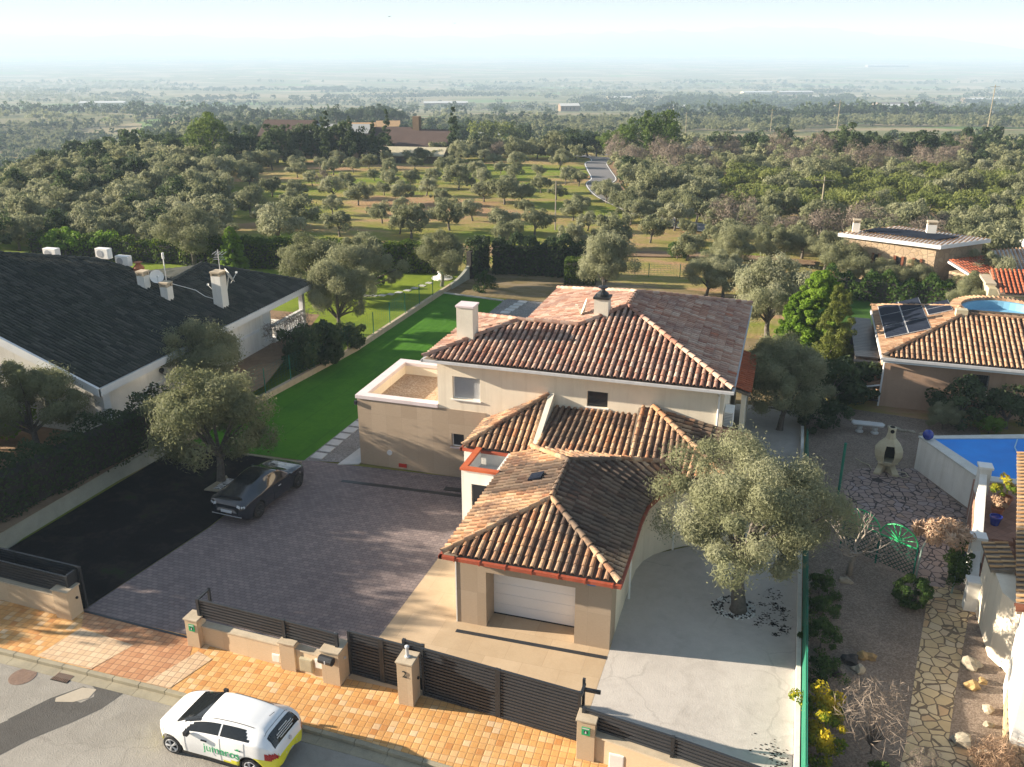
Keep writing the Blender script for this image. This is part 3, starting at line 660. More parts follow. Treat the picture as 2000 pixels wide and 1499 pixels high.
# ---- near ground sheets
struct(MB().prism([(-60, -30), (40, -30), (40, -6.35), (-60, -6.0)], -0.5, -0.13).build('road', 'road_asphalt'))
def strip(pts, w0, w1, z0, z1):
    mb = MB()
    for (p, q) in zip(pts, pts[1:]):
        mb.prism([(p[0], p[1] - w0), (q[0], q[1] - w0), (q[0], q[1] + w1), (p[0], p[1] + w1)], z0, z1)
    return mb
KP = [(-60, -5.95), (-20, -5.95), (-13, -6.02), (-6.3, -6.25), (-3, -6.45), (40, -8.2)]
kb = MB()
for i in range(len(KP) - 1):
    p, q = Vector(KP[i]), Vector(KP[i + 1]); L = (q - p).length; n = max(1, int(L / 1.0))
    for k in range(n):
        a, c = p.lerp(q, k / n), p.lerp(q, (k + 1) / n - 0.012 / L)
        kb.prism([(a.x, a.y - 0.14), (c.x, c.y - 0.14), (c.x, c.y + 0.02), (a.x, a.y + 0.02)], -0.3, 0.0)
struct(kb.build('kerb', 'kerb_stone', bevel=0.015))
gt = MB()
for i in range(len(KP) - 1):
    p, q = Vector(KP[i]), Vector(KP[i + 1]); L = (q - p).length; n = max(1, int(L / 1.0))
    for k in range(n):
        a, c = p.lerp(q, k / n), p.lerp(q, (k + 1) / n - 0.012 / L)
        gt.prism([(a.x, a.y - 0.50), (c.x, c.y - 0.50), (c.x, c.y - 0.15), (a.x, a.y - 0.15)], -0.3, -0.118)
struct(gt.build('gutter_strip', 'kerb_stone'))
pv = MB().prism([(-60, -5.93), (-20, -5.93), (-13, -6.0), (-6.3, -6.23), (-3, -6.43), (40, -8.18), (40, -4.2), (-0.1, -4.1), (-13.2, -3.5), (-18.5, -3.35), (-60, -2.8)], -0.3, 0.0)
struct(pv.build('pavement', 'pavement_tiles'))
sheet('driveway_crossing', [(-18.45, -3.45), (-13.75, -3.55), (-13.25, -4.6), (-13.85, -6.0), (-16.0, -5.96), (-15.5, -4.5), (-17.9, -4.2)], 0.006, 'driveway_tiles')
sheet('pale_paving', [(-17.9, -4.25), (-15.5, -4.5), (-15.95, -5.95), (-18.2, -5.92)], 0.006, 'pale_paving_band')
sheet('pale_paving', [(-13.2, -4.15), (-12.5, -4.35), (-12.95, -6.0), (-13.85, -6.0)], 0.010, 'pale_paving_band')
# asphalt patch, crack, cement wash
sheet('asphalt_patch', [(-15.6, -6.45), (-14.3, -6.45), (-14.5, -7.3), (-14.9, -8.0), (-15.6, -9.0), (-16.2, -10.3), (-17.8, -10.6), (-17.3, -9.2), (-16.7, -8.3), (-16.3, -7.4), (-15.9, -7.2), (-15.3, -7.25), (-15.1, -6.9), (-15.3, -6.6)], -0.126, 'patch_asphalt')
sheet('asphalt_patch', [(-16.9, -8.5), (-16.35, -7.35), (-15.75, -6.6), (-15.62, -6.62), (-16.15, -7.45), (-16.75, -8.6)], -0.124, 'patch_asphalt')
sheet('worn_asphalt', [(-15.75, -6.65), (-15.25, -6.6), (-15.2, -7.0), (-15.55, -7.3), (-16.1, -7.45), (-16.2, -7.3)], -0.122, 'yard_pale')
# the villa's plot
sheet('parking_ground', [(-18.57, -3.4), (-13.6, -3.5), (-7.75, -3.8), (-7.6, 3.8), (-7.25, 10.6), (-17.45, 10.0), (-17.6, 6.9), (-17.7, 3.1)], 0.004, 'parking_pavers')
sheet('garage_apron', [(-7.75, -3.9), (-5.3, -3.95), (0.0, -4.3), (0.02, 0.4), (-0.9, 0.95), (-5.4, 0.95), (-5.6, 5.6), (-7.5, 5.6), (-7.6, 3.8)], 0.008, 'apron_stone')
sheet('patio', [(0.0, -4.3), (6.0, -4.95), (6.05, 24), (2.5, 24), (2.5, 8), (-0.1, 6), (0.0, 0.4)], 0.006, 'concrete_patio')
sheet('planting_bed', [(-24.6, -3.4), (-18.6, -3.4), (-17.75, 3.1), (-17.65, 6.9), (-17.5, 9.7), (-23.9, 9.7)], 0.002, 'dark_soil')
sheet('lawn', [(-23.9, 9.75), (-17.1, 9.95), (-16.9, 15.7), (-16.4, 39.7), (-21.8, 40.6), (-22.0, 25.7), (-23.1, 16.5)], 0.012, 'turf')
sheet('gravel_strip', [(-17.1, 9.95), (-14.2, 10.5), (-10.5, 10.6), (-10.5, 40.6), (-16.4, 40.3), (-16.9, 15.7)], 0.008, 'gravel_grey')
sheet('gravel_yard', [(-16.4, 36.0), (-2, 36.0), (-2, 40.5), (-16.3, 40.5)], 0.009, 'gravel_grey')
sheet('garden_bed', [(-21.8, 40.6), (-2, 40.6), (3, 47), (-20.8, 49.0)], 0.010, 'dry_bed')
sheet('garden_bed', [(-10.5, 23.0), (2.6, 23.6), (6.0, 24.0), (6.0, 36.0), (-10.5, 36.0)], 0.010, 'dry_bed')
ed = MB()
ed.box(-23.8, -17.1, 9.66, 9.76, 0.0, 0.05); struct(ed.build('lawn_edging', 'kerb_stone'))
struct(MB().wallseg((-21.8, 40.65), (-16.4, 39.9), 0.12, 0, 0.10).build('lawn_edging', 'slab_white'))
for i in range(7):
    y = 10.3 + i * 0.82; x = -16.65 + 0.02 * i
    tag(MB().box(x - 0.32, x + 0.32, y, y + 0.62, 0.0, 0.045).build('stepping_slab', 'slab_white', bevel=0.01), 'pale square stepping slab in the grey gravel strip beside the clad wall', 'paving slab', 'stepping slabs beside the wall')
tag(MB().prism([(-15.3, 10.0), (-14.35, 10.35), (-14.35, 12.6), (-15.1, 12.0)], 0, 0.05).build('concrete_slab', 'slab_white'), 'white triangular slab at the foot of the stone clad wall', 'paving slab')
for i in range(5):
    y = 36.6 + i * 0.78; x = -15.3 + 0.1 * i
    tag(MB().box(x - 0.35, x + 0.35, y, y + 0.6, 0.0, 0.05).build('stepping_slab', 'slab_white', bevel=0.01), 'pale slab in the gravel at the far end of the bright green lawn', 'paving slab', 'stepping slabs at the end of the lawn')
# drains and gate rails
def drain(name, p, q, w_, mat, label):
    mb = MB().wallseg(p, q, w_, -0.02, 0.018); return lone(mb, name, mat, label, 'drain')
drain('drain_channel', (-14.35, 8.55), (-8.2, 8.8), 0.22, 'dark_metal', 'long dark drain channel across the parking pavers')
drain('drain_cover', (-9.5, 9.25), (-8.4, 9.3), 0.35, 'dark_metal', 'short dark drain grating beside the long channel')
drain('drain_channel', (-5.3, -0.53), (0.0, -0.45), 0.17, 'slat_metal', 'grey drain channel in front of the garage door')
drain('gate_rail', (-18.45, -3.40), (-13.6, -3.62), 0.09, 'dark_metal', 'dark gate rail across the open driveway entrance')
# neighbours' ground
sheet('yard', [(-60, -3.2), (-24.6, -3.2), (-24.1, 9), (-23.2, 16.5), (-27, 30), (-60, 30)], 0.80, 'dirt_yard')
struct(MB().prism([(-60, -3.1), (-24.7, -3.1), (-24.2, 9), (-23.6, 12), (-60, 12)], -0.4, 0.78).build('terrace_fill', 'retaining_wall'))
sheet('neighbour_lawn', [(-27.5, 30), (-26.8, 16), (-23.2, 16.6), (-22.2, 25.7), (-21.9, 41.2), (-21.0, 47), (-60, 41), (-60, 30)], 0.03, 'grass_lawn')
sheet('gravel_garden', [(6.3, -6), (14.5, -6), (15, 24), (6.3, 25)], 0.004, 'gravel_brown')
sheet('garden_path', [(8.7, -3.6), (9.10, -1.9), (9.82, 2.2), (10.75, 7.1), (11.0, 7.6), (11.7, 7.4), (12.9, 6.7), (11.85, 5.5), (11.0, 1.8), (10.36, -1.2), (11.1, -1.6), (12.5, -2.7), (12.5, -4.2)], 0.010, 'flagstone_path')
sheet('garden_path', [(10.75, 11.6), (11.9, 11.0), (11.8, 9.6), (11.3, 7.3), (10.4, 7.3)], 0.012, 'flagstone_terrace')
tp = [(8.0, 12.6), (9.4, 11.9), (10.9, 11.3), (12.75, 13.0), (13.2, 13.7), (11.25, 17.75), (10.2, 17.5), (9.2, 17.2), (8.5, 16.8), (8.05, 16.0), (7.95, 15.0)]
sheet('flagstone_terrace', tp, 0.014, 'flagstone_terrace')
sheet('neighbour_lawn', [(6.8, 40.0), (9.5, 38.5), (16.6, 46.5), (15.0, 49.4), (9.2, 48.4), (7.0, 46)], 0.02, 'grass_right')
sheet('stone_yard', [(10, 52), (16.5, 48.5), (18.5, 52), (17, 57), (12, 59)], 0.02, 'yard_pale')
# road through the groves, laid over the land
RP = [(8, 69), (-5.75, 73.6), (-10.5, 78.3), (-15.0, 85.0), (-18.5, 91), (-21.3, 99), (-21.8, 104.5), (-24.5, 114), (-27.0, 123.5), (-27.0, 128), (-29.0, 136), (-34, 150), (-42, 175), (-44.5, 202), (-46, 240)]
def catmull(P, n=6):
    out = []
    for i in range(len(P) - 1):
        p0, p1, p2, p3 = [Vector(P[max(0, min(len(P) - 1, k))]) for k in (i - 1, i, i + 1, i + 2)]
        for j in range(n):
            t = j / n; out.append(0.5 * ((2 * p1) + (-p0 + p2) * t + (2 * p0 - 5 * p1 + 4 * p2 - p3) * t * t + (-p0 + 3 * p1 - 3 * p2 + p3) * t ** 3))
    out.append(Vector(P[-1])); return out
def ribbon(name, P, o0, o1, mat, dz):
    C = catmull(P, 8); mb = MB(); L_, R_ = [], []
    for i, p in enumerate(C):
        d = (C[min(i + 1, len(C) - 1)] - C[max(0, i - 1)]).normalized(); n = Vector((-d.y, d.x))
        z = hz(p.x, p.y) + dz
        a = p + n * o0; c = p + n * o1; L_.append((a.x, a.y, z)); R_.append((c.x, c.y, z))
    for i in range(len(C) - 1): mb.poly([L_[i], R_[i], R_[i + 1], L_[i + 1]])
    return struct(mb.build(name, mat))
ribbon('country_road', RP, -1.9, 1.9, 'far_road', 0.22)
ribbon('road_marking', RP, 1.68, 1.80, 'white_paint', 0.235)
ribbon('road_marking', RP, -1.80, -1.68, 'white_paint', 0.235)
ribbon('dirt_verge', RP[4:12], -3.0, -1.95, 'dirt_yard', 0.20)
ribbon('farm_track', [(-36, 55.5), (-25, 56.3), (-12, 58.5), (-2, 60.5), (7, 60)], -1.1, 1.1, 'dirt_yard', 0.10)

# ================================================================ THE VILLA
V_ = thing('villa', 'cream villa with hipped terracotta roofs, garage wing and stone clad terrace wing', 'house', (-4, 10.5, 0))
def P(mb, name, mat, par=None, label=None, **kw):
    o = mb.build(name, mat, par if par is not None else V_, **kw)
    if label: o['label'] = label
    return o
def wall_b(b0, th, a0, a1, z0, z1, holes=()):
    """wall in the plane y=b0 (front face) with rectangular openings (a0,a1,z0,z1)"""
    mb = MB(); xs = sorted({a0, a1} | {h[0] for h in holes} | {h[1] for h in holes})
    for x0, x1 in zip(xs, xs[1:]):
        hs = sorted([h for h in holes if h[0] <= x0 + 1e-6 and h[1] >= x1 - 1e-6], key=lambda h: h[2]); z = z0
        for h in hs: mb.box(x0, x1, b0, b0 + th, z, h[2]); z = h[3]
        mb.box(x0, x1, b0, b0 + th, z, z1)
    return mb
# main upper walls
H1, H2 = (-9.48, -8.17, 3.95, 5.04), (-3.27, -2.36, 4.33, 5.05)
wm = wall_b(10.53, 0.3, -10.2, 2.5, 3.0, 5.9, (H1, H2))
wm.box(-10.2, -9.9, 10.83, 16.6, 3.0, 5.9); wm.box(2.2, 2.5, 10.83, 22.8, 0, 5.9)
wm.box(-10.2, -7.5, 16.6, 16.9, 0, 5.9); wm.box(-7.5, -7.2, 16.6, 22.8, 0, 5.9); wm.box(-7.2, 2.2, 22.5, 22.8, 0, 5.9); wm.box(-7.9, 2.5, 10.53, 10.83, 0, 3.0)
P(wm, 'wall', 'cream_render')
# clad wing with roof terrace
HS = (-9.58, -8.97, 1.55, 2.22)
cw = wall_b(10.5, 0.28, -14.3, -7.9, 0, 3.42, (HS,))
cw.box(-14.3, -14.02, 10.78, 15.7, 0, 3.42); cw.box(-14.02, -10.2, 15.42, 15.7, 0, 3.42)
P(cw, 'clad_wall', 'stone_cladding')
P(MB().box(-14.02, -10.2, 10.78, 15.42, 2.75, 2.95), 'terrace_gravel', 'gravel_roof')
ip = MB(); ip.box(-14.02, -13.94, 10.78, 15.42, 2.9, 3.42); ip.box(-13.94, -10.2, 15.34, 15.42, 2.9, 3.42); ip.box(-13.94, -10.2, 10.78, 10.86, 2.9, 3.42)
P(ip, 'parapet_lining', 'cream_render')
cp = MB(); cp.box(-14.36, -10.2, 10.44, 10.86, 3.42, 3.60); cp.box(-14.36, -13.90, 10.86, 15.76, 3.42, 3.60); cp.box(-13.90, -10.2, 15.30, 15.76, 3.42, 3.60)
P(cp, 'parapet_cap', 'pale_cap', bevel=0.01)
P(MB().box(-14.42, -14.30, 10.40, 10.50, 3.1, 3.3), 'spout', 'dark_metal')
P(MB().box(-12.3, -11.9, 10.46, 10.50, 0.12, 0.30), 'vent_grille', 'red_sign')
P(MB().disc((-12.75, 10.50, 0.8), (0, -1, 0), 0.13, 0.05), 'wall_lamp', 'lamp_glass')
def window(par, a0, a1, z0, z1, b, kind, sill='white_paint', t=0.3):
    fr = MB(); s = 0.05; bb = b + 0.16
    for q in ((a0, a1, z1 - s, z1), (a0, a1, z0, z0 + s)): fr.box(q[0], q[1], bb - 0.03, bb + 0.03, q[2], q[3])
    for q in ((a0, a0 + s), (a1 - s, a1)): fr.box(q[0], q[1], bb - 0.03, bb + 0.03, z0 + s, z1 - s)
    w = fr.build('window', 'white_paint' if kind != 'dark' else 'slat_metal', par)
    if kind == 'shutter':
        mb = MB(); n = 14
        for i in range(n): z = z0 + s + (z1 - z0 - 2 * s) * i / n; mb.box(a0 + s, a1 - s, bb - 0.02, bb, z, z + (z1 - z0) / n - 0.012)
        mb.build('roller_shutter', 'grey_shutter', w)
    else:
        mb = MB().box(a0 + s, a1 - s, bb - 0.006, bb + 0.006, z0 + s, z1 - s); mb.build('pane', 'window_glass', w)
    MB().box(a0 - 0.06, a1 + 0.06, b - 0.06, b + 0.13, z0 - 0.05, z0 - 0.002).build('sill', sill, w)
    return w
window(V_, H1[0], H1[1], H1[2], H1[3], 10.53, 'shutter')
window(V_, H2[0], H2[1], H2[2], H2[3], 10.53, 'dark')
window(V_, HS[0], HS[1], HS[2], HS[3], 10.5, 'glass', 'pale_cap')
# ---- main roof
ZE, SL = 5.92, 0.30
cov, pan, rid = MB(), MB(), MB()
zf_front = lambda x, y: ZE + SL * (y - 10.1); zf_wl = lambda x, y: ZE + SL * (x + 10.67); zf_left = lambda x, y: ZE + SL * (x + 7.8); zf_right = lambda x, y: ZE + SL * (2.8 - x)
FR = [(-10.67, 10.1), (2.8, 10.1), (-2.5, 15.4), (-4.4, 13.5), (-7.27, 13.5)]
WL = [(-10.67, 10.1), (-7.27, 13.5), (-10.67, 16.9)]
LF = [(-7.8, 16.9), (-4.4, 13.5), (-2.5, 15.4), (-2.5, 17.9), (-7.8, 23.2)]
RT = [(2.8, 10.1), (2.8, 23.2), (-2.5, 17.9), (-2.5, 15.4)]
BK = [(2.8, 23.2), (-7.8, 23.2), (-2.5, 17.9)]; WB = [(-10.67, 16.9), (-7.8, 16.9), (-4.4, 13.5), (-7.27, 13.5)]
for poly, zf, up in ((FR, zf_front, (0, 1)), (WL, zf_wl, (1, 0)), (LF, zf_left, (1, 0)), (RT, zf_right, (-1, 0)), (BK, lambda x, y: ZE + SL * (23.2 - y), (0, -1)), (WB, lambda x, y: ZE + SL * (16.9 - y), (0, -1))):
    tile_poly(cov, pan, poly, zf, up)
def rp(x, y, zf): return (x, y, zf(x, y) + 0.03)
F_, B_, R1, L1 = (-2.5, 15.4), (-2.5, 17.9), (-4.4, 13.5), (-7.27, 13.5)
for p, q, zf in (((2.8, 10.1), F_, zf_front), ((-10.67, 10.1), L1, zf_front), (L1, R1, zf_front), (R1, F_, zf_front), (F_, B_, zf_right), ((2.8, 23.2), B_, zf_right), ((-7.8, 23.2), B_, zf_left), ((-10.67, 16.9), L1, zf_wl)):
    ridge_tiles(rid, rp(*p, zf), rp(*q, zf))
def slab(mb, polys, drop=0.05, th=0.12):
    for poly, zf in polys:
        mb.prism(poly, [zf(*p) - drop - th for p in poly], [zf(*p) - drop for p in poly])
    return mb
rs = slab(MB(), ((FR, zf_front), (WL, zf_wl), (LF, zf_left), (RT, zf_right), (BK, lambda x, y: ZE + SL * (23.2 - y)), (WB, lambda x, y: ZE + SL * (16.9 - y))))
roof = P(rs, 'roof', 'mortar')
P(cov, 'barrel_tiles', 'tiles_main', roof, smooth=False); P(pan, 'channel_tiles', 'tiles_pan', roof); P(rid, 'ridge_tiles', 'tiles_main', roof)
sf = MB(); sf.box(-10.62, 2.75, 10.14, 10.53, 5.72, 5.78); sf.box(2.5, 2.75, 10.53, 23.1, 5.72, 5.78); sf.box(-10.62, -10.2, 10.53, 16.85, 5.72, 5.78)
P(sf, 'soffit', 'cream_render')
gu = MB(); gu.box(-10.72, 2.88, 10.00, 10.10, 5.76, 5.87); gu.box(2.80, 2.90, 10.10, 23.2, 5.76, 5.87); gu.box(-10.77, -10.67, 10.0, 16.9, 5.76, 5.87)
P(gu, 'gutter', 'gutter_grey')
P(MB().tube([(2.3, 10.06, 5.75), (2.3, 10.45, 5.5), (2.3, 10.45, 0.1)], 0.045), 'downpipe', 'white_paint')
# chimneys
ch = P(MB().box(-9.62, -8.84, 11.6, 12.35, 5.9, 7.95), 'chimney', 'warm_white_render', label='broad plain chimney with flat top over the left hip')
P(MB().box(-9.66, -8.80, 11.56, 12.39, 7.95, 8.03), 'cap', 'pale_cap', ch)
ch = P(MB().box(-3.88, -3.22, 14.3, 14.95, 6.7, 8.08), 'chimney', 'warm_white_render', label='chimney with black cap and cowl near the roof peak')
P(MB().box(-3.93, -3.17, 14.25, 15.0, 8.08, 8.17), 'cap', 'black_plastic', ch)
P(MB().lathe((-3.55, 14.62, 8.17), [(0.26, 0), (0.28, 0.12), (0.2, 0.2), (0.12, 0.24), (0.1, 0.36), (0.22, 0.38), (0.24, 0.44), (0.05, 0.5)], 14).box(-3.57, -3.53, 14.62, 14.9, 8.5, 8.85), 'cowl', 'dark_metal', ch)
# satellite dish on the left slope
def dish(name, par, c, r, aim, mast, mat='white_paint', label=None):
    aim = Vector(aim).normalized(); u = aim.orthogonal().normalized(); v2 = aim.cross(u); mb = MB(); c = Vector(c); rings, n = 5, 18; o = 0
    mb.v.append(tuple(c - aim * r * 0.22))
    for i in range(1, rings + 1):
        q = i / rings
        for k in range(n):
            a = 2 * math.pi * k / n; mb.v.append(tuple(c + (u * math.cos(a) + v2 * math.sin(a)) * r * q - aim * r * 0.22 * (1 - q * q)))
    for k in range(n): mb.f.append((0, 1 + k, 1 + (k + 1) % n)); mb.t.append(.5)
    for i in range(rings - 1):
        for k in range(n): a = 1 + i * n; mb.f.append((a + k, a + n + k, a + n + (k + 1) % n, a + (k + 1) % n)); mb.t.append(.5)
    mb.tube([c - Vector((0, 0, r * 1.0)), c + aim * r * 0.9 - Vector((0, 0, r * 0.25))], 0.018, 5); mb.box(*[q for pr in zip(tuple(c + aim * r * .9 - Vector((.05, .05, r * .3))), tuple(c + aim * r * .9 + Vector((.05, .05, -r * .3 + .1)))) for q in pr])
    mb.tube([mast, tuple(c - aim * r * 0.2)], 0.025, 6)
    return mb.build(name, mat, par, smooth=True) if par else lone(mb, name, mat, label, 'satellite dish')
dish('satellite_dish', None, (-4.6, 15.4, 7.35), 0.42, (-1, -.2, .35), (-4.7, 15.6, 6.75), 'warm_white_render', 'small cream satellite dish on the sunlit left slope of the villa roof')

# ---- garage wing
GZ = 3.02
gw = wall_b(0.0, 0.95, -5.43, 0.0, 0, 2.9, ((-4.36, -1.22, 0, 2.22),))
P(gw, 'garage_front', 'stone_cladding')
sw = MB(); sw.box(-5.43, -5.15, 0.95, 7.6, 0, 2.9)
P(sw, 'garage_wall', 'white_render')
# right wall with its long inward curve
cv = [(-0.003, 0.95), (-0.003, 4.3), (0.02, 5.1), (0.18, 5.8), (0.5, 6.4), (1.0, 6.95), (1.55, 7.4), (2.4, 7.75), (3.4, 7.9)]
cm = MB()
for p, q in zip(cv, cv[1:]):
    cm.prism([p, q, (q[0] - 0.25, q[1] + 0.25), (p[0] - 0.25, p[1] + (0.25 if p[1] > 4.5 else 0))], 0, 2.95)
cm.box(3.15, 3.4, 7.9, 10.5, 0, 3.0)
P(cm, 'curved_wall', 'cream_render', smooth=False)
P(MB().tube([(0.32, 3.0, 2.85), (0.12, 3.0, 2.6), (0.12, 3.0, 0.1)], 0.045).tube([(1.35, 6.95, 2.8), (1.2, 6.85, 2.6), (1.2, 6.85, 0.1)], 0.04), 'downpipe', 'white_paint')
gd = P(MB().box(-4.36, -1.22, 0.86, 0.90, 0.05, 2.12), 'garage_door', 'door_white')
dl = MB()
for i in range(5): z = 0.05 + i * 0.42; dl.box(-4.30, -1.28, 0.845, 0.859, z + 0.01, z + 0.405)
dl.build('door_panels', 'door_white', gd)
MB().box(-4.36, -1.22, 0.80, 0.858, 2.12, 2.20).build('door_frame', 'white_paint', gd); MB().box(-4.36, -1.22, 0.84, 0.90, 0.01, 0.05).build('door_seal', 'rubber', gd)
P(MB().box(-5.47, -5.433, -0.02, 0.02, 0, 2.9), 'corner_trim', 'white_paint')
P(MB().disc((-4.95, 0.0, 2.73), (0, -1, 0), 0.16, 0.09), 'alarm_siren', 'lamp_glass')
P(MB().box(-4.99, -4.75, -0.10, -0.092, 2.70, 2.76), 'siren_stripe', 'blue_sign')
al = P(MB().box(-0.82, -0.54, -0.03, -0.004, 2.42, 2.72), 'alarm_sign', 'blue_sign')
al2 = MB().disc((-0.68, -0.031, 2.60), (0, -1, 0), 0.05, 0.004).box(-0.72, -0.64, -0.036, -0.031, 2.47, 2.56); al2.build('sign_mark', 'sign_ink', al)
# garage roof
gz_l = lambda x, y: GZ + 0.335 * (x + 5.72); gz_f = lambda x, y: GZ + 0.335 * (y + 0.5)
AP, NB, WV = (-2.74, 2.5), (-2.87, 5.6), (-4.87, 7.6)
cov, pan, rid = MB(), MB(), MB()
GF = [(-5.72, -0.5), (0.30, -0.5), AP]; GL = [(-5.72, -0.5), AP, (-2.80, 5.6), WV, (-5.72, 7.6)]
tile_poly(cov, pan, GF, gz_f, (0, 1)); tile_poly(cov, pan, GL, gz_l, (1, 0))
zA = gz_f(*AP); EE = (0.85, 7.7, 3.48)
slabm = slab(MB(), ((GF, gz_f), (GL, gz_l)), 0.05, 0.1)
def interp(pl, t):
    L = [0]
    for p, q in zip(pl, pl[1:]): L.append(L[-1] + (Vector(q) - Vector(p)).length)
    s = t * L[-1]
    for i in range(len(pl) - 1):
        if s <= L[i + 1] + 1e-9: return Vector(pl[i]).lerp(Vector(pl[i + 1]), (s - L[i]) / (L[i + 1] - L[i]))
    return Vector(pl[-1])
def ruled(top, bot, n, cov, pan, slabmb=None, r0=0.088, th=0.12):
    T = [interp(top, (i + 0.5) / n) for i in range(n)]; B = [interp(bot, (i + 0.5) / n) for i in range(n)]
    for i in range(n):
        e = (B[min(i + 1, n - 1)] - B[max(i - 1, 0)]); sp = e.length / (min(i + 1, n - 1) - max(i - 1, 0)); e2 = (T[min(i + 1, n - 1)] - T[max(i - 1, 0)])
        if e2.length > 0.1: e = e.normalized() * 0.6 + e2.normalized() * 0.4
        tile_run(cov, pan, B[i] + Vector((0, 0, .03)), T[i] + Vector((0, 0, .03)), tuple(e.normalized()), r0, 0.40, max(sp, 0.2))
    if slabmb is not None:
        m_ = 16; TT = [interp(top, i / m_) for i in range(m_ + 1)]; BB = [interp(bot, i / m_) for i in range(m_ + 1)]
        for i in range(m_):
            q = [BB[i], BB[i + 1], TT[i + 1], TT[i]]
            if (q[3] - q[2]).length < 0.02: q = q[:3]
            k = len(q); up = [(p.x, p.y, p.z - 0.05) for p in q]; dn = [(p.x, p.y, p.z - 0.05 - th) for p in q]
            slabmb.add(up + dn, [tuple(range(k)), tuple(range(k, 2 * k))[::-1]] + [(j, j + k, (j + 1) % k + k, (j + 1) % k) for j in range(k)])
# right slope: hip, then ridge, then branch ridge; eave with its curve
eave_c = [(0.30, -0.5, GZ), (0.30, 2.0, GZ), (0.27, 3.6, GZ + .02), (0.34, 4.9, GZ + .05), (0.62, 5.8, GZ + .08), (1.0, 6.45, GZ + .12), (1.45, 7.0, GZ + .18)]
hipT = [(0.30, -0.5, GZ), (AP[0], AP[1], zA)]; n1 = 11
ruled([(0.30, -0.5, GZ), (AP[0], AP[1], zA)], [(0.30, -0.5, GZ), (0.30, 2.5, GZ)], n1, cov, pan, slabm)
ruled([(AP[0], AP[1], zA), (NB[0], NB[1], zA + .01), (-1.0, 6.7, 3.82), EE], [(0.30, 2.5, GZ)] + eave_c[2:], 20, cov, pan, slabm)
# small back slope behind the branch ridge, falling to the valley
ruled([(NB[0], NB[1], zA), (-1.0, 6.68, 3.82), EE], [(WV[0], WV[1], 3.42), (-2.0, 7.68, 3.44), (0.8, 7.76, 3.46)], 14, cov, pan, slabm)
rm = P(slabm, 'garage_roof', 'mortar')
ridge_tiles(rid, (0.30, -0.5, GZ), (AP[0], AP[1], zA)); ridge_tiles(rid, (-5.72, -0.5, GZ), (AP[0], AP[1], zA)); ridge_tiles(rid, (AP[0], AP[1], zA), (NB[0], NB[1], zA))
ridge_tiles(rid, (NB[0], NB[1], zA), (-1.0, 6.7, 3.82)); ridge_tiles(rid, (-1.0, 6.7, 3.82), EE); ridge_tiles(rid, (WV[0], WV[1], 3.42), (NB[0], NB[1], zA))
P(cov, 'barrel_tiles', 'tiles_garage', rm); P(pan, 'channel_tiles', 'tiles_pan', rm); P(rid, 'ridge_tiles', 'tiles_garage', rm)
g2 = MB(); g2.box(-5.82, 0.40, -0.62, -0.50, GZ - .16, GZ - 0.04); g2.box(-5.84, -5.72, -0.62, 5.4, GZ - .16, GZ - 0.04)
for p, q in zip(eave_c, eave_c[1:]): g2.wallseg((p[0] + .06, p[1]), (q[0] + .06, q[1]), 0.10, GZ - .16, GZ - .05)
for i in range(7): g2.box(-5.3 + i * 0.9, -5.26 + i * 0.9, -0.64, -0.50, GZ - .18, GZ - .02)
P(g2, 'gutter', 'gutter_red')
P(MB().box(-5.70, 0.28, -0.48, 0.0, GZ - .20, GZ - .14).box(-5.70, -5.43, 0.0, 7.4, GZ - .20, GZ - .14), 'soffit', 'grey_render')
P(MB().prism([(-4.1, 4.2), (-3.6, 4.2), (-3.6, 4.75), (-4.1, 4.75)], [gz_l(-4.1, 0) + .12, gz_l(-3.6, 0) + .12] + [gz_l(-3.6, 0) + .12, gz_l(-4.1, 0) + .12], [gz_l(-4.1, 0) + .19, gz_l(-3.6, 0) + .19] + [gz_l(-3.6, 0) + .19, gz_l(-4.1, 0) + .19]), 'skylight', 'solar_cell')
# ---- middle roof and porch roof against the main wall
cov, pan, rid, sl2 = MB(), MB(), MB(), MB()
ruled([(-4.7, 10.5, 4.15), (-1.0, 10.5, 4.2)], [(-4.85, 7.62, 3.42), (-0.95, 7.72, 3.44)], 14, cov, pan, sl2)
ruled([(-1.0, 10.5, 4.6), (-0.41, 10.5, 4.64), (2.6, 7.55, 3.55)], [(-0.95, 7.75, 3.50), (0.9, 7.78, 3.47), (1.5, 7.05, 3.22), (2.6, 7.35, 3.42)], 13, cov, pan, sl2)
ruled([(2.9, 7.25, 3.42), (1.1, 9.0, 4.0), (-0.38, 10.48, 4.62)], [(3.5, 7.3, 3.2), (3.6, 8.9, 3.5), (3.7, 10.48, 3.8)], 12, cov, pan, sl2)
mr = P(sl2, 'middle_roof', 'mortar'); ridge_tiles(rid, (2.9, 7.25, 3.44), (-0.41, 10.48, 4.66))
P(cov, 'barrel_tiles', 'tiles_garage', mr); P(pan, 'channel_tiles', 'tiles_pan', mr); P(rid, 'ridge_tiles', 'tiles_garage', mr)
cov, pan, rid, sl3 = MB(), MB(), MB(), MB()
pz_f = lambda x, y: 3.1 + 0.52 * (y - 7.55); pz_l = lambda x, y: 3.1 + 0.52 * (x + 7.9)
PF = [(-7.9, 7.55), (-4.95, 7.55), (-4.95, 10.5)]; PL = [(-7.9, 7.55), (-4.95, 10.5), (-7.9, 10.5)]
tile_poly(cov, pan, PF, pz_f, (0, 1)); tile_poly(cov, pan, PL, pz_l, (1, 0)); slab(sl3, ((PF, pz_f), (PL, pz_l)))
po = P(sl3, 'porch_roof', 'mortar'); ridge_tiles(rid, (-7.9, 7.55, 3.12), (-4.95, 10.48, 4.66))
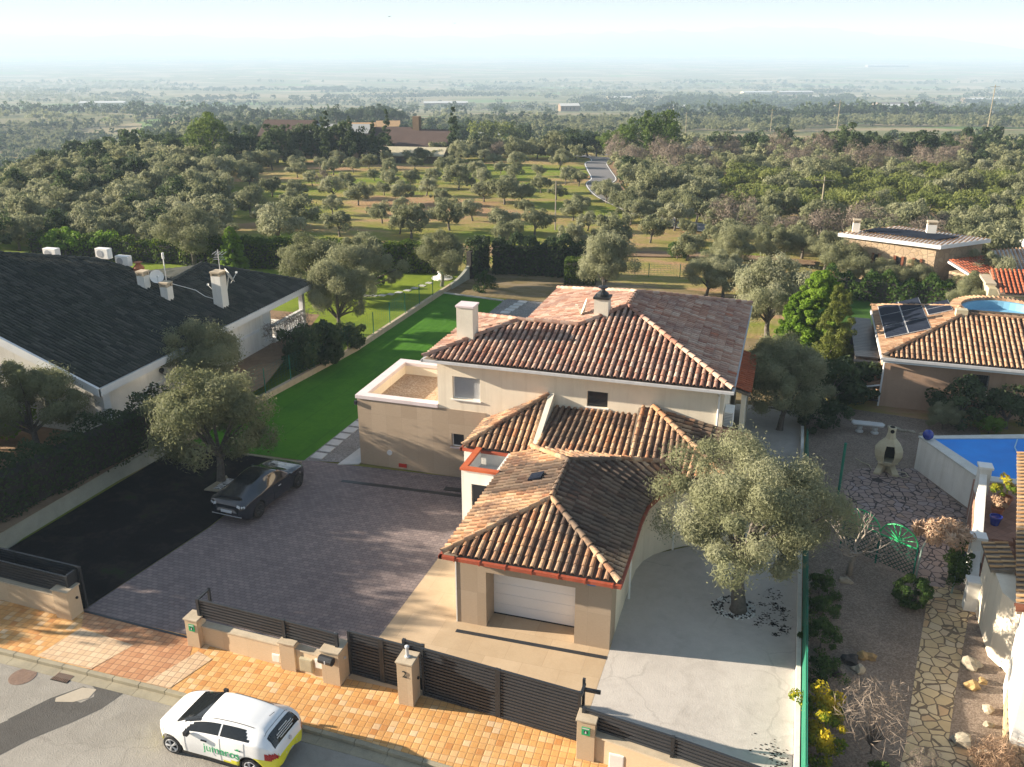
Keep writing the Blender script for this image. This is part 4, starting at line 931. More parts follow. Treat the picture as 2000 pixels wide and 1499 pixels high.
P(cov, 'barrel_tiles', 'tiles_garage', po); P(pan, 'channel_tiles', 'tiles_pan', po); P(rid, 'ridge_tiles', 'tiles_garage', po)
P(MB().prism([(-4.95, 7.5), (-4.72, 7.5), (-4.72, 10.53), (-4.95, 10.53)], [3.0, 3.0, 3.6, 3.6], [3.32, 3.32, 4.78, 4.78]), 'flashing_wall', 'warm_white_render')
P(MB().box(-8.0, -5.7, 7.42, 7.53, 2.95, 3.06).box(-8.02, -7.91, 7.42, 10.48, 2.95, 3.06), 'gutter', 'gutter_red')
P(MB().box(-7.88, -5.0, 7.55, 7.8, 0, 2.95), 'porch_wall', 'white_render')
# white entrance tower with orange coping
tw = wall_b(5.5, 0.16, -7.25, -5.72, 0, 3.08, ((-6.86, -6.10, 0.9, 2.5),)); tw.box(-7.25, -7.09, 5.66, 7.5, 0, 3.08); tw.box(-5.88, -5.72, 5.66, 7.5, 0, 3.08)
P(tw, 'tower_wall', 'white_render'); P(MB().box(-7.09, -5.88, 5.66, 7.5, 2.3, 2.42), 'tower_floor', 'slab_white')
P(MB().box(-7.30, -5.70, 5.45, 5.70, 3.08, 3.18).box(-7.30, -7.05, 5.70, 7.5, 3.08, 3.18), 'coping', 'orange_paint')
P(MB().tube([(-7.0, 5.62, 1.0), (-6.9, 5.62, 2.4)], 0.001), 'cable', 'white_paint') if False else None
window(V_, -6.86, -6.10, 0.9, 2.5, 5.5, 'dark')
# air conditioning on the right wall
ac = P(MB().box(2.52, 2.9, 11.0, 11.9, 3.9, 4.6), 'air_conditioner', 'white_paint', bevel=0.02)
m2 = MB()
for i in range(8): m2.box(2.56, 2.86, 10.985, 10.998, 4.0 + i * 0.07, 4.03 + i * 0.07)
m2.build('grille', 'grey_shutter', ac)
ac = P(MB().box(2.52, 3.0, 13.0, 14.2, 0.2, 1.9), 'air_conditioner', 'white_paint', bevel=0.02)
m2 = MB()
for i in range(16): m2.box(2.56, 2.96, 12.985, 12.998, 0.3 + i * 0.09, 0.34 + i * 0.09)
m2.build('grille', 'grey_shutter', ac)
# low red roof showing past the right-hand eave
cov, pan, sl4 = MB(), MB(), MB(); zf4 = lambda x, y: 3.6 + 0.3 * (3.4 - x); q4 = [(2.5, 16.0), (3.4, 16.0), (3.4, 21.5), (2.5, 21.5)]
tile_poly(cov, pan, q4, zf4, (-1, 0)); slab(sl4, ((q4, zf4),)); sr = P(sl4, 'side_roof', 'mortar'); P(cov, 'barrel_tiles', 'tiles_red', sr); P(pan, 'channel_tiles', 'tiles_pan', sr)
P(MB().box(3.0, 3.2, 16.1, 21.4, 0, 3.5), 'side_wall', 'cream_render')
# ================================================================ NEIGHBOURING HOUSES
# ---- left: white bungalow under a big charcoal roof
LH = thing('bungalow', 'white bungalow under a huge charcoal tiled roof, left of the lawn', 'house', (-33, 15, 0))
def PL_(mb, name, mat, par=None, label=None, **kw): return P(mb, name, mat, par if par is not None else LH, label, **kw)
lz = lambda x, y: 3.7 + 0.385 * (-26.3 - x)
LP = [(-26.3, 7.4), (-26.2, 28.0), (-31.4, 23.3), (-31.0, 19.6), (-34.7, 17.9), (-37.4, 13.9), (-42, 12.5), (-42, 7.4)]
cov, pan, sl, rid = MB(), MB(), MB(), MB()
tile_poly(cov, pan, LP, lz, (-1, 0), pitch=0.24, exposure=0.55, r0=0.075, cap=False)
slab(sl, ((LP, lz),), 0.05, 0.14)
# far-side slopes falling away behind the ridge and hips
bk = [(-26.2, 28.0), (-31.4, 23.3), (-33.5, 28.0)]; bz = lambda x, y: 5.66 - 0.41 * (y - 23.3)
slab(sl, ((bk, bz),), 0.05, 0.1); tile_poly(cov, pan, bk, bz, (0, -1), pitch=0.24, exposure=0.55, r0=0.075, cap=False)
b2 = [(-31.4, 23.3), (-31.0, 19.6), (-34.7, 17.9), (-37, 24)]; bz2 = lambda x, y: 5.60 - 0.18 * (-31.2 - x) + 0.0 * y
slab(sl, ((b2, bz2),), 0.05, 0.1); tile_poly(cov, pan, b2, bz2, (1, 0), pitch=0.24, exposure=0.55, r0=0.075, cap=False)
b3 = [(-34.7, 17.9), (-37.4, 13.9), (-42, 12.5), (-45, 20), (-37, 24)]; bz3 = lambda x, y: 6.9 - 0.3 * (y - 17.9)
lr = PL_(sl, 'roof', 'dark_board'); PL_(cov, 'barrel_tiles', 'tiles_dark', lr); PL_(pan, 'channel_tiles', 'tiles_dark', lr)
for p, q in (((-26.2, 28.0), (-31.4, 23.3)), ((-31.4, 23.3), (-31.0, 19.6)), ((-34.7, 17.9), (-31.0, 19.6)), ((-34.7, 17.9), (-37.4, 13.9)), ((-37.4, 13.9), (-42, 12.5))):
    ridge_tiles(rid, (p[0], p[1], lz(*p)), (q[0], q[1], lz(*q)))
PL_(rid, 'ridge_tiles', 'tiles_dark', lr)
fa = MB().box(-26.32, -26.20, 7.3, 28.0, 3.28, 3.66)
PL_(fa, 'eaves_fascia', 'fascia_white')
fv = MB().prism([(-42, 7.26), (-26.2, 7.26), (-26.2, 7.40), (-42, 7.40)], [lz(-42, 0) - .45, 3.28, 3.28, lz(-42, 0) - .45], [lz(-42, 0) + .02, 3.70, 3.70, lz(-42, 0) + .02])
PL_(fv, 'verge_fascia', 'fascia_white')
ww = MB(); ww.box(-27.1, -26.85, 8.2, 23.5, 0, 3.45)
PL_(ww, 'side_wall', 'white_render')
fw = MB(); y0_, y1_ = 8.1, 8.35
for (x0, x1, h0) in ((-42, -30.6, None), (-29.5, -26.85, None)):
    fw.prism([(x0, y0_), (x1, y0_), (x1, y1_), (x0, y1_)], 0.5, [lz(x0, 0) - .3, lz(x1, 0) - .3, lz(x1, 0) - .3, lz(x0, 0) - .3])
fw.box(-30.6, -29.5, y0_, y1_, 0.5, 1.5); fw.prism([(-30.6, y0_), (-29.5, y0_), (-29.5, y1_), (-30.6, y1_)], 3.0, [lz(-30.6, 0) - .3, lz(-29.5, 0) - .3] + [lz(-29.5, 0) - .3, lz(-30.6, 0) - .3])
PL_(fw, 'front_wall', 'white_render')
PL_(MB().box(-27.15, -26.6, 7.9, 8.35, 0.5, 3.45), 'corner_pillar', 'fascia_white')
wd = MB().box(-30.55, -29.55, 8.22, 8.26, 1.5, 3.0).build('window', 'grey_shutter', LH); MB().box(-30.7, -29.4, 7.98, 8.12, 1.42, 1.5).build('sill', 'white_paint', wd)
PL_(MB().box(-26.86, -26.80, 11.0, 22.0, 2.0, 2.16), 'wall_moulding', 'fascia_white')
PL_(MB().disc((-26.8, 12.5, 2.75), (1, 0, 0), 0.14, 0.10).tube([(-26.8, 12.5, 2.6), (-26.5, 12.5, 2.5)], 0.03), 'wall_lamp', 'dark_metal')
# veranda at the back corner
PL_(MB().box(-26.95, -26.65, 27.2, 27.5, 0, 3.4), 'veranda_column', 'fascia_white')
vb = MB().box(-26.95, -26.7, 23.5, 27.2, 1.85, 1.98); vb.box(-26.95, -26.7, 23.5, 27.2, 1.0, 1.1)
for i in range(12): vb.box(-26.88, -26.78, 23.75 + i * 0.29, 23.87 + i * 0.29, 1.1, 1.85)
PL_(vb, 'balustrade', 'fascia_white')
PL_(MB().box(-30, -26.7, 23.5, 27.5, 0, 1.0), 'veranda_floor', 'white_render')
PL_(MB().box(-27.02, -26.83, 22.6, 23.3, 1.1, 3.1), 'shuttered_door', 'fascia_white')
def chimney(par, x, y, w_, z0, z1, wall, cap, label=None, d=None):
    d = d or w_; c = P(MB().box(x - w_ / 2, x + w_ / 2, y - d / 2, y + d / 2, z0, z1), 'chimney', wall, par, label)
    m_ = MB()
    for sx_ in (-1, 1):
        for sy_ in (-1, 1): m_.box(x + sx_ * w_ * .42 - .05, x + sx_ * w_ * .42 + .05, y + sy_ * d * .42 - .05, y + sy_ * d * .42 + .05, z1, z1 + .18)
    m_.box(x - w_ * .56, x + w_ * .56, y - d * .56, y + d * .56, z1 + .18, z1 + .28); m_.box(x - w_ * .35, x + w_ * .35, y - d * .35, y + d * .35, z1, z1 + .18)
    m_.build('cap', cap, c); return c
chimney(LH, -27.7, 19.7, 0.62, 3.9, 6.1, 'white_render', 'stone_cap', 'tall white chimney near the right-hand eaves')
chimney(LH, -31.3, 17.6, 0.5, 5.3, 6.35, 'white_render', 'stone_cap', 'left one of two short white chimneys')
chimney(LH, -29.8, 17.6, 0.5, 4.8, 5.8, 'white_render', 'stone_cap', 'right one of two short white chimneys')
dish('satellite_dish', None, (-30.75, 18.1, 6.2), 0.40, (0.7, -0.6, .4), (-30.75, 18.3, 5.4), label='small white satellite dish between the two short chimneys of the charcoal roof')
dish('satellite_dish', None, (-28.2, 20.0, 5.4), 0.50, (-0.85, -0.35, .3), (-28.02, 19.9, 4.4), label='white satellite dish on the left side of the tall white chimney')
dish('satellite_dish', None, (-27.2, 20.15, 6.05), 0.50, (0.5, 0.55, .4), (-27.4, 20.0, 5.2), label='white satellite dish on the right side of the tall white chimney')
am = MB().tube([(-27.7, 19.95, 6.3), (-27.7, 19.95, 7.6)], 0.025, 6)
for k in range(5): am.tube([(-28.1 + .06 * k, 19.95, 7.0 + k * .1), (-27.3 - .06 * k, 20.0, 7.0 + k * .1)], 0.014, 4)
for k in range(4): am.tube([(-27.95 + .22 * k, 19.7, 7.35), (-27.95 + .22 * k, 20.2, 7.45)], 0.012, 4)
lone(am, 'television_aerial', 'steel', 'comb shaped television aerial standing on the tall white chimney', 'aerial')
lone(MB().tube([(-31.0, 19.2, 5.5), (-31.0, 19.2, 7.0)], 0.03, 6).tube([(-31.0, 19.2, 7.0), (-31.0, 19.2, 7.35)], 0.07, 8), 'antenna_mast', 'white_paint', 'thin white antenna mast behind the two short chimneys', 'antenna')
lone(MB().tube([(-31.2, 19.0, 5.68), (-30.3, 19.3, 5.40), (-29.4, 19.7, 5.07), (-28.7, 19.6, 4.76), (-28.0, 19.9, 4.52)], 0.022, 5), 'roof_cable', 'white_paint', 'pale cable lying across the charcoal roof to the tall chimney', 'cable')
for i, (x, y, z, lab) in enumerate(((-36.6, 16.6, 7.2, 'leftmost white air conditioning box behind the charcoal roof ridge'), (-34.7, 18.6, 6.9, 'middle white air conditioning box behind the charcoal roof ridge'), (-33.6, 18.9, 6.45, 'rightmost white air conditioning box behind the charcoal roof ridge'))):
    t = thing('air_conditioner', lab, 'air conditioner', (x, y, z), 'rooftop air conditioning boxes')
    MB().box(x - .45, x + .45, y - .2, y + .2, z, z + .62).build('casing', 'white_paint', t, bevel=0.02); g_ = MB()
    g_.tube([(x - .12, y - .205, z + .31), (x - .12, y - .215, z + .31)], 0.22, 16); g_.build('fan_grille', 'grey_shutter', t)
lone(MB().lathe((-32.6, 18.9, 6.25), [(0.3, 0), (0.34, 0.15), (0.22, 0.3), (0.1, 0.42), (0.28, 0.5)], 8), 'roof_vent', 'terracotta_pot', 'small round terracotta vent beside the rooftop air conditioning boxes', 'roof vent')
# low wing roof at the far left edge
cov, sl = MB(), MB(); q5 = [(-42, 4.4), (-36.4, 4.4), (-36.4, 7.2), (-42, 7.2)]; z5 = lambda x, y: 4.3 + 0.38 * (-36.4 - x)
tile_poly(cov, None, q5, z5, (-1, 0), pitch=0.24, exposure=0.55, r0=0.075); slab(sl, ((q5, z5),), .05, .12)
wr = PL_(sl, 'wing_roof', 'dark_board'); PL_(cov, 'barrel_tiles', 'tiles_dark', wr); PL_(MB().box(-36.42, -36.3, 4.3, 7.24, 3.95, 4.3), 'eaves_fascia', 'fascia_white')
PL_(MB().box(-42, -36.9, 4.9, 7.2, 0.5, 4.1), 'wing_wall', 'cream_render')

# ---- right: pink house with solar panels
RH = thing('pink_house', 'low pink walled house with brown tiled roof, behind the blue pool', 'house', (14, 26, 0))
def PR(mb, name, mat, par=None, label=None, **kw): return P(mb, name, mat, par if par is not None else RH, label, **kw)
rz_f = lambda x, y: 3.02 + 0.345 * (y - 25.27); rz_l = lambda x, y: 3.02 + 0.345 * (x - 9.97)
RF = [(9.97, 25.27), (24, 25.27), (24, 29.6), (14.3, 29.6)]; RL = [(9.97, 25.27), (14.3, 29.6), (14.3, 31.2), (9.97, 35.5)]
cov, pan, sl, rid = MB(), MB(), MB(), MB()
tile_poly(cov, pan, RF, rz_f, (0, 1), pitch=0.27); tile_poly(cov, pan, RL, rz_l, (1, 0), pitch=0.27); slab(sl, ((RF, rz_f), (RL, rz_l)), .05, .12)
rb_ = [(14.3, 31.2), (9.97, 35.5), (24, 35.5), (24, 31.2)]; slab(sl, ((rb_, lambda x, y: 3.02 + 0.345 * (35.5 - y)),), .05, .12)
rr = PR(sl, 'roof', 'mortar'); ridge_tiles(rid, (9.97, 25.27, 3.05), (14.3, 29.6, 4.53)); ridge_tiles(rid, (9.97, 35.5, 3.05), (14.3, 31.2, 4.53)); ridge_tiles(rid, (14.3, 29.6, 4.53), (14.3, 31.2, 4.53)); ridge_tiles(rid, (14.3, 29.7, 4.53), (24, 29.7, 4.53))
PR(cov, 'barrel_tiles', 'tiles_right', rr); PR(pan, 'channel_tiles', 'tiles_pan', rr); PR(rid, 'ridge_tiles', 'tiles_right', rr)
HW = (14.35, 15.45, 1.25, 2.35)
PR(wall_b(25.75, 0.3, 10.15, 24, -0.7, 2.95, (HW,)).box(10.15, 10.45, 26.05, 35.2, -0.7, 2.95), 'wall', 'pink_render')
PR(MB().box(9.95, 24, 25.2, 25.75, 2.72, 2.86).box(9.9, 10.15, 25.75, 35.4, 2.72, 2.86), 'soffit', 'fascia_white')
PR(MB().box(9.85, 24, 25.12, 25.22, 2.86, 3.0), 'gutter', 'gutter_grey')
PR(MB().tube([(10.15, 25.2, 2.85), (10.12, 25.65, 2.5), (10.12, 25.65, 0.0)], 0.05).tube([(10.12, 25.65, 1.25), (9.35, 25.7, 1.05)], 0.05), 'downpipe', 'fascia_white')
PR(MB().box(10.3, 24, 25.55, 25.749, -0.7, -0.1), 'plinth', 'kerb_stone')
wi = window(RH, *HW, 25.75, 'glass'); gb = MB()
for i in range(9): x = 14.42 + i * .12; gb.tube([(x, 25.72, 1.3), (x, 25.72, 2.33)], 0.012, 5)
for z in (1.55, 2.1): gb.tube([(14.38, 25.72, z), (15.42, 25.72, z)], 0.012, 5)
gb.build('window_bars', 'dark_metal', wi)
PR(MB().box(13.9, 14.5, 29.4, 29.9, 4.3, 4.85), 'chimney', 'concrete_cream')
PR(MB().box(20.0, 20.6, 31.6, 32.2, 3.6, 5.9), 'chimney', 'concrete_cream', label='tall cream chimney at the right edge')
PR(MB().prism([(9.2, 25.9), (10.1, 25.9), (10.1, 27.4), (9.2, 27.4)], [1.0, 1.25, 1.25, 1.0], [1.15, 1.42, 1.42, 1.15]), 'side_canopy', 'tiles_right')
# solar panels (each a thing) tilted with the left slope
def panel(x0, x1, y0, y1, zf, lab, lift=0.13):
    q = [(x0, y0), (x1, y0), (x1, y1), (x0, y1)]
    t = MB().prism(q, [zf(*p) + lift for p in q], [zf(*p) + lift + .035 for p in q]).build('solar_panel', 'gutter_grey', RH); t['label'] = lab
    s = .018; q2 = [(x0 + s, y0 + s), (x1 - s, y0 + s), (x1 - s, y1 - s), (x0 + s, y1 - s)]
    MB().prism(q2, [zf(*p) + lift + .036 for p in q2], [zf(*p) + lift + .042 for p in q2]).build('cells', 'solar_cell', t); return t
k = 0; names = ['near left', 'near right', 'middle left', 'middle right', 'far left', 'far right']
for j in range(3):
    for i in range(2):
        panel(10.25 + i * 1.15, 11.37 + i * 1.15, 28.0 + j * 2.25, 30.2 + j * 2.25, rz_l, names[k] + ' black panel of the six in the big solar block on the pink house'); k += 1
for i in range(2): panel(12.65 + i * 0.0, 13.9, 30.6 - i * 0.0 + i * 1.15, 31.7 + i * 1.15, lambda x, y: rz_l(x, y) if y < 31.9 else rz_l(x, y) - .0, ('nearer' if i == 0 else 'farther') + ' black panel of the pair beside the big solar block')
# dark deck and steps beside it
dk = thing('timber_deck', 'dark board deck with steps down, between cypress and pink house', 'deck', (9.4, 31, 0))
m_ = MB()
for i in range(26): m_.box(8.75, 10.05, 27.8 + i * .31, 28.08 + i * .31, 2.05, 2.12)
m_.build('boards', 'slat_metal', dk); MB().box(8.8, 10.0, 27.9, 35.8, 0, 2.05).build('base', 'dark_board', dk)
for i in range(7): MB().box(8.7, 10.1, 27.45 - i * .32, 27.78 - i * .32, 1.85 - i * .26, 1.92 - i * .26).build('step', 'slat_metal', dk)
# round roof terrace behind
RT_ = thing('round_terrace', 'round roof terrace with tiled coping and blue floor, behind the pink house', 'terrace', (18.0, 38.5, 0))
cx, cy, rad = 18.3, 38.3, 3.1
MB().lathe((cx, cy, 0), [(rad, 0), (rad, 2.7), (rad - .45, 2.7), (rad - .45, 2.15), (0, 2.15)], 40).build('wall', 'fascia_white', RT_)
m_ = MB()
for i in range(62):
    a = 2 * math.pi * i / 62; u = Vector((math.cos(a), math.sin(a), 0)); e = Vector((-u.y, u.x, 0))
    m_.tube([Vector((cx, cy, 2.74)) + u * (rad - .5), Vector((cx, cy, 2.70)) + u * (rad + .14)], 0.15, 6, tint=rt.random())
m_.build('coping_tiles', 'tiles_right', RT_)
simple('blue_paint', (0.20, 0.42, 0.58), (0.15, 0.34, 0.50), 1.0, 0.7)
MB().lathe((cx, cy, 2.16), [(rad - .47, 0), (rad - .47, 0.5), (rad - .75, .5), (rad - .8, .02), (0, 0.02)], 40).build('floor', 'blue_paint', RT_)
dish('satellite_dish', None, (19.2, 35.6, 3.6), 0.5, (-0.8, 0.1, .35), (19.4, 35.7, 2.8), label='large white satellite dish lying edge-on beside the round terrace')

# ---- stone house further back (turned in plan)
SH = thing('stone_house', 'rubble stone house with flat terracotta roof and white fascia, among olives', 'house', (13, 54, 0))
SH.rotation_euler = (0, 0, 0)
A_, B2, C_, D_ = (8.24, 53.0), (15.67, 50.2), (19.8, 54.05), (13.2, 57.6)
def insetp(P4, d):
    c = Vector((sum(p[0] for p in P4) / 4, sum(p[1] for p in P4) / 4)); return [tuple(Vector(p) + (c - Vector(p)).normalized() * d) for p in P4]
I4 = insetp([A_, B2, C_, D_], 0.55)
MB().prism(I4, 0, 4.0).build('wall', 'stone_rubble', SH)
fl = MB(); q4 = [A_, B2, C_, D_]; e_ = (Vector(B2) - Vector(A_)).normalized(); up_ = Vector((-e_.y, e_.x))
fz = lambda x, y: 4.32
tile_poly(fl, None, q4, lambda x, y: 4.29, (up_.x, up_.y), pitch=0.3, exposure=0.45, r0=0.06, cap=False)
sr = MB().prism(q4, 4.0, 4.28).build('roof', 'fascia_white', SH); fl.build('barrel_tiles', 'tiles_flat', sr)
pj = insetp(q4, 1.5); pm = MB().prism([Vector(p).lerp(Vector(((9.6, 54.6))), 0.0) for p in [(10.2, 53.9), (15.6, 51.9), (17.4, 53.6), (14.0, 55.2), (11.5, 55.6)]], 4.36, 4.44)
lone(pm, 'solar_array', 'solar_cell', 'long dark sheet of solar panels on the flat roof of the stone house', 'solar panel')
def along(t, off=0.0, z=0.0):
    a = Vector(I4[0]).lerp(Vector(I4[1]), t); n = Vector((e_.y, -e_.x)); p = a + n * off; return (p.x, p.y, z)
def bbox_on(t0, t1, o0, o1, z0, z1):
    a, b_ = along(t0, o0), along(t1, o0); c, d = along(t1, o1), along(t0, o1); return MB().prism([a[:2], b_[:2], c[:2], d[:2]], z0, z1)
for t0, t1 in ((0.36, 0.40), (0.60, 0.655), (0.80, 0.85)):
    w_ = bbox_on(t0, t1, -0.02, 0.02, 1.7, 2.9).build('window', 'window_glass', SH)
    for s0 in ((t0 - 0.028, t0 - 0.002), (t1 + 0.002, t1 + 0.028)): bbox_on(*s0, 0.01, 0.10, 1.6, 3.0).build('shutter', 'brown_shutter', w_)
bbox_on(0.985, 1.0, 0.0, 0.05, 0, 4.0).build('corner_stones', 'stone_rubble', SH) if False else None
chimney(SH, 9.6, 53.6, 0.55, 4.3, 5.1, 'white_render', 'stone_cap', 'white chimney at the left end')
chimney(SH, 15.4, 54.6, 0.7, 4.3, 5.1, 'white_render', 'stone_cap', 'wide white chimney at the back')
cov, sl = MB(), MB(); qx = [(16.4, 50.6), (19.8, 53.6), (21.9, 51.4), (18.4, 48.4)]; d_ = (Vector((16.4, 50.6)) - Vector((18.4, 48.4))).normalized()
zx = lambda x, y: 3.1 - 0.28 * (Vector((16.4, 50.6)) - Vector((x, y))).dot(d_)
tile_poly(cov, None, qx, zx, (d_.x, d_.y), pitch=0.3); slab(sl, ((qx, zx),), .05, .15)
s_ = sl.build('lean_to_roof', 'fascia_white', SH); cov.build('barrel_tiles', 'tiles_red', s_)
MB().prism([(16.6, 50.5), (19.7, 53.2), (21.5, 51.3), (18.4, 48.9)], 0, 2.3).build('lean_to_wall', 'stone_rubble', SH)
cov, sl = MB(), MB(); qy = [(20.0, 54.5), (27, 57), (28, 51.5), (21.5, 50.4)]; zy = lambda x, y: 3.3 - 0.2 * (54.5 - y)
tile_poly(cov, None, qy, zy, (0, 1), pitch=0.3); slab(sl, ((qy, zy),), .05, .15)
s_ = sl.build('outbuilding_roof', 'fascia_white', SH); cov.build('barrel_tiles', 'tiles_right', s_)
MB().prism([(20.3, 54.2), (26.5, 56.5), (27.5, 51.9), (21.7, 50.9)], 0, 2.3).build('outbuilding_wall', 'stone_rubble', SH)
dish('satellite_dish', None, (22.6, 55.4, 4.0), 0.5, (-0.9, -.2, .3), (22.8, 55.5, 3.2), label='white satellite dish on the outbuilding right of the stone house')
# small pale building with red roof
SB = thing('small_house', 'small pale yellow building with bright red tiled roof, far right', 'house', (21, 45.5, 0))
cov, sl = MB(), MB(); qz = [(18.9, 43.4), (26, 43.6), (26, 46.9), (18.6, 46.6)]; zz = lambda x, y: 2.55 + 0.30 * (y - 43.4)
tile_poly(cov, None, qz, zz, (0, 1), pitch=0.3, r0=.1); slab(sl, ((qz, zz),), .05, .12)
s_ = sl.build('roof', 'mortar', SB); cov.build('barrel_tiles', 'tiles_red', s_); MB().box(18.3, 25.8, 44.0, 46.6, 0, 2.7).build('wall', 'concrete_cream', SB)
MB().box(18.0, 18.7, 43.9, 46.7, 2.95, 3.1).build('coping', 'stone_cap', SB)

# ---- raised pool
PO = thing('raised_pool', 'raised white walled pool under a bright blue cover', 'swimming pool', (14, 19, 0))
pp = [(11.25, 17.8), (13.35, 13.8), (18, 13.9), (19.5, 20.3), (19.0, 20.7)]
MB().prism(pp, 0, 1.60).build('pool_wall', 'white_render', PO)
PI = [(11.85, 17.75), (13.75, 14.25), (17.6, 14.3), (19.0, 20.0)]
cop = MB()
outer = [(11.20, 17.85), (13.30, 13.72), (18.1, 13.82), (19.6, 20.75)]
for i in range(4):
    j = (i + 1) % 4; cop.prism([outer[i], outer[j], PI[j], PI[i]], 1.60, 1.68)
cop.build('coping', 'pool_coping', PO); MB().prism(PI, 1.60, 1.63).build('pool_cover', 'pool_water', PO)
lone(MB().lathe((11.55, 17.5, 1.68), [(0.0, 0.0), (0.13, 0.03), (0.22, 0.13), (0.25, 0.25), (0.22, 0.37), (0.13, 0.47), (0, 0.5)], 18), 'ball', 'blue_glaze', 'dark blue ball on the left corner of the raised pool', 'ball', smooth=True)
lone(MB().tube([(14.9, 14.8, 1.66), (15.0, 15.8, 1.66), (15.3, 16.6, 1.66), (15.3, 17.8, 1.66), (15.6, 18.8, 1.66)], 0.03, 6), 'pool_hose', 'hose_blue', 'pale blue hose lying on the blue pool cover', 'hose')

# ---- stairs, side walls and terrace of the house in the lower right corner
ST = thing('garden_stairs', 'terracotta stairs with white stepped side wall, below the blue pool', 'stairs', (12.6, 8, 0))
for i in range(8):
    MB().box(12.25 + i * 0.02, 13.6, 6.6 + i * .30, 6.92 + i * .30, 0, 0.2 + i * .2).build('step', 'terrace_tiles', ST)
MB().prism([(12.3, 9.0), (17, 9.0), (17, 13.9), (13.0, 13.9)], 0, 1.60).build('terrace', 'terrace_tiles', ST)
m_ = MB().wallseg((12.0, 6.2), (12.25, 8.0), 0.28, 0, 0.75, 0, 1.6).wallseg((12.25, 8.0), (13.05, 12.7), 0.28, 0, 1.9, 0, 2.55); m_.build('side_wall', 'white_render', ST)
MB().box(11.75, 12.2, 5.95, 6.35, 0, 1.15).build('end_pillar', 'white_render', ST); MB().box(11.7, 12.25, 5.9, 6.4, 1.15, 1.23).build('pillar_cap', 'white_paint', ST)
MB().box(12.02, 12.46, 7.8, 8.2, 0, 1.95).build('end_pillar', 'white_render', ST); MB().box(11.96, 12.52, 7.74, 8.26, 1.95, 2.05).build('pillar_cap', 'white_paint', ST)
MB().box(12.85, 13.3, 12.45, 12.9, 0, 2.75).build('end_pillar', 'white_render', ST); MB().box(12.8, 13.35, 12.4, 12.95, 2.75, 2.85).build('pillar_cap', 'white_paint', ST)
WH = thing('white_house', 'white house corner with pale terracotta roof tiles at the lower right edge', 'house', (14, 3, 0))
MB().prism([(12.15, 3.4), (12.75, 2.3), (12.75, 6.3), (12.15, 6.3)], 0, 2.5).build('side_wall', 'cream_render', WH)
MB().prism([(12.35, 1.9), (11.75, -1.7), (16, -2.4), (16, 1.9)], 0, 3.0).build('front_wall', 'white_render', WH)
MB().prism([(12.30, 1.2), (11.72, -1.72), (16, -2.42), (16, -2.46), (11.66, -1.78), (12.24, 1.2)], 0, 0.75).build('stone_skirting', 'flagstone_path', WH)
cov, sl, rid = MB(), MB(), MB(); qw = [(12.15, 1.6), (16, 1.6), (16, 13), (14.2, 13), (13.5, 9.0), (12.85, 5.6)]; zw = lambda x, y: 3.05 + .2 * (x - 12.2)
tile_poly(cov, None, qw, zw, (1, 0), pitch=0.3, exposure=0.42, r0=0.055, lift=0.0); slab(sl, ((qw, zw),), .02, .14)
s_ = sl.build('roof', 'mortar', WH); cov.build('roof_tiles', 'tiles_flat', s_)
cov, sl = MB(), MB(); qv = [(12.0, 4.6), (12.8, 4.6), (12.8, 6.5), (12.0, 6.5)]; zv = lambda x, y: 2.6 + .2 * (x - 12.0)
tile_poly(cov, None, qv, zv, (1, 0), pitch=0.3, exposure=0.42, r0=0.055, lift=0.0); slab(sl, ((qv, zv),), .02, .1); s_ = sl.build('porch_roof', 'mortar', WH); cov.build('roof_tiles', 'tiles_flat', s_)
ridge_tiles(rid, (12.1, 1.55, 3.05), (16, 1.3, 3.7), r=.15); rid.build('verge_tiles', 'brown_shutter', WH)
MB().disc((12.3, 0.9, 3.02), (0, 0, 1), 0.13, 0.10).build('roof_lamp', 'white_paint', WH)
# pots on the terrace
def pot(name, x, y, z, r, h, mat, lab, leaf=None, s=0.5):
    t = thing(name, lab, 'plant pot', (x, y, z), 'pots on the tiled terrace')
    MB().lathe((x, y, z), [(r * .65, 0), (r, h * .85), (r * 1.08, h * .86), (r * 1.08, h), (r * .9, h), (r * .85, h * .85), (0, h * .85)], 14).build('pot', mat, t, smooth=False)
    if leaf:
        V, Q, tt, _ = crown_arrays(int(x * 10), (s, s, s), h + s * .8, 12, 500, s * .4, 0.22, 0.06); me = np_mesh('leaves', V, Q, tt, leaf)
        o = bpy.data.objects.new('leaves', me); COL.objects.link(o); o.parent = t
pot('plant_pot', 13.75, 11.6, 1.6, .28, .45, 'terracotta_pot', 'terracotta pot with tall yellow leaved plant behind the white side wall', 'leaf_yellow', .5)
pot('plant_pot', 13.35, 10.7, 1.6, .24, .36, 'terracotta_pot', 'terracotta pot between the yellow plant and the blue pot', 'leaf_straw', .25)
pot('plant_pot', 13.15, 9.9, 1.6, .22, .38, 'blue_glaze', 'round blue glazed pot on the tiled terrace', None)
pot('plant_pot', 12.2, 9.2, 0.0, .26, .5, 'blue_glaze', 'blue and white pot on the ground outside the white side wall', 'leaf_straw', .25)
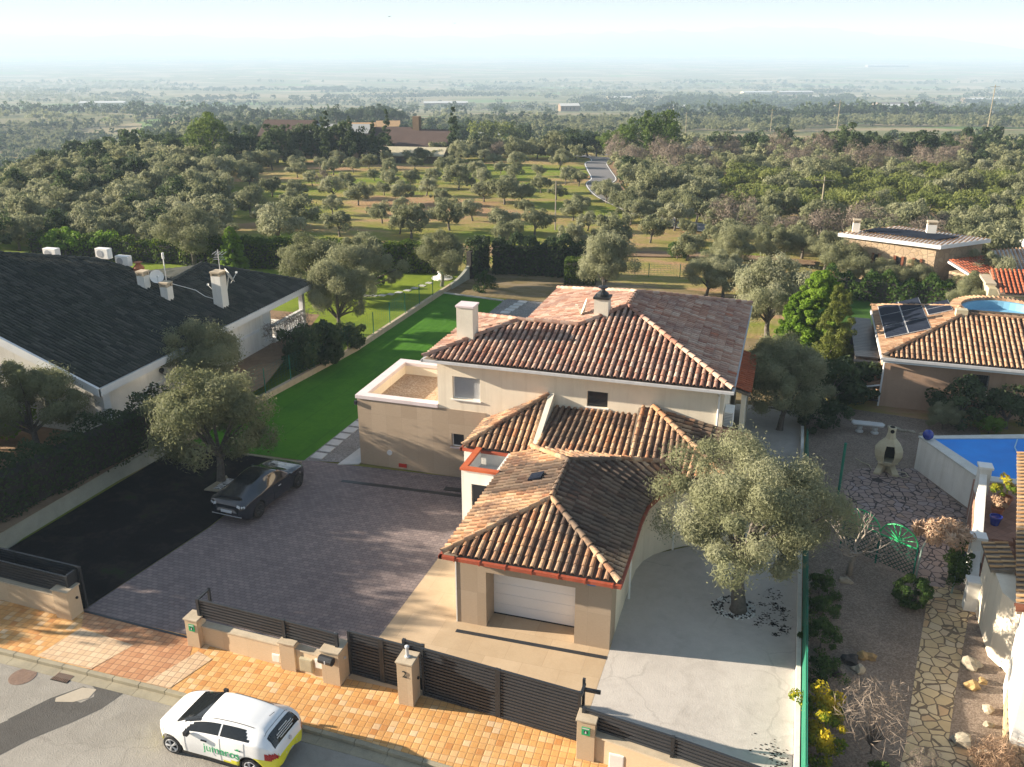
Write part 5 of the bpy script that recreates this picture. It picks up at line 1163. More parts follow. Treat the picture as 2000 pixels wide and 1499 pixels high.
# ================================================================ STREET FRONT
def slat_panel(mb, p, q, z0, z1, n=None, th=0.02):
    n = n or max(3, int((z1 - z0) / 0.11))
    for i in range(n):
        z = z0 + (z1 - z0) * i / n; mb.wallseg(p, q, th, z, z + (z1 - z0) / n * 0.62)
    return mb
def slat_fence(lab, segs, z0, z1, grp=None, name='slat_fence', back=True, cat='fence'):
    p0 = segs[0]; t = thing(name, lab, cat, (p0[0], p0[1], 0), grp)
    for p, q in zip(segs, segs[1:]):
        d = (Vector(q[:2]) - Vector(p[:2])).normalized(); a = Vector(p[:2]) + d * .05; b_ = Vector(q[:2]) - d * .05
        slat_panel(MB(), a, b_, z0 + .03, z1 - .05).build('slat_panel', 'slat_metal', t)
        MB().wallseg(a, b_, 0.07, z1 - .05, z1).build('top_rail', 'dark_metal', t)
        n_ = Vector((-d.y, d.x)) * .035; MB().wallseg(a + n_, b_ + n_, .006, z0 + .02, z1 - .05).build('back_sheet', 'dark_metal', t)
    for p in segs: MB().box(p[0] - .05, p[0] + .05, p[1] - .05, p[1] + .05, z0 - .02, z1 + .01).build('post', 'dark_metal', t)
    return t
def pillar(lab, x0, x1, y0, y1, h, cap=True, name='gate_pillar', cm='stone_cap'):
    t = thing(name, lab, 'pillar', ((x0 + x1) / 2, (y0 + y1) / 2, 0), 'pillars of the street wall')
    MB().box(x0, x1, y0, y1, 0, h).build('shaft', 'fence_wall_stone', t, bevel=0.006)
    MB().box(x0 - .035, x1 + .035, y0 - .035, y1 + .035, h, h + .06).build('cap', cm, t, bevel=0.01); return t
def low_wall(lab, p, q, th, h, h2=None):
    t = thing('street_wall', lab, 'wall', (p[0], p[1], 0), 'low street wall sections'); h2 = h if h2 is None else h2
    MB().wallseg(p, q, th, 0, h, 0, h2).build('wall', 'fence_wall_stone', t)
    MB().wallseg(p, q, th + .06, h, h + .05, h2, h2 + .05).build('coping', 'stone_cap', t); return t
# left piece
pillar('low wide pillar left of the open driveway entrance', -19.15, -18.50, -3.98, -3.40, 1.12)
low_wall('left low wall section with the sunny streak, left of the open driveway', (-45, -2.4), (-19.15, -3.72), 0.26, 0.82, 0.82)
slat_fence('dark slat fence on the left low wall, ending above the low wide pillar', [(-45, -2.35), (-28.5, -3.15), (-22.7, -3.5), (-18.65, -3.70)], 0.86, 1.62)
gt_ = thing('sliding_gate', 'long dark slatted sliding gate parked open behind the left wall', 'gate', (-21, -3.1, 0), 'street gates')
slat_panel(MB(), (-24.6, -2.92), (-18.55, -3.22), 0.12, 1.70).build('slat_panel', 'slat_metal', gt_); MB().wallseg((-24.6, -2.88), (-18.5, -3.18), .006, 0.12, 1.70).build('back_sheet', 'dark_metal', gt_); MB().wallseg((-24.6, -2.92), (-18.5, -3.22), .07, 1.70, 1.76).build('top_rail', 'dark_metal', gt_)
MB().wallseg((-24.6, -2.92), (-18.5, -3.22), .07, 0.05, 0.12).build('bottom_rail', 'dark_metal', gt_)
for x in (-24.6, -21.5, -18.5): MB().box(x - .04, x + .04, -3.07 - (x + 21.5) * .05 - .04, -3.07 - (x + 21.5) * .05 + .04, .05, 1.76).build('upright', 'dark_metal', gt_)
lone(MB().box(-18.7, -18.62, -3.70, -3.24, 1.0, 1.66), 'guide_bracket', 'dark_metal', 'dark bracket joining slat fence and parked gate above the low wide pillar', 'bracket')
# middle piece
pillar('slim pillar with green sign right of the open driveway entrance', -13.70, -13.22, -3.98, -3.50, 1.06)
def sign(x, y, z, w_, h, lab, name='alarm_sign'):
    t = thing(name, lab, 'sign', (x, y, z), 'green alarm signs')
    MB().box(x - w_ / 2, x + w_ / 2, y - .02, y, z, z + h).build('plate', 'green_sign', t)
    MB().box(x - w_ * .42, x + w_ * .42, y - .024, y - .020, z + h * .80, z + h * .93).build('lettering_strip', 'lamp_glass', t)
    MB().box(x - w_ * .22, x + w_ * .22, y - .024, y - .020, z + h * .22, z + h * .62).build('picture_panel', 'sign_ink', t)
    MB().disc((x, y - .024, z + h * .46), (0, -1, 0), w_ * .09, .003, 10).box(x - w_ * .1, x + w_ * .1, y - .027, y - .024, z + h * .24, z + h * .38).build('camera_mark', 'lamp_glass', t)
sign(-13.44, -3.985, 0.66, .22, .26, 'green alarm sign on the slim pillar beside the driveway')
low_wall('low wall section between the slim pillar and the middle pillar', (-13.22, -3.64), (-10.05, -3.86), 0.24, 0.72, 0.80)
pillar('middle pillar of the street wall with plain face', -10.05, -9.50, -4.12, -3.70, 1.02)
low_wall('short low wall section holding the meter boxes', (-9.50, -3.92), (-8.42, -4.04), 0.24, 0.84, 0.84)
pillar('tall deep pillar with black letterbox', -8.42, -7.80, -4.32, -3.64, 1.22)
slat_fence('dark slat fence on the wall between driveway and footgate', [(-13.3, -3.68), (-9.95, -3.86), (-7.98, -4.02)], 1.0, 1.76)
lone(MB().box(-13.34, -13.26, -3.64, -3.0, 1.70, 1.76).box(-13.35, -13.27, -3.08, -3.0, 1.0, 1.76), 'gate_guide', 'dark_metal', 'dark angled guide arm behind the slim pillar', 'bracket')
def meter(x0, x1, y, z0, z1, lab, mat='white_paint', d=.05):
    t = thing('meter_box', lab, 'meter box', ((x0 + x1) / 2, y, z0), 'utility boxes on the street wall')
    MB().box(x0, x1, y - d, y, z0, z1).build('casing', mat, t, bevel=0.008); MB().box(x0 + .03, x1 - .03, y - d - .008, y - d, z0 + .03, z1 - .03).build('door', mat, t)
meter(-10.42, -10.14, -3.965, 0.14, 0.44, 'small white box low on the wall left of the middle pillar')
meter(-9.30, -8.85, -4.08, 0.18, 0.66, 'larger cream box right of the middle pillar', 'concrete_cream', .12)
meter(-8.74, -8.44, -4.13, 0.40, 0.74, 'white box between cream box and letterbox pillar')
lb = thing('letterbox', 'black letterbox hanging on the tall pillar by the footgate', 'letterbox', (-8.15, -4.45, .9))
MB().tube([(-8.40, -4.42, 1.03), (-7.92, -4.47, 1.03)], 0.14, 12).build('body', 'dark_metal', lb); MB().box(-8.17, -8.13, -4.585, -4.575, .97, 1.09).build('number_mark', 'lamp_glass', lb)
def lampd(x, y, z, lab, h=.30):
    t = thing('bollard_lamp', lab, 'lamp', (x, y, z), 'steel lamps on pillars')
    MB().lathe((x, y, z), [(.09, 0), (.09, .03), (.05, .04), (.05, h - .06), (.055, h - .05)], 14).build('post', 'steel', t, smooth=False)
    MB().lathe((x, y, z), [(.052, h - .05), (.07, h - .02), (.07, h + .03), (.03, h + .05)], 14).build('head', 'lamp_glass', t)
lampd(-8.15, -3.85, 1.28, 'steel lamp on the letterbox pillar'); lampd(-5.48, -4.2, 1.60, 'steel lamp on the numbered pillar', .36)
# number pillar
pillar('tall square pillar bearing the number two', -5.72, -5.22, -4.50, -3.92, 1.54)
tm = xf(text_mb('2', .34, .006), Matrix.Translation((-5.47, -4.512, 1.16)) @ Matrix.Rotation(R(90), 4, 'X')); lone(tm, 'house_number', 'sign_ink', 'dark metal numeral two on the tall square pillar', 'house number')
lone(MB().disc((-5.21, -4.1, .8), (1, 0, 0), .05, .04, 10), 'photocell', 'black_plastic', 'small round black gate sensor on the side of the numbered pillar', 'sensor')
lone(MB().disc((-18.49, -3.6, .72), (1, 0, 0), .05, .04, 10), 'photocell', 'black_plastic', 'small round black gate sensor on the low wide pillar', 'sensor')
lone(MB().disc((-7.79, -3.95, .85), (1, 0, 0), .05, .04, 10), 'doorbell', 'steel', 'small round steel bell on the side of the letterbox pillar', 'doorbell')
# foot gate (solid lower sheet with slats), two leaves
def gate(lab, leaves, z1, solid=True, name='gate'):
    t = thing(name, lab, 'gate', (leaves[0][0][0], leaves[0][0][1], 0), 'street gates')
    for p, q in leaves:
        slat_panel(MB(), p, q, .10, z1 - .06, th=.03).build('slat_panel', 'slat_metal', t)
        MB().wallseg(p, q, .07, z1 - .06, z1).build('top_rail', 'dark_metal', t); MB().wallseg(p, q, .07, .04, .10).build('bottom_rail', 'dark_metal', t)
        d = (Vector(q) - Vector(p)).normalized(); n = Vector((-d.y, d.x)) * .04
        a = Vector(p) + n; b_ = Vector(q) + n; MB().wallseg(a, b_, .006, .10, z1 - .06).build('back_sheet', 'dark_metal', t)
        for c in (p, q): MB().box(c[0] - .04, c[0] + .04, c[1] - .045, c[1] + .045, .04, z1 + .004).build('upright', 'dark_metal', t)
    return t
gate('dark slatted footgate with two leaves between letterbox and numbered pillar', [((-7.74, -3.66), (-6.62, -3.74)), ((-6.54, -3.745), (-5.80, -3.80))], 1.68, name='foot_gate')
gate('dark slatted sliding gate in front of the garage', [((-5.10, -3.92), (-2.62, -4.17)), ((-2.54, -4.18), (-0.02, -4.44))], 1.80, name='sliding_gate')
slat_fence('narrow dark slat panel behind the numbered pillar', [(-5.80, -3.72), (-5.14, -3.80)], .05, 1.82)
lone(MB().box(-0.02, .06, -4.5, -4.0, 1.70, 1.78).box(-.06, .50, -4.06, -3.98, 1.52, 1.62).box(-.04, .04, -4.06, -3.98, .1, 1.95), 'gate_stop', 'dark_metal', 'dark metal gate catch behind the right signed pillar', 'bracket')
# right piece
pillar('right signed pillar beside the garage gate', .06, .58, -5.10, -4.66, 1.36)
sign(.32, -5.105, .92, .24, .27, 'green alarm sign on the pillar right of the garage gate')
low_wall('right low wall section beside the pale concrete patio', (.58, -4.88), (9, -6.35), .26, .84, .84)
slat_fence('dark slat fence on the right low wall', [(.18, -4.78), (2.75, -5.18), (5.3, -5.66), (8.5, -6.2)], .90, 1.58)
meter(1.02, 1.45, -5.13, 0.0, .52, 'white box low on the right street wall')

# ---- right boundary: pale kerb wall and green mesh fence
rbw = lone(MB().box(6.02, 6.16, -4.9, 24, 0, .28), 'boundary_wall', 'white_render', 'thin pale boundary wall between patio and gravel garden', 'wall')
mf = thing('mesh_fence', 'green mesh screening fence along the gravel garden', 'fence', (6.25, 5, 0))
MB().prism([(6.20, -5.2), (6.22, -5.2), (6.22, 18), (6.20, 18)], .1, 1.35).build('mesh_screen', 'green_mesh', mf)
for i in range(10): MB().tube([(6.25, -5 + i * 2.5, 0), (6.25, -5 + i * 2.5, 1.42)], .025, 8).build('post', 'dark_green_metal', mf)
MB().tube([(6.25, -5, 1.36), (6.25, 17.5, 1.36)], .018, 6).build('top_wire', 'dark_green_metal', mf)
lone(MB().tube([(7.55, 12.2, 0), (7.55, 12.2, 3.3)], .06, 10), 'green_pole', 'dark_green_metal', 'tall dark green pole behind the big olive tree', 'pole')

# ---- left boundary
lb_ = thing('retaining_wall', 'pale green retaining wall left of the dark planting bed', 'wall', (-24.3, 2, 0))
LB = [(-25.9, -3.2), (-25.3, -.3), (-24.0, 9.05), (-23.15, 16.45), (-22.05, 25.7), (-21.75, 41.2)]
for p, q in zip(LB[:2], LB[1:3]): MB().wallseg(p, q, .26, -.1, .62).build('wall', 'retaining_wall', lb_)
ms = thing('green_screen', 'dark green mesh screen standing on the pale green retaining wall', 'fence', (-24.5, 3, .6))
for p, q in zip(LB[:2], LB[1:3]):
    MB().wallseg((p[0] - .1, p[1]), (q[0] - .1, q[1]), .02, .62, 2.0).build('mesh_screen', 'dark_green_mesh', ms)
for i in range(6): x = -25.45 + i * .27; y = -1 + i * 2; MB().tube([(x - .05, y, .6), (x - .05, y, 2.05)], .03, 8).build('post', 'dark_green_metal', ms)
gw2 = thing('garden_wall', 'low pale wall along the bright green lawn', 'wall', (-22.5, 25, 0))
for p, q in zip(LB[2:5], LB[3:6]): MB().wallseg(p, q, .22, -.1, .38).build('wall', 'stone_cap', gw2)
MB().wallseg(LB[5], (-21.4, 50), .22, -.1, .38).build('wall', 'stone_cap', gw2)
wf = thing('wire_fence', 'grey wire mesh fence on the low wall between the two lawns', 'fence', (-22.3, 25, .38))
for p, q, h0, h1 in ((LB[2], LB[3], 2.2, 2.2), (LB[3], LB[4], 1.9, 1.9), (LB[4], LB[5], 1.9, 1.9)):
    n = max(2, int((Vector(q) - Vector(p)).length / 2.3))
    for i in range(n):
        c = Vector(p).lerp(Vector(q), i / n); MB().tube([(c.x, c.y, .38), (c.x, c.y, h0)], .03, 6).build('post', 'dark_green_metal', wf)
    wm_ = MB()
    for k in range(10): z = .5 + k * (h0 - .5) / 9; wm_.tube([(p[0], p[1], z), (q[0], q[1], z)], .006, 3, cap=False)
    L_ = (Vector(q) - Vector(p)).length
    for k in range(int(L_ / .3)): c = Vector(p).lerp(Vector(q), k * .3 / L_); wm_.tube([(c.x, c.y, .45), (c.x, c.y, h0)], .005, 3, cap=False)
    wm_.build('wire_mesh', 'dark_green_metal', wf)
sw_ = thing('curved_wall', 'sweeping pale end wall half covered in ivy at the end of the lawn', 'wall', (-20.5, 47, 0))
cwm = MB()
for i in range(10):
    t0, t1 = i / 10, (i + 1) / 10; f = lambda t: .45 + 2.6 * t * t
    p = (-21.6 + .5 * t0, 42.0 + 7 * t0); q = (-21.6 + .5 * t1, 42.0 + 7 * t1); cwm.wallseg(p, q, .25, -.1, f(t0), -.1, f(t1))
cwm.build('wall', 'retaining_wall', sw_)
lf = MB()
for k in range(7): lf.box(-12 + k * 2.6, -11.94 + k * 2.6, 49.9 + k * .5, 49.96 + k * .5, 0, 1.2)
t = thing('field_fence', 'low dark wire fence between the garden and the olive grove', 'fence', (-2, 51, 0))
for k in range(7): MB().box(-12 + k * 2.6, -11.94 + k * 2.6, 49.9 + k * .5, 49.96 + k * .5, 0, 1.15).build('post', 'dark_green_metal', t)
fm = MB()
for k in range(6): fm.tube([(-12, 49.93, .2 + k * .18), (4, 52.95, .2 + k * .18)], .008, 3, cap=False)
for k in range(60): fm.tube([(-12 + k * .27, 49.93 + k * .0508, .15), (-12 + k * .27, 49.93 + k * .0508, 1.1)], .006, 3, cap=False)
fm.build('wire_mesh', 'dark_green_metal', t)

# ---- manhole and road grate
mh = thing('manhole_cover', 'round rusty manhole cover in the road', 'manhole', (-18.0, -6.75, -.13))
MB().lathe((-18.0, -6.78, -.13), [(.42, 0), (.42, .008), (.36, .010), (.0, .010)], 28).build('lid', 'rust_iron', mh) if 'rust_iron' in MATS else None
simple('rust_iron', (.24, .16, .12), (.13, .09, .07), 5, .8, bstr=.4)
MB().lathe((-18.0, -6.78, -.13), [(.42, 0), (.42, .008), (.36, .010), (.0, .010)], 28).build('lid', 'rust_iron', mh)
m_ = MB()
for k in range(8): m_.box(-18.28, -17.72, -7.02 + k * .065, -7.00 + k * .065, -.12, -.112)
m_.build('raised_ribs', 'rust_iron', mh)
gr = thing('road_grate', 'rectangular rusty drain grate beside the kerb', 'drain', (-16.7, -6.3, -.13))
m_ = MB()
for k in range(9): m_.box(-17.0 + k * .07, -16.965 + k * .07, -6.62, -6.28, -.12, -.108)
m_.build('bars', 'rust_iron', gr); MB().box(-17.03, -16.37, -6.65, -6.25, -.126, -.120).build('pit', 'soot', gr)

# ---- gravel garden objects
BQ = thing('barbecue', 'cream concrete barbecue with chimney and crossed feet', 'barbecue', (9.9, 16.9, 0))
def hexa(w0, w1, z0, z1, d0, d1, y=0):
    return w0, w1, z0, z1
bm = MB(); cxx, cyy = 9.9, 16.9
prof = [(.34, .32, .50), (.50, .40, .68), (.60, .46, .95), (.60, .46, 1.25), (.46, .38, 1.52), (.22, .22, 1.8), (.17, .17, 2.05), (.17, .17, 2.35)]
nn = 8; o_ = 0
for (wx, wy, z) in prof:
    for k in range(nn): a = 2 * math.pi * (k + .5) / nn; bm.v.append((cxx + wx * math.cos(a) * 1.08, cyy + wy * math.sin(a) * 1.08, z))
for i in range(len(prof) - 1):
    for k in range(nn):
        if i in (1, 2, 3) and k in (5,): continue
        bm.f.append((i * nn + k, i * nn + (k + 1) % nn, (i + 1) * nn + (k + 1) % nn, (i + 1) * nn + k)); bm.t.append(.5)
bm.f.append(tuple(range(nn))[::-1]); bm.t.append(.5)
bo = bm.build('hood', 'concrete_cream', BQ); so_ = bo.modifiers.new('solid', 'SOLIDIFY'); so_.thickness = .05
MB().box(cxx - .44, cxx + .44, cyy - .36, cyy + .30, .62, .68).build('hearth', 'concrete_cream', BQ); MB().box(cxx - .34, cxx + .34, cyy + .1, cyy + .26, .75, 1.3).build('fireback', 'soot', BQ)
MB().lathe((cxx, cyy, 2.35), [(.10, 0), (.12, .02)], 8).disc((cxx, cyy - .17, 2.2), (0, -1, 0), .09, .03).build('flue_hole', 'soot', BQ)
for s_ in (-1, 1): MB().prism([(cxx + s_ * .42 - .14, cyy - .35), (cxx + s_ * .42 + .14, cyy - .35), (cxx + s_ * .1 + .14, cyy + .3), (cxx + s_ * .1 - .14, cyy + .3)], 0, [.12, .12, .6, .6]).build('foot', 'concrete_cream', BQ)
BN = thing('stone_bench', 'white stone bench on two round pedestals near the barbecue', 'bench', (9.3, 21.6, 0))
MB().prism([(8.6, 21.35), (10.05, 21.35), (10.15, 21.6), (10.05, 21.85), (8.6, 21.85), (8.5, 21.6)], .45, .54).build('seat', 'slab_white', BN, bevel=.02)
for x in (8.95, 9.7): MB().lathe((x, 21.6, 0), [(.2, 0), (.2, .06), (.12, .12), (.15, .25), (.12, .36), (.19, .44)], 12).build('pedestal', 'slab_white', BN)
lone(MB().tube([(10.3, 16.9, .03), (10.6, 16.5, .03), (10.9, 16.7, .03), (10.8, 17.1, .03), (10.4, 17.2, .03)], .02, 5), 'garden_hose', 'concrete_cream', 'thin pale hose curled right of the barbecue', 'hose')
lone(MB().tube([(9.3, 17.0, .03), (9.2, 17.5, .03), (8.9, 17.7, .03), (8.6, 18.1, .03)], .02, 5), 'garden_hose', 'concrete_cream', 'thin pale hose trailing left of the barbecue', 'hose')
# lattice gate with wheel arches
LG = thing('lattice_gate', 'dark green lattice fence topped by two bright green half wheels', 'fence', (8.9, 8.3, 0))
gp = Vector((7.65, 9.2)); gq = Vector((10.2, 7.55)); gd_ = (gq - gp).normalized(); GL_ = (gq - gp).length
def gpt(s_, z): p = gp + gd_ * s_; return (p.x, p.y, z)
lt = MB(); zt, zb_ = 1.32, .12; hgt_ = zt - zb_; st = .19; k = -hgt_
while k < GL_:
    for sg in (1, -1):
        a0 = (max(0, k), zb_ + max(0, -k)) ; pts = []
        s0, z0 = k, zb_; s1, z1 = k + hgt_, zt
        if s0 < 0: z0 += -s0; s0 = 0
        if s1 > GL_: z1 -= s1 - GL_; s1 = GL_
        if s1 > s0:
            if sg == 1: lt.tube([gpt(s0, z0), gpt(s1, z1)], .016, 4, cap=False)
            else: lt.tube([gpt(GL_ - s0, z0), gpt(GL_ - s1, z1)], .016, 4, cap=False)
    k += st
lt.build('lattice', 'dark_green_mesh', LG)
for s0, s1 in ((.0, GL_ / 2), (GL_ / 2, GL_)):
    c = (s0 + s1) / 2; r_ = (s1 - s0) / 2; rim = MB(); n = 8
    pr_ = [gpt(c + r_ * math.cos(math.pi * k / n), zt + .04 + r_ * .85 * math.sin(math.pi * k / n)) for k in range(n + 1)]
    rim.tube(pr_, .03, 6); rim.tube([gpt(s0, zt), gpt(s1, zt)], .035, 6)
    for k in range(1, n): rim.tube([gpt(c, zt + .05), pr_[k]], .022, 5)
    rim.build('half_wheel', 'green_metal', LG)
for s_ in (0, GL_ / 2, GL_): MB().tube([gpt(s_, 0), gpt(s_, zt + .1)], .035, 8).build('post', 'dark_green_metal', LG)
AR = thing('garden_arch', 'slim pale metal arch over the flagstone path', 'arch', (10.9, 7.3, 0))
MB().tube([(10.25, 7.3, 0), (10.3, 7.35, 1.5), (10.45, 7.5, 1.85), (11.0, 7.5, 2.0), (11.45, 7.3, 1.85), (11.55, 7.15, 1.5), (11.5, 7.0, 0)], .035, 8).build('frame', 'green_gray', AR) if 'green_gray' in MATS else None
simple('green_gray', (.20, .27, .24), None, 3)
MB().tube([(10.25, 7.3, 0), (10.3, 7.35, 1.5), (10.45, 7.5, 1.85), (11.0, 7.5, 2.0), (11.45, 7.3, 1.85), (11.55, 7.15, 1.5), (11.5, 7.0, 0)], .035, 8).build('frame', 'green_gray', AR)
def rockm(seed, r, sq=.7):
    rg = random.Random(seed); bmh = bmesh_ico(2); mb = MB()
    for v in bmh[0]:
        n = Vector(v); k = 1 + .25 * math.sin(n.x * 3 + seed) + .22 * math.sin(n.y * 4 + seed * 2) + .15 * math.sin(n.z * 7 + n.x * 6 + seed * 3) + rg.uniform(-.14, .14)
        mb.v.append((n.x * r * k, n.y * r * k * .8, n.z * r * k * sq + r * sq * .6))
    mb.f = list(bmh[1]); mb.t = [rg.random()] * len(mb.f); return mb
import bmesh
def bmesh_ico(s):
    b_ = bmesh.new(); bmesh.ops.create_icosphere(b_, subdivisions=s, radius=1); vs = [tuple(v.co) for v in b_.verts]; fs = [tuple(v.index for v in f.verts) for f in b_.faces]; b_.free(); return vs, fs
for i, (x, y, r_, mat, lab) in enumerate(((11.57, 2.6, .36, 'rock', 'large pale boulder between the garden path and the white house'), (8.25, 2.05, .32, 'ochre_rock', 'ochre rock among dark stones by the green fence'),
    (7.74, 6.64, .26, 'rock', 'pale round rock at the foot of the pruned tree'), (10.65, -1.2, .34, 'rock', 'pointed pale boulder at the fork of the garden path'), (11.35, 1.5, .32, 'ochre_rock', 'orange lichen covered rock below the large pale boulder'),
    (11.75, 1.9, .20, 'ochre_rock', 'small orange rock beside the white house wall'), (11.7, .5, .22, 'rock', 'small pale rock at the white house wall'), (11.6, -.2, .18, 'rock', 'smallest pale rock by the stone skirting'), (11.3, -1.5, .22, 'rock', 'grey rock behind the pointed boulder'),
    (7.7, 1.7, .34, 'dark_board', 'dark mossy rock beside the ochre rock'), (7.95, 1.3, .26, 'rock', 'flat grey rock below the ochre rock'), (7.3, .9, .26, 'dark_board', 'dark low rock near the green fence'), (6.9, -4.0, .24, 'rock', 'pale rock under the yellow flowering shrub'))):
    lone(xf(rockm(i + 3, r_ * .8), Matrix.Translation((x, y, -.02))), 'garden_rock', mat, lab, 'rock', 'rocks in the gravel garden')
for i in range(14):
    x = 8.7 + i * .36 + rt.uniform(-.08, .08); y = 23.0 - i * .10 + rt.uniform(-.1, .1)
    lone(xf(rockm(60 + i, .17, .55), Matrix.Translation((x, y, -.02))), 'edging_stone', 'rock', 'rough pale stone in the curved edging behind the stone bench', 'rock', 'edging stones of the gravel garden', smooth=True)
pb_ = thing('pebble_ring', 'black and white pebbles round the trunk of the big olive', 'pebbles', (3.85, 3.7, 0)); pm_ = MB()
for i in range(260):
    a = rt.uniform(0, 6.28); q = .35 + .45 * rt.random() ** .6; x, y = 3.85 + q * math.cos(a), 3.7 + q * math.sin(a) * .9; s = rt.uniform(.03, .06)
    pm_.add([(x - s, y, .01), (x, y - s, .01), (x + s, y, .01), (x, y + s, .01), (x, y, .01 + s)], [(0, 1, 4), (1, 2, 4), (2, 3, 4), (3, 0, 4)], rt.random())
po_ = pm_.build('pebbles', 'tint_pebble', pb_) if 'tint_pebble' in MATS else None
m, nt, b = base_mat('tint_pebble', .7); a = N(nt, 'ShaderNodeAttribute'); a.attribute_name = 'tint'; nt.links.new(ramp(nt, a.outputs['Fac'], [(.45, (.02, .02, .02)), (.5, (.6, .6, .58))]), b.inputs['Base Color'])
po_ = pm_.build('pebbles', 'tint_pebble', pb_); po_['kind'] = 'stuff'
tb = thing('tree_bed', 'triangular white pebble bed with stone edging behind the black car', 'tree bed', (-19.2, 6.4, 0))
MB().prism([(-19.9, 5.85), (-18.0, 6.0), (-18.2, 6.15), (-19.6, 6.02)], 0, .06).prism([(-19.9, 5.85), (-19.6, 6.02), (-19.55, 7.2), (-19.75, 7.4)], 0, .06).build('edging', 'kerb_stone', tb)
MB().prism([(-19.6, 6.03), (-18.25, 6.15), (-18.5, 7.1), (-19.55, 7.2)], 0, .035).build('pebbles', 'pebbles', tb)
# garden statue and stone steps in the left neighbour's lawn
FT = thing('fountain_statue', 'small white statue on a round plinth at the end of the lawn', 'statue', (-23.5, 45.0, 0))
MB().lathe((-23.5, 45.0, 0), [(.9, 0), (.9, .12), (.5, .16), (.3, .5), (.42, .6), (.2, .62)], 16).build('plinth', 'white_paint', FT)
MB().lathe((-23.5, 45.0, .6), [(.2, 0), (.24, .25), (.16, .45), (.2, .7), (.12, .85), (.1, .9), (.15, 1.0), (.12, 1.14), (0, 1.2)], 10).build('figure', 'white_paint', FT, smooth=True)
for i, (x, y) in enumerate(((-27.3, 38.0), (-26.7, 38.2), (-26.1, 38.5), (-25.6, 39.0), (-25.2, 39.7), (-24.8, 40.5), (-24.5, 41.3), (-24.2, 42.2), (-24.0, 43.2))):
    lone(MB().prism([(x - .28, y - .2), (x + .25, y - .25), (x + .3, y + .2), (x - .2, y + .27)], .02, .07), 'stepping_stone', 'slab_white', 'irregular pale stepping stone curving across the left lawn', 'stepping stone', 'stepping stones to the statue')
# ================================================================ CARS
def cinterp(pts, x):
    pts = sorted(pts); xs = [p[0] for p in pts]; ys = [p[1] for p in pts]
    if x <= xs[0]: return ys[0]
    if x >= xs[-1]: return ys[-1]
    for i in range(len(xs) - 1):
        if x <= xs[i + 1]:
            t = (x - xs[i]) / (xs[i + 1] - xs[i])
            def m(k):
                if k == 0 or k == len(xs) - 1: return 0 if k == 0 else 0
                return 0.5 * ((ys[k + 1] - ys[k]) / (xs[k + 1] - xs[k]) + (ys[k] - ys[k - 1]) / (xs[k] - xs[k - 1]))
            h = xs[i + 1] - xs[i]; m0, m1 = m(i) * h, m(i + 1) * h
            if i == 0: m0 = (ys[1] - ys[0])
            if i == len(xs) - 2: m1 = (ys[-1] - ys[-2])
            return (2 * t ** 3 - 3 * t * t + 1) * ys[i] + (t ** 3 - 2 * t * t + t) * m0 + (-2 * t ** 3 + 3 * t * t) * ys[i + 1] + (t ** 3 - t * t) * m1
def car_loft(C, nx=88):
    """grid of body points [station][ring]; each ring runs right sill -> roof -> left sill"""
    x0, x1 = C['x']; G = []; ang = [0.5 - 0.5 * math.cos(math.pi * i / nx) for i in range(nx + 1)]
    for i in range(nx + 1):
        t = 0.35 * ang[i] + 0.65 * i / nx; x = x0 + (x1 - x0) * t
        zt, zb, wb, wr = (cinterp(C[k], x) for k in ('ztop', 'zbelt', 'wb', 'wr')); zl = cinterp(C['zlow'], x); zb = min(zb, zt - .05)
        ze = zt - (zt - zb) * .17 - .02
        side = [(wb * .93, zl), (wb * .985, zl + .07), (wb * 1.01, zl + (zb - zl) * .35), (wb * 1.015, zl + (zb - zl) * .55), (wb, zl + (zb - zl) * .8), (wb * .975, zb)]
        up = [(wb * .975 + (wr - wb * .975) * s_, zb + (ze - zb) * s_ ** .92) for s_ in (.06, .12, .3, .5, .7, .88, .94, 1.0)]
        top = [(wr * .93, ze + (zt - ze) * .55), (wr * .8, ze + (zt - ze) * .82), (wr * .6, ze + (zt - ze) * .93), (wr * .3, ze + (zt - ze) * .985), (0, zt)]
        # densify lower side
        fine = []
        for a, b_ in zip(side, side[1:]):
            for k in range(3): s_ = k / 3; fine.append((a[0] + (b_[0] - a[0]) * s_, a[1] + (b_[1] - a[1]) * s_))
        half = fine + [side[-1]] + up + top; row = []
        for (y, z) in half:
            for xw in C['wheels']:
                dx = abs(x - xw); ra = C['ra']
                if dx < ra: z = max(z, min(C['rw'] + math.sqrt(ra * ra - dx * dx), zb - .06 if z < zb - .06 else z))
            row.append((x, -y, z))
        G.append(row + [(x, -p[1], p[2]) for p in row[:-1][::-1]])
    for end in (0, -1):
        E_ = G[end]; zm = sum(p[2] for p in E_) / len(E_); dx = -.012 if end == 0 else .012; add = []
        for k, f in enumerate((.93, .75, .4, 0.0)): add.append([(p[0] + dx * (k + 1) * .6, p[1] * f, zm + (p[2] - zm) * f) for p in E_])
        G = (add[::-1] + G) if end == 0 else (G + add)
    return G
def cells(G, test, off=0.0):
    mb = MB(); m_ = len(G[0])
    for i in range(len(G) - 1):
        for j in range(m_ - 1):
            q = [Vector(G[i][j]), Vector(G[i + 1][j]), Vector(G[i + 1][j + 1]), Vector(G[i][j + 1])]
            c = (q[0] + q[1] + q[2] + q[3]) / 4
            if test(i, min(j, m_ - 2 - j), c):
                n = (q[2] - q[0]).cross(q[3] - q[1])
                if n.length < 1e-9: continue
                n.normalize()
                if n.dot(Vector((0, c.y, c.z - .5))) < 0: n = -n
                mb.add([tuple(p + n * off) for p in q], [(0, 1, 2, 3)])
    return mb
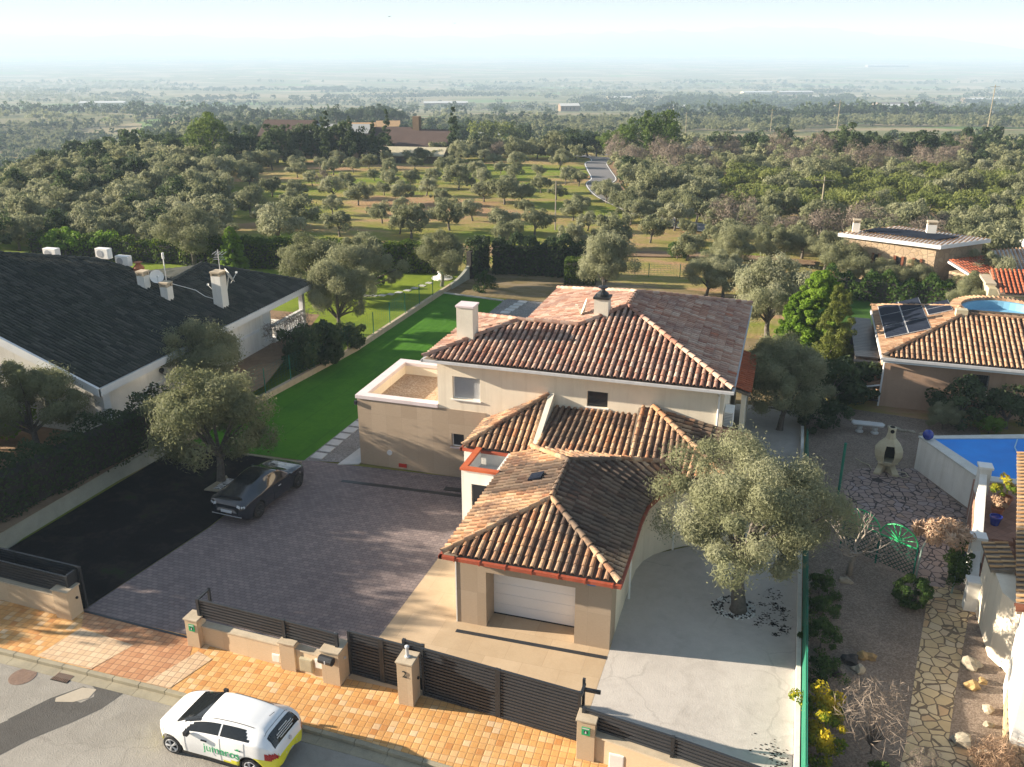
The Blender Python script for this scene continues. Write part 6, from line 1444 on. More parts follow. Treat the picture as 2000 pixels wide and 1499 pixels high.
def weld(o):
    b_ = bmesh.new(); b_.from_mesh(o.data); bmesh.ops.remove_doubles(b_, verts=b_.verts, dist=.0006); bmesh.ops.recalc_face_normals(b_, faces=b_.faces); b_.to_mesh(o.data); b_.free(); o.data.polygons.foreach_set('use_smooth', [True] * len(o.data.polygons)); return o
def seams(t, G, xs, j0=3, j1=16, r=.006, mat='soot'):
    for s_ in (0, 1):
        for x in xs:
            i = min(range(len(G)), key=lambda k: abs(G[k][0][0] - x)); row = G[i]; m_ = len(row) - 1
            pts = [Vector(row[j if s_ == 0 else m_ - j]) for j in range(j0, j1)]; MB().tube([p * 1.0 + Vector((0, (p.y > 0) * .004 - (p.y < 0) * .004, 0)) for p in pts], r, 4, cap=False).build('door_seam', mat, t)
def rowseam(t, G, xa, xb, j, r=.006, mat='soot', name='body_seam'):
    for s_ in (0, 1):
        m_ = len(G[0]) - 1; pts = [Vector(g[j if s_ == 0 else m_ - j]) + Vector((0, 0, .002)) for g in G if xa <= g[0][0] <= xb]
        MB().tube(pts, r, 4, cap=False).build(name, mat, t)
def crossseam(t, G, x, j0, r=.006, mat='soot'):
    i = min(range(len(G)), key=lambda k: abs(G[k][0][0] - x)); row = G[i]; m_ = len(row) - 1
    MB().tube([Vector(row[j]) + Vector((0, 0, .002)) for j in range(j0, m_ - j0 + 1)], r, 4, cap=False).build('body_seam', mat, t)
def wheel(t, x, y, r, wd, rimmat='steel', spokes=5, steer=0):
    s = 1 if y > 0 else -1
    w_ = bpy.data.objects.new('wheel', None); COL.objects.link(w_); w_.parent = t
    mb = MB(); mb.lathe((0, 0, 0), [(r * .66, -wd / 2), (r * .93, -wd / 2), (r, -wd / 2 + .03), (r, wd / 2 - .03), (r * .93, wd / 2), (r * .66, wd / 2)], 30)
    T = Matrix.Translation((x, y, r)) @ Matrix.Rotation(R(90), 4, 'X'); xf(mb, T); bpy.data.objects.remove(w_)
    w_ = mb.build('wheel', 'rubber', t, smooth=False)
    rb = MB(); rb.lathe((0, 0, 0), [(r * .70, -wd * .2), (r * .70, wd * .54), (r * .64, wd * .55), (r * .62, wd * .51), (0, wd * .51)], 28)
    for k in range(spokes):
        a = 2 * math.pi * k / spokes
        for da in (-.10, .10):
            u = Vector((math.cos(a + da), math.sin(a + da), 0)); rb.tube([u * .03 + Vector((0, 0, wd * .58)), u * r * .65 + Vector((0, 0, wd * .56))], [.020, .017], 5)
    rb.lathe((0, 0, 0), [(.055, wd * .5), (.055, wd * .62), (0, wd * .64)], 12)
    S = Matrix.Translation((x, y, r)) @ Matrix.Rotation(R(90) * (-s), 4, 'X'); xf(rb, S); rb.build('rim', rimmat, w_)
    bk_ = MB()
    for k in range(spokes):
        a = 2 * math.pi * (k + .5) / spokes; u = Vector((math.cos(a), math.sin(a), 0)); e = Vector((-u.y, u.x, 0)); bk_.add([tuple(u * r * .2 + e * .02 + Vector((0, 0, wd * .53))), tuple(u * r * .2 - e * .02 + Vector((0, 0, wd * .53))), tuple(u * r * .58 - e * r * .2 + Vector((0, 0, wd * .53))), tuple(u * r * .58 + e * r * .2 + Vector((0, 0, wd * .53)))], [(0, 1, 2, 3)])
    xf(bk_, S); bk_.build('wheel_gaps', 'soot', w_); return w_
# ---- white hatchback
HC = dict(x=(-2.03, 2.03), wheels=(-1.27, 1.32), ra=.385, rw=.30,
  ztop=[(-2.03, .70), (-2.0, .86), (-1.93, .98), (-1.82, 1.13), (-1.60, 1.30), (-1.2, 1.385), (-.4, 1.425), (.15, 1.385), (.50, 1.285), (.9, 1.14), (1.22, 1.01), (1.5, .95), (1.8, .84), (1.96, .70), (2.03, .52)],
  zbelt=[(-2.03, .62), (-1.9, .92), (-1.6, 1.07), (-1.2, 1.08), (0, 1.0), (.9, .93), (1.5, .86), (1.85, .72), (2.03, .46)],
  wb=[(-2.03, .52), (-1.95, .68), (-1.7, .81), (-1.2, .865), (0, .85), (1.2, .86), (1.55, .80), (1.8, .66), (1.96, .46), (2.03, .30)],
  wr=[(-2.03, .55), (-1.9, .60), (-1.65, .52), (-1.2, .52), (0, .57), (.4, .59), (.8, .64), (1.15, .70), (1.6, .68), (1.9, .55), (2.03, .33)],
  zlow=[(-2.03, .34), (-1.8, .24), (-1.2, .20), (1.2, .20), (1.8, .22), (2.03, .28)])
G = car_loft(HC); NS = 16   # first ring index above the belt
car = thing('parked_car', 'white hatchback with yellow bumpers and green lettering, parked on the street', 'car')
def hx(i): return G[i][0][0]
yel = lambda x, z: (x < -1.35 and z < .68 + .05 * smooth((-1.5 - x) / .5)) or (x > 1.72 and z < .50) or (z < .27 + .26 * smooth((-.2 - x) / 1.1) + .16 * smooth((x - .95) / .2))
weld(cells(G, lambda i, j, c: not yel(c.x, c.z)).build('body', 'car_white', car)); weld(cells(G, lambda i, j, c: yel(c.x, c.z)).build('bumper_trim', 'car_yellow', car))
def sidewin(j, c, xa, xb): return NS + 0 < j <= NS + 5 and xb < c.x < xa
for sgn in (-1, 1):
    weld(cells(G, lambda i, j, c: NS + 1 <= j <= NS + 4 and -.28 < c.x < .86 - (c.z - .95) * 1.3 and c.y * sgn > 0, .005).build('front_window', 'car_glass', car))
    weld(cells(G, lambda i, j, c: NS + 1 <= j <= NS + 4 and -1.28 + max(0, c.z - 1.1) * 1.2 < c.x < -.34 and c.y * sgn > 0, .005).build('rear_window', 'car_glass', car))
    weld(cells(G, lambda i, j, c: c.y * sgn > .42 and -2.02 < c.x < -1.72 and .66 < c.z < .86 and j < NS + 1, .012).build('tail_light', 'tail_light', car))
    weld(cells(G, lambda i, j, c: c.y * sgn > .40 and 1.55 < c.x < 1.93 and .62 < c.z < .80 and j < NS + 1, .010).build('headlight', 'lamp_glass', car))
    m_ = MB().box(.60, .74, sgn * .90 - .03, sgn * .90 + .10 * (1 if sgn > 0 else 0.5), .93, 1.06); m_.tube([(.70, sgn * .80, .93), (.67, sgn * .92, .97)], .02, 5); m_.build('wing_mirror', 'black_plastic', car, bevel=.03)
    for x in (.18, -.92): MB().box(x - .09, x + .09, sgn * .868 - .012, sgn * .868 + .012, .80, .83).build('door_handle', 'black_plastic', car)
    MB().box(-.95, .98, sgn * .80, sgn * .855, .17, .235).build('sill_trim', 'black_plastic', car)
weld(cells(G, lambda i, j, c: j >= NS + 6 and .40 < c.x < 1.20 and abs(c.y) < .64, .005).build('windscreen', 'car_glass', car))
weld(cells(G, lambda i, j, c: j >= NS + 5 and -1.93 < c.x < -1.68 and abs(c.y) < .58, .006).build('tailgate_window', 'car_glass', car))
tw_ = MB()
for k in range(4): tw_.box(-.42 + .05 * k, .42 - .05 * k, -.009, .009, -.02 + .0 , -.015)
for k, z in enumerate((1.20, 1.155, 1.11, 1.065)):
    x = -1.78 - (1.20 - z) * .80 - .03; wv = (.20, .36, .40, .30)[k]; mm = MB(); n = 9 + k * 2
    for q in range(n): mm.box(x - .010, x + .004, -wv + 2 * wv * q / n, -wv + 2 * wv * (q + .72) / n, z - .012, z + .012)
    mm.build('window_lettering', 'white_paint', car)
for x in (-1.27, 1.32):
    for s in (-1, 1): wheel(car, x, s * .755, .30, .20)
MB().box(-1.62, 1.66, -.62, .62, .16, .58).build('underbody', 'soot', car)
MB().tube([(-1.42, 0, 1.41), (-1.60, 0, 1.60)], .009, 5).build('aerial', 'black_plastic', car); MB().box(-2.05, -2.035, -.26, .26, .50, .61).build('number_plate', 'lamp_glass', car)
MB().disc((-2.02, 0, .86), (-1, 0, .4), .055, .02, 14).build('badge', 'steel', car); MB().box(-1.55, 1.55, -.001, .001, 1.0, 1.0001) if False else None
tl = xf(text_mb('jumaros', .36, .003), Matrix.Translation((-.40, .903, .64)) @ Matrix.Rotation(R(180), 4, 'Z') @ Matrix.Rotation(R(90), 4, 'X')); tl.build('side_lettering', 'green_sign', car)
tl = MB().disc((-.93, .890, .82), (0, 1, 0), .055, .008, 12); tl.v = [(x, y, max(z, .81)) for x, y, z in tl.v]; tl.build('leaf_mark', 'green_sign', car)
tl = xf(text_mb('jardineria i piscines', .055, .003), Matrix.Translation((-.42, .885, .43)) @ Matrix.Rotation(R(180), 4, 'Z') @ Matrix.Rotation(R(90), 4, 'X')); tl = None
seams(car, G, (.82, -.31, -1.12), r=.0035); rowseam(car, G, 1.12, 1.86, 22); crossseam(car, G, 1.13, 22); crossseam(car, G, -1.60, 21); rowseam(car, G, -1.3, .1, 24, .009)
hcx, hcy = (-8.52 - 11.11) / 2, (-8.34 - 8.25) / 2 + .90
car.location = (hcx + .02, hcy, -.13); car.rotation_euler = (0, 0, math.atan2(-8.25 + 8.34, -11.11 + 8.52)); car.scale = (1.03, 1.03, 1.03)
# ---- black fastback on the parking
BC = dict(x=(-2.42, 2.42), wheels=(-1.46, 1.50), ra=.43, rw=.36,
  ztop=[(-2.42, .62), (-2.38, .88), (-2.28, 1.00), (-2.0, 1.09), (-1.5, 1.24), (-.9, 1.42), (-.3, 1.50), (.2, 1.46), (.6, 1.30), (1.05, 1.10), (1.5, 1.03), (2.0, .93), (2.25, .80), (2.42, .55)],
  zbelt=[(-2.42, .56), (-2.3, .86), (-1.9, 1.0), (-1.2, 1.02), (0, .98), (1.0, .96), (1.6, .93), (2.1, .82), (2.42, .48)],
  wb=[(-2.42, .68), (-2.3, .86), (-1.8, .96), (-1.4, .975), (-.3, .93), (.8, .94), (1.5, .965), (2.0, .88), (2.3, .70), (2.42, .50)],
  wr=[(-2.42, .62), (-2.2, .74), (-1.8, .66), (-1.2, .60), (-.3, .60), (.4, .64), (1.0, .76), (1.6, .80), (2.1, .72), (2.42, .42)],
  zlow=[(-2.42, .38), (-2.2, .26), (-1.2, .22), (1.2, .22), (2.1, .24), (2.42, .32)])
G = car_loft(BC); car = thing('parked_car', 'glossy black fastback car parked on the shaded pavers', 'car')
weld(cells(G, lambda i, j, c: True).build('body', 'car_black', car))
for sgn in (-1, 1):
    weld(cells(G, lambda i, j, c: NS + 1 <= j <= NS + 4 and -1.35 + max(0, c.z - 1.05) * 1.5 < c.x < .75 - (c.z - 1) * .9 and abs(c.x + .32) > .03 and c.y * sgn > 0, .005).build('side_window', 'car_glass', car))
    weld(cells(G, lambda i, j, c: c.y * sgn > .38 and c.x < -2.27 and .84 < c.z < .90, .010).build('rear_light', 'lamp_glass', car))
    m_ = MB().box(.80, .94, sgn * .98, sgn * 1.10, .98, 1.08); m_.tube([(.85, sgn * .90, .98), (.85, sgn * 1.0, 1.02)], .02, 5); m_.build('wing_mirror', 'car_black', car, bevel=.03)
    for x in (.1, -.95): MB().box(x - .09, x + .09, sgn * .945 - .012, sgn * .945 + .012, .80, .825).build('door_handle', 'steel', car)
weld(cells(G, lambda i, j, c: j >= NS + 6 and .40 < c.x < 1.05 and abs(c.y) < .70, .005).build('windscreen', 'car_glass', car))
weld(cells(G, lambda i, j, c: j >= NS + 7 and -1.2 < c.x < .1 and abs(c.y) < .48, .005).build('roof_glass', 'car_glass', car))
MB().prism([(-2.12, -.52), (-1.98, -.52), (-1.98, .52), (-2.12, .52)], 1.02, [1.085, 1.115, 1.115, 1.085]).build('spoiler_slot', 'soot', car)
MB().box(-2.445, -2.41, -.27, .27, .56, .67).build('number_plate', 'lamp_glass', car)
for s in (-.5,): MB().box(-2.44, -2.42, -.75, .75, .42, .45).build('bumper_strip', 'steel', car)
for x in (-1.46, 1.50):
    for s in (-1, 1): wheel(car, x, s * .85, .36, .24, 'dark_metal', 10)
MB().box(-1.9, 1.9, -.7, .7, .18, .62).build('underbody', 'soot', car)
seams(car, G, (.9, -.3, -1.25), mat='rubber'); rowseam(car, G, 1.1, 2.1, 22, mat='rubber'); crossseam(car, G, 1.08, 22, mat='rubber')
car.location = (-16.95, 5.95, 0.004); car.rotation_euler = (0, 0, R(86))
# ================================================================ TREES AND PLANTS
tree_kind('olive_big', 1, (2.65, 2.55, 1.95), 3.95, 84, 90000, .62, .15, .034, th=1.9, tr=.25, seed=3, nlimb=20, hollow=.5, spray=.8, tn=10, lean=.06)
tree_kind('olive_near', 4, (1.95, 1.85, 1.45), 2.35, 60, 40000, .52, .17, .040, th=1.05, tr=.15, seed=5, nlimb=12, hollow=.42, spray=.7)
tree_kind('olive_mid', 8, (1.9, 1.8, 1.25), 2.0, 26, 4800, .62, .30, .12, th=.95, tr=.13, seed=11, nlimb=8, hollow=.4, spray=.5, tn=6)
tree_kind('olive_far', 6, (1.9, 1.85, 1.25), 1.8, 16, 1000, .75, .48, .25, leaf='leaf_olive_far', th=.9, tr=.13, seed=17, nlimb=4, hollow=.35, tn=5)
tree_kind('round_dark', 3, (2.4, 2.3, 2.1), 2.9, 30, 2200, .9, .42, .24, leaf='leaf_dark', th=1.6, tr=.2, seed=23, nlimb=5)
tree_kind('pine', 2, (4.2, 4.0, 3.4), 5.2, 60, 5200, 1.15, .50, .22, leaf='leaf_pine', th=3.0, tr=.28, seed=29, nlimb=9, tn=7)
tree_kind('umbrella_pine', 2, (3.6, 3.5, 1.7), 4.6, 40, 3600, .95, .45, .22, leaf='leaf_dark', th=3.0, tr=.25, seed=31, nlimb=8, tn=7)
tree_kind('cypress', 2, (.75, .75, 4.0), 4.2, 60, 2400, .42, .32, .16, leaf='leaf_dark', th=1.0, tr=.12, seed=37, shape='cone', nlimb=2, tn=5)
tree_kind('bare_tree', 3, (2.0, 2.0, 1.6), 2.6, 40, 2000, .7, .42, .05, leaf='leaf_bare', bark='pale_bark', th=1.3, tr=.1, seed=41, nlimb=16, spray=.8, tn=5)
tree_kind('yellowgreen', 3, (1.9, 1.8, 1.4), 2.2, 24, 1500, .7, .38, .17, leaf='leaf_yellowgreen', th=1.2, tr=.13, seed=43, nlimb=5, tn=5)
tree_kind('bush', 3, (.85, .85, .75), .72, 26, 2600, .32, .15, .08, leaf='leaf_bush', th=.4, tr=.05, seed=47, nlimb=4, tn=5)
tree_kind('lime_bush', 2, (.85, .85, .75), .72, 26, 1800, .34, .18, .10, leaf='leaf_lime', th=.4, tr=.05, seed=49, nlimb=4, tn=5)
tree_kind('dark_shrub', 3, (1.0, 1.0, .9), .85, 26, 3200, .40, .20, .11, leaf='leaf_dark', th=.4, tr=.06, seed=53, nlimb=4, tn=5)
tree_kind('yellow_shrub', 2, (.42, .65, .55), .7, 20, 2600, .22, .11, .06, leaf='leaf_yellow', th=.4, tr=.03, seed=59, nlimb=4, tn=5)
tree_kind('conifer', 2, (2.0, 2.0, 3.2), 3.2, 330, 42000, .36, .24, .10, leaf='leaf_conifer', th=.8, tr=.16, seed=61, shape='cone', nlimb=3)
tree_kind('cypress_near', 1, (1.15, 1.15, 2.9), 3.0, 120, 13000, .38, .20, .07, leaf='leaf_cypress', th=1.0, tr=.14, seed=67, shape='cone', nlimb=3)
tree_kind('bush_dense', 1, (.56, .56, .56), .62, 90, 9000, .16, .08, .045, leaf='leaf_bush', shape='ball', th=.3, tr=.04, seed=71, nlimb=3, tn=5)
tree_kind('dead_shrub', 2, (.75, .75, .7), .9, 24, 900, .3, .30, .012, leaf='leaf_bare', bark='leaf_bare', th=.2, tr=.025, seed=73, nlimb=24, spray=.8, tn=4)
O = 'olive tree'
plant('olive_big', 4.0, 3.6, 0, 1.0, 'olive_tree', 'biggest olive tree, standing in the patio beside the curved garage wall', O, sz=1.0, rot=.6)
plant('olive_near', -19.7, 6.9, 0, 1.22, 'olive_tree', 'round olive tree behind the black car on the parking', O, sz=1.08, v=1, rot=1.1)
plant('olive_near', -25.5, 14.3, .5, 1.05, 'olive_tree', 'large shaded olive tree against the white wall under the charcoal roof', O, sz=1.05, v=2, rot=2.2)
plant('olive_near', -28.9, 5.7, .8, 1.05, 'olive_tree', 'olive tree with leaning trunk in front of the white bungalow, far left', O, sz=1.1, v=3, rot=3.3)
plant('olive_near', 4.95, 20.6, 0, 1.02, 'olive_tree', 'shaded olive tree right of the villa, above the big patio olive', O, sz=1.12, v=0, rot=.3)
plant('olive_near', 4.7, 24.3, 0, .9, 'olive_tree', 'second shaded olive right of the villa roof corner', O, sz=1.1, v=1, rot=4)
plant('olive_near', 3.7, 35.8, 0, 1.25, 'olive_tree', 'broad sunny olive behind the right roof corner of the villa', O, sz=1.15, v=2, rot=5)
plant('olive_near', -26.3, 35.1, 0, 1.25, 'olive_tree', 'broad olive standing on the left neighbour lawn beside the stepping stones', O, sz=1.1, v=3, rot=1)
plant('olive_near', -24.7, 28.6, 0, 1.0, 'olive_tree', 'dark olive beside the veranda of the white bungalow', O, sz=1.3, v=0, rot=2.6)
plant('olive_near', -31.0, 36.5, 0, 1.2, 'olive_tree', 'pale olive tree close behind the charcoal roof corner', O, sz=1.0, v=1, rot=.9)
plant('olive_near', -22.6, 42.6, 0, .95, 'olive_tree', 'olive tree beside the small white statue', O, sz=1.2, v=2, rot=1.9)
plant('olive_near', -9.0, 42.8, 0, 1.15, 'olive_tree', 'dome shaped olive bush just behind the villa roof', O, sz=1.15, v=0, rot=3.9)
plant('olive_near', -1.4, 45.6, 0, .85, 'olive_tree', 'left of two small olives behind the villa ridge', O, v=1, rot=.2)
plant('olive_near', -.1, 45.9, 0, .9, 'olive_tree', 'right of two small olives behind the villa ridge', O, v=3, rot=1.2)
plant('olive_near', -46.5, 42.7, 0, 1.3, 'olive_tree', 'wide olive behind the ridge of the charcoal roof, left of the hedge', O, v=2, rot=2.0)
for i, (x, y, s_) in enumerate(((-34.5, -3.6, 1.30), (-36.0, 0.3, 1.36), (-33.6, 3.0, 1.14), (-41, -2, 1.5), (-39, 2.5, 1.35))):  # out-of-view trees added as shade casters for the parking
    plant('round_dark', x, y, .78, s_, 'evergreen_tree', 'unseen dark evergreen outside the left edge, added to shade the parking', 'tree', 'unseen evergreens added to shade the parking')
plant('olive_near', -33.0, -6.6, 0, .95, 'street_tree', 'olive tree on the street outside the left edge, dappling the pavement', O)
# hand-placed olives of the grove: x, y, crown width
GROVE = [(-54.2, 57.2, 4.7), (-54.5, 64.8, 4.4), (-45.3, 60.2, 5.2), (-60.4, 79.0, 3.3), (-57.0, 78.8, 3.2), (-59.2, 87.5, 2.5), (-46.4, 68.9, 2.7), (-46.3, 75.4, 3.8), (-59.2, 100.0, 2.6), (-60.8, 96.7, 2.9), (-65.3, 101.0, 2.4), (-59.4, 105.8, 2.9), (-59.3, 112.2, 2.8), (-52.8, 93.9, 2.2), (-52.4, 98.2, 2.3), (-46.1, 91.0, 2.8), (-44.6, 95.9, 2.5), (-52.3, 107.4, 2.4), (-34.6, 61.3, 3.2), (-32.6, 59.7, 4.2), (-73.9, 101.4, 3.5), (-68.2, 99.0, 3.1), (-77.6, 99.0, 3.2), (-43.7, 52.5, 4.8), (-48.0, 89.0, 3.1), (-24.2, 64.2, 3.5), (-21.0, 65.2, 3.5), (-30.3, 64.6, 4.4), (-39.1, 91.3, 4.2), (-37.4, 96.1, 2.7), (-37.7, 92.7, 2.1), (-29.4, 81.3, 4.7), (-27.5, 82.6, 3.5), (-27.6, 91.7, 2.6), (-32.4, 82.3, 3.2), (-36.7, 78.3, 2.5), (-14.9, 82.8, 2.6), (-17.3, 88.1, 2.5), (-19.0, 74.1, 3.2), (-12.3, 61.2, 4.0), (-11.3, 61.0, 3.0), (-8.8, 64.7, 3.3), (-15.3, 58.9, 3.0), (-19.1, 90.4, 3.0), (-26.2, 99.6, 2.9), (-24.0, 98.3, 2.7), (-48.6, 116.9, 4.2), (-47.8, 130.2, 5.9), (-41.0, 126.2, 4.8), (-39.6, 132.7, 4.5), (-35.6, 130.1, 5.3), (-54.4, 103.2, 2.7), (-1.2, 63.2, 4.0), (2.9, 58.3, 4.6), (5.8, 62.0, 4.3), (0.1, 53.2, 4.4), (7.7, 57.4, 3.4), (9.0, 51.6, 4.0), (12.0, 50.6, 2.8), (14.2, 50.4, 2.9), (18.6, 47.6, 3.8), (20.0, 51.5, 3.9), (17.3, 45.9, 2.8)]
gd = ['grey-green olive tree standing in the open grassy grove behind the hedge', 'grey-green olive tree in the middle rows of the open grove', 'small grey-green olive tree at the far end of the open grove', 'grey-green olive tree at the right of the grove near the country road', 'grey-green olive tree near the rubble stone house']
for (x, y, wd) in GROVE:
    X, Y = camxy(x, y); k = 4 if x > 7 and y < 60 else (3 if x > -20 else (0 if y < 70 else (1 if y < 95 else 2)))
    s = wd / 4.35; plant('olive_near' if Y < 82 else 'olive_mid', x, y, hz(x, y), s, 'olive_tree', gd[k], O, ('olives in the open grove', 'olives in the middle of the grove', 'olives at the far end of the grove', 'olives near the road', 'olives near the stone house')[k], sz=prt.uniform(.9, 1.15))
plant('bare_tree', -56.3, 85.5, hz(-56.3, 85.5), .6, 'bare_tree', 'small leafless tree among the olives in the left of the grove', 'bare tree', 'leafless trees of the grove')
plant('bush', -5.3, 58.5, 0, 1.0, 'small_tree', 'small dark round headed tree alone on brown earth behind the garden', 'tree')
for x, y, s, lab in ((-23.0, 20.9, 1.25, 'large'), (-22.7, 22.6, 1.15, 'middle'), (-22.5, 25.4, .8, 'small')):
    plant('dark_shrub', x, y, .2, s * 1.1, 'shrub', lab + ' dark leafy shrub hanging over the low wall by the lawn', 'shrub', 'shrubs over the lawn wall', sz=1.1)
plant('dead_shrub', -25.3, 22.8, 0, 2.2, 'bare_shrub', 'leafless dark branches against the white bungalow wall', 'shrub')
hedge('hedge', 'dark dense hedge above the green screen on the left boundary', 'hedge', 1, (-26.0, -2.5), (-24.3, 9.5), 1.3, 2.2, 9000, .17, .10, 'leaf_dark', z=.75)
hedge('hedge', 'clipped green hedge with sunny top behind the bungalow and lawn', 'hedge', 2, (-45, 43.2), (-23.4, 47.2), 1.6, 2.5, 14000, .26, .17, 'leaf_hedge', z=0, wob=.08)
hedge('hedge', 'brownish low hedge behind the charcoal roof ridge', 'hedge', 3, (-64, 42.5), (-45.5, 43.4), 1.5, 1.9, 6000, .26, .17, 'leaf_hedge', z=0)
hedge('hedge', 'dark shaded hedge behind the far end of the villa garden', 'hedge', 4, (-20.0, 48.6), (-12.0, 49.5), 1.8, 2.9, 6000, .28, .18, 'leaf_dark', z=0)
hedge('hedge', 'clipped olive green hedge block left of the dome shaped olive', 'hedge', 5, (-13.2, 46.8), (-10.6, 47.2), 1.5, 2.0, 4500, .18, .09, 'leaf_hedge', z=0, wob=.08)
hedge('ivy', 'dark ivy covering the sweeping end wall', 'ivy', 6, (-21.3, 45.6), (-20.9, 49.2), .7, 2.9, 3000, .22, .16, 'leaf_dark', z=0)
hedge('hedge', 'mixed green hedge along the right neighbour lawn', 'hedge', 7, (7.5, 49.0), (17.5, 47.8), 1.2, 1.9, 5000, .24, .16, 'leaf_bush', z=0, wob=.35)
plant('conifer', -41.5, 41.5, 0, .62, 'conifer', 'small cone shaped conifer in front of the clipped hedge', 'conifer', v=1)
plant('lime_bush', -60.0, 42.0, 0, 1.9, 'shrub', 'left bright lime green shrub behind the charcoal roof', 'shrub', 'lime green shrubs'); plant('lime_bush', -56.5, 43.0, 0, 1.6, 'shrub', 'right bright lime green shrub behind the charcoal roof', 'shrub', 'lime green shrubs')
plant('lime_bush', -31.5, 5.6, .8, 1.5, 'shrub', 'yellow green shrub at the left edge beside the leaning olive', 'shrub')
plant('bush', -27.6, 40.8, 0, .8, 'shrub', 'small bush among the stepping stones of the left lawn', 'shrub')
plant('bush', -18.8, 42.5, 0, .95, 'shrub', 'small green shrub in the dry bed at the end of the lawn', 'shrub')
plant('conifer', 6.5, 32.2, 0, 1.15, 'conifer', 'tall bright green conifer right of the villa', 'conifer', v=0, sz=.84); plant('conifer', 5.6, 31.5, 0, .7, 'conifer', 'shorter bright green conifer on the left flank of the tall one', 'conifer', v=1)
plant('cypress_near', 7.2, 29.4, 0, .88, 'cypress', 'olive coloured pillar cypress in front of the bright green conifer', 'cypress', sz=1.1)
plant('cypress_near', 8.1, 30.2, 0, .78, 'cypress', 'slimmer pillar cypress beside the dark board deck', 'cypress', sz=1.1)
for x, y, s, lab in ((7.6, 24.6, 1.5, 'large dark shrub at the foot of the cypresses'), (8.9, 26.0, 1.3, 'dark shrub between the deck and the pink house corner'), (6.9, 21.6, 1.0, 'dark narrow shrub beside the green fence above the bench')):
    plant('dark_shrub', x, y, 0, s, 'shrub', lab, 'shrub', 'shrubs below the cypresses')
plant('round_dark', 14.2, 24.2, -.2, .62, 'tree', 'leafy green tree in front of the pink house window', 'tree', sz=.8, v=0); plant('round_dark', 16.4, 24.3, -.2, .55, 'tree', 'second leafy tree at the right of the pink house window', 'tree', sz=.85, v=1)
plant('olive_near', 13.2, 23.2, 0, .42, 'topiary_olive', 'small ball pruned olive in front of the pink house', O, sz=.9); plant('lime_bush', 15.4, 23.4, 0, .7, 'shrub', 'light green bush behind the pool coping', 'shrub')
plant('bush_dense', 10.0, 5.7, 0, 1.0, 'clipped_bush', 'round clipped green bush beside the flagstone path', 'bush')
plant('yellow_shrub', 6.75, -1.5, 0, 1.0, 'flowering_shrub', 'upper yellow flowering shrub against the green fence', 'shrub'); plant('yellow_shrub', 6.75, -3.1, 0, 1.05, 'flowering_shrub', 'lower yellow flowering shrub against the green fence', 'shrub')
for i, (x, y, s) in enumerate(((6.85, .4, .62), (6.8, 2.2, .68), (6.85, 3.9, .62), (6.8, 5.4, .6))): plant('bush', x, y, 0, s, 'shrub', ('lowest', 'second', 'third', 'topmost')[i] + ' green shrub in the row along the green fence', 'shrub', 'shrubs along the green fence')
plant('dead_shrub', 8.15, -2.4, 0, 1.35, 'bare_shrub', 'reddish leafless shrub in the gravel below the big olive', 'shrub', v=0); plant('dead_shrub', 9.5, -3.5, 0, .8, 'bare_shrub', 'small leafless shrub beside the lower garden path', 'shrub', v=1)
plant('bush', 8.2, -3.6, 0, .45, 'shrub', 'low dark green plant under the reddish leafless shrub', 'shrub')
V, Q, t_, _ = crown_arrays(5, (.6, .6, .5), .5, 30, 2600, .3, .34, .014, spray=.8); gme = np_mesh('dry_grass', V, Q, t_, 'leaf_straw')
o_ = bpy.data.objects.new('dry_grass', gme); COL.objects.link(o_); o_.location = (11.6, -2.1, 0); tag(o_, 'tuft of straw coloured dry grass at the lower right corner', 'grass tuft')
V, Q, t_, _ = crown_arrays(6, (.9, .6, .35), .0, 30, 2200, .3, .30, .05, spray=.3); gme = np_mesh('climbing_plant', V, Q, t_, 'leaf_straw'); o_ = bpy.data.objects.new('climbing_plant', gme); COL.objects.link(o_); o_.location = (11.0, 7.6, 2.15); tag(o_, 'dry tangled climber on top of the garden arch', 'climber')
V, Q, t_, _ = crown_arrays(7, (.30, .35, 1.0), .0, 40, 3400, .22, .12, .07); gme = np_mesh('climbing_plant', V, Q, t_, 'leaf_bush'); o_ = bpy.data.objects.new('climbing_plant', gme); COL.objects.link(o_); o_.location = (11.65, 7.2, 1.15); tag(o_, 'green climber hanging down the right side of the garden arch', 'climber')
# pruned bare tree in the gravel garden
bt = thing('pruned_tree', 'pruned leafless pale tree in front of the lattice fence', 'tree', (7.9, 7.2, 0)); mb = MB(); rg = random.Random(4)
mb.tube([(7.9, 7.2, -.1), (7.93, 7.2, .5), (8.0, 7.15, .9)], [.13, .10, .09], 8)
def twig(p, d, r, n):
    q = p + d * rg.uniform(.28, .42); mb.tube([p, (p + q) / 2 + Vector((rg.uniform(-.04, .04), rg.uniform(-.04, .04), .02)), q], [r, r * .85, r * .7], 6, cap=n == 0)
    if n > 0:
        for k in range(2): twig(q, (d + Vector((rg.uniform(-.8, .8), rg.uniform(-.8, .8), rg.uniform(-.1, .5)))).normalized(), r * .68, n - 1)
for a in range(4): twig(Vector((8.0, 7.15, .88)), Vector((math.cos(a * 1.6), math.sin(a * 1.6), .7)).normalized(), .07, 4)
mb.build('branches', 'pale_bark', bt, smooth=True)
